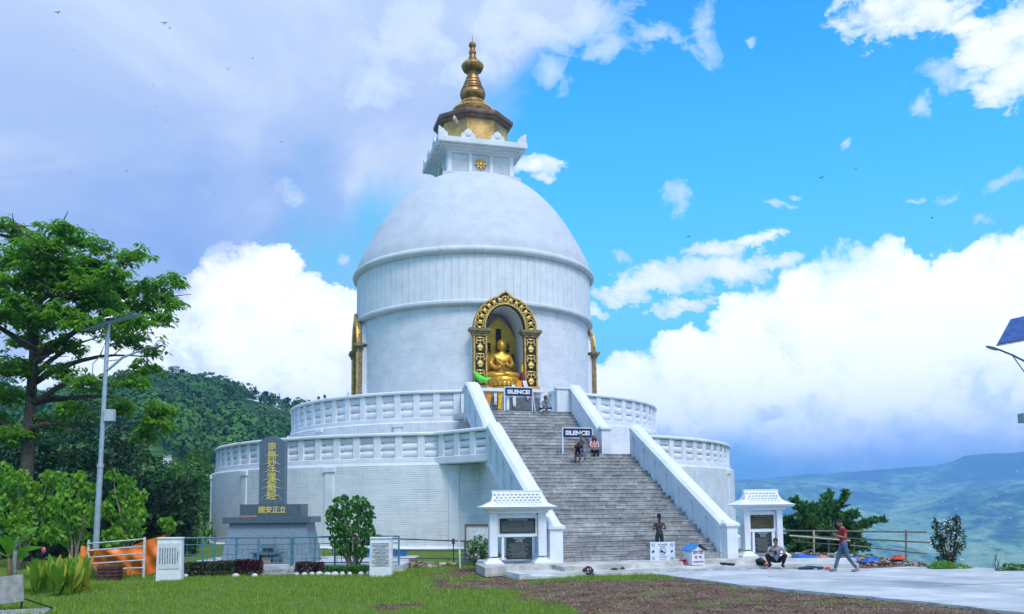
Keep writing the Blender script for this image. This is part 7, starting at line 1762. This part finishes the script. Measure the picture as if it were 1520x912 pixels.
# seated on the stairs
def seat(dz=.0, lean=.0, sp=.10, ft=.34):
    return dict(pel=(0, .0, .12), wai=(0, .0, .28), che=(0, -.03-lean, .50), nec=(0, -.05-lean, .66), hea=(0, -.08-lean*1.2, .79), shl=(.17, -.04-lean, .59), shr=(-.17, -.04-lean, .59), ell=(.22, -.14-lean, .36), elr=(-.22, -.14-lean, .36), wrl=(.08, -.30, .30), wrr=(-.08, -.30, .28),
                hil=(.09, -.02, .11), hir=(-.09, -.02, .11), knl=(sp, -.42, .16), knr=(-sp, -.42, .16), anl=(sp, -.40, -ft+.08), anr=(-sp, -.40, -ft+.08), tol=(sp, -.54, -ft+.03), tor=(-sp, -.54, -ft+.03))
A = AX+S(18.95, 2.1, ZL)
def stair_pt(px, L, z):
    """point on a stair line at distance L whose pixel column is px"""
    best = None
    for s_ in np.arange(-3.2, 3.2, .02):
        q = AX+S(L, s_, z); zc = q.y*math.cos(PITCH_)+(z-EYE)*math.sin(PITCH_); v = -q.y*math.sin(PITCH_)+(z-EYE)*math.cos(PITCH_); x = CX_+F_*(q.x*math.cos(ROLL_)-v*math.sin(ROLL_))/zc
        if best is None or abs(x-px) < best[0]: best = (abs(x-px), q)
    return best[1]
q = stair_pt(882, 19.0, ZL); person((q.x, q.y, q.z), AZ-.1, 'woman with long black hair in a pink top sitting on the landing edge', seat(ft=.34), 1.58, skin=skinm, top_mat=M('pink_top', (.72, .36, .37), .85), sleeve=1.8, bottom_mat=blackc, shoe_mat=M('beige_shoes', (.35, .27, .2), .7), hair='long', female=True)
s3 = seat(ft=.34, lean=.05, sp=.12); s3.update(ell=(.24, -.18, .42), wrl=(.06, -.20, .60), elr=(-.24, -.10, .38), wrr=(-.20, -.30, .22))
q = stair_pt(862, 19.0, ZL); person((q.x, q.y, q.z+.02), AZ-.15, 'person in a grey patterned shirt and blue jeans sitting left of the woman in pink', s3, 1.66, skin=skin_d, top_mat=M('grey_pattern_shirt', (.20, .19, .21), .85, var=.5, scale=22), sleeve=1.0, bottom_mat=M('light_denim', (.14, .22, .36), .85, var=.2), shoe_mat=M('blue_shoes', (.05, .12, .3), .7))
bend = dict(pel=(0, .10, .72), wai=(0, .0, .84), che=(0, -.22, .92), nec=(0, -.36, .92), hea=(0, -.46, .93), shl=(.17, -.28, .92), shr=(-.17, -.28, .92), ell=(.24, -.34, .64), elr=(-.24, -.34, .64), wrl=(.24, -.44, .42), wrr=(-.26, -.42, .40),
            hil=(.09, .08, .70), hir=(-.09, .08, .70), knl=(.10, -.08, .40), knr=(-.10, -.02, .40), anl=(.09, .05, .08), anr=(-.10, .18, .08), tol=(.09, -.09, .03), tor=(-.10, .05, .03))
Lx = LF-(LF-LT)*22/(NL-1); zx = Z0+(ZL-Z0)*23/NL; q = stair_pt(858, Lx-.12, zx); person((q.x, q.y, q.z), AZ-.15, 'person in dark clothes bending forward on the stairs below the seated pair', bend, 1.45, skin=skin_d, top_mat=M('black_top', (.015, .015, .02), .85), sleeve=.6, bottom_mat=M('black_shorts', (.02, .02, .03), .85), leg_to=.45, shoe_mat=M('red_brown_shoes', (.20, .05, .04), .7), hair='long', face=(0, -.9, -1))
cr_ = dict(pel=(0, .0, .12), wai=(0, -.02, .27), che=(0, -.10, .47), nec=(0, -.14, .60), hea=(0, -.20, .70), shl=(.18, -.12, .54), shr=(-.18, -.12, .54), ell=(.26, -.26, .38), elr=(-.26, -.24, .34), wrl=(.10, -.26, .60), wrr=(-.02, -.40, .26),
           hil=(.09, -.02, .12), hir=(-.09, -.02, .12), knl=(.36, -.22, .18), knr=(-.34, -.24, .18), anl=(-.08, -.36, .08), anr=(.10, -.32, .08), tol=(-.2, -.40, .05), tor=(.22, -.38, .05))
q = stair_pt(808, 14.5, ZU); person((q.x, q.y, q.z), AZ-.1, 'person in a white and navy shirt sitting cross-legged at the top of the stairs', cr_, 1.64, skin=skin_d, top_mat=M('white_navy_shirt', (.40, .42, .50), .85, var=.6, scale=5), sleeve=1.6, bottom_mat=M('navy_trousers', (.02, .035, .08), .85), shoe_mat=M('pale_shoes', (.5, .55, .6), .7), cap=M('brown_cap', (.09, .05, .045), .8), face=(0, -1, -.5))
# four people on the upper terrace, mostly hidden by the parapet
tops = [(449, 592, 'person at the far left of the upper terrace raising an arm above the parapet', True), (459, 590, 'dark-haired person second from the left behind the upper parapet', False), (473, 590, 'person third from the left behind the upper parapet, head low', False), (482, 587, 'tallest dark-haired person of the four behind the upper parapet', False)]
tm = [M('black_jacket', (.02, .02, .025), .8), M('dark_shirt', (.04, .03, .035), .8), M('wine_shirt', (.12, .02, .03), .8), M('navy_shirt', (.02, .03, .07), .8)]
for i, (px, py, lb, up_) in enumerate(tops):
    for Yq in np.arange(50, 62, .05):           # stand 0.75 m inside the parapet
        w = atY(px, py, Yq)-AX
        if math.hypot(w.x, w.y) < 11.2: break
    head = atY(px, py, Yq); ht = (head.z+.04-ZU)/.94; ht = min(max(ht, 1.45), 1.85); pose = dict(wrl=(.30, -.1, 1.60), ell=(.34, -.05, 1.35)) if up_ else {}
    person((head.x, head.y, ZU), -.5+i*.35, lb, pose, ht, skin=skin_d, top_mat=tm[i], sleeve=.9, bottom_mat=blackc, shoe_mat=blk)
# ------------------------------------------------------------------ birds in the air
birdm = M('bird_dark', (.03, .03, .035), .7)
BIRDS = [(244, 35, 9, 'large dark bird high at the upper left, wings spread'), (252, 42, 6, 'bird just below the largest one at the upper left'), (86, 19, 8, 'pale grey bird near the top left corner'), (110, 75, 3, 'tiny bird below the one near the top left corner'), (339, 103, 8, 'dark bird with raised wings left of the spire, lower of two'), (375, 87, 6, 'dark bird with raised wings left of the spire, upper of two'), (248, 179, 5, 'small bird in mid sky left, below the large pair'),
         (233, 159, 4, 'tiny bird above the small one in the left mid sky'), (275, 264, 4, 'tiny bird over the left cumulus'), (103, 255, 4, 'tiny bird above the layered tree'), (188, 254, 4, 'tiny bird above the right side of the layered tree'), (144, 311, 5, 'small bird just above the layered tree'), (418, 211, 4, 'tiny bird beside the small white cloud'), (403, 271, 4, 'tiny bird under the small white cloud'), (318, 288, 4, 'tiny bird right above the left cumulus'), (337, 374, 3, 'tiny bird in front of the left cumulus'),
         (1220, 264, 8, 'dark bird gliding in the clear blue sky, left of two'), (1270, 251, 6, 'dark bird gliding in the clear blue sky, right of two'), (1022, 352, 6, 'small bird by the long flat cloud'), (1384, 324, 6, 'small bird above the big white cloud'), (919, 474, 4, 'tiny bird in the blue gap beside the drum'), (1385, 210, 3, 'tiny bird under the upper right clouds'), (801, 256, 3, 'tiny bird in front of the puff right of the dome'), (346, 155, 3, 'faint tiny bird in the mid left sky'), (228, 127, 3, 'faint tiny bird above the tiny pair at left')]
for i, (px, py, sz, lb) in enumerate(BIRDS):
    Yb = 34+8*rng.random(); c = atY(px, py, Yb); w = sz*Yb/F_*1.2; r_ = thing('bird', c, lb, 'bird', 'birds flying over the pagoda', rz=rng.uniform(-.6, .6)); r_.rotation_euler = (rng.uniform(-.2, .4), rng.uniform(-.5, .5), rng.uniform(-.7, .7))
    m = MB(); m.path([(0, -w*.28, 0), (0, -w*.15, .01*w), (0, .05*w, 0), (0, w*.25, 0)], [.01*w, .06*w, .055*w, .012*w], 8); m.ell((0, -w*.24, .015*w), (.045*w, .055*w, .045*w), 8, 6); m.add([(0, w*.2, 0), (-.09*w, w*.38, 0), (.09*w, w*.38, 0), (0, w*.2, .012*w)], [(0, 1, 2), (3, 2, 1), (0, 3, 1), (0, 2, 3)]); m.build('body', birdm, r_, smooth=True)
    for s2 in (-1, 1):
        m = MB(); z1, z2 = w*.13, w*.10; vs = [(0, -.08*w, 0), (s2*.28*w, -.14*w, z1), (s2*.56*w, .02*w, z2), (s2*.26*w, .07*w, z1), (0, .08*w, 0)]; m.add(vs+[(a, b, c_+.012*w) for a, b, c_ in vs], [(0, 1, 3, 4), (1, 2, 3), (5, 9, 8, 6), (6, 8, 7), (0, 5, 6, 1), (1, 6, 7, 2), (2, 7, 8, 3), (3, 8, 9, 4)]); m.build('wing', birdm, r_)
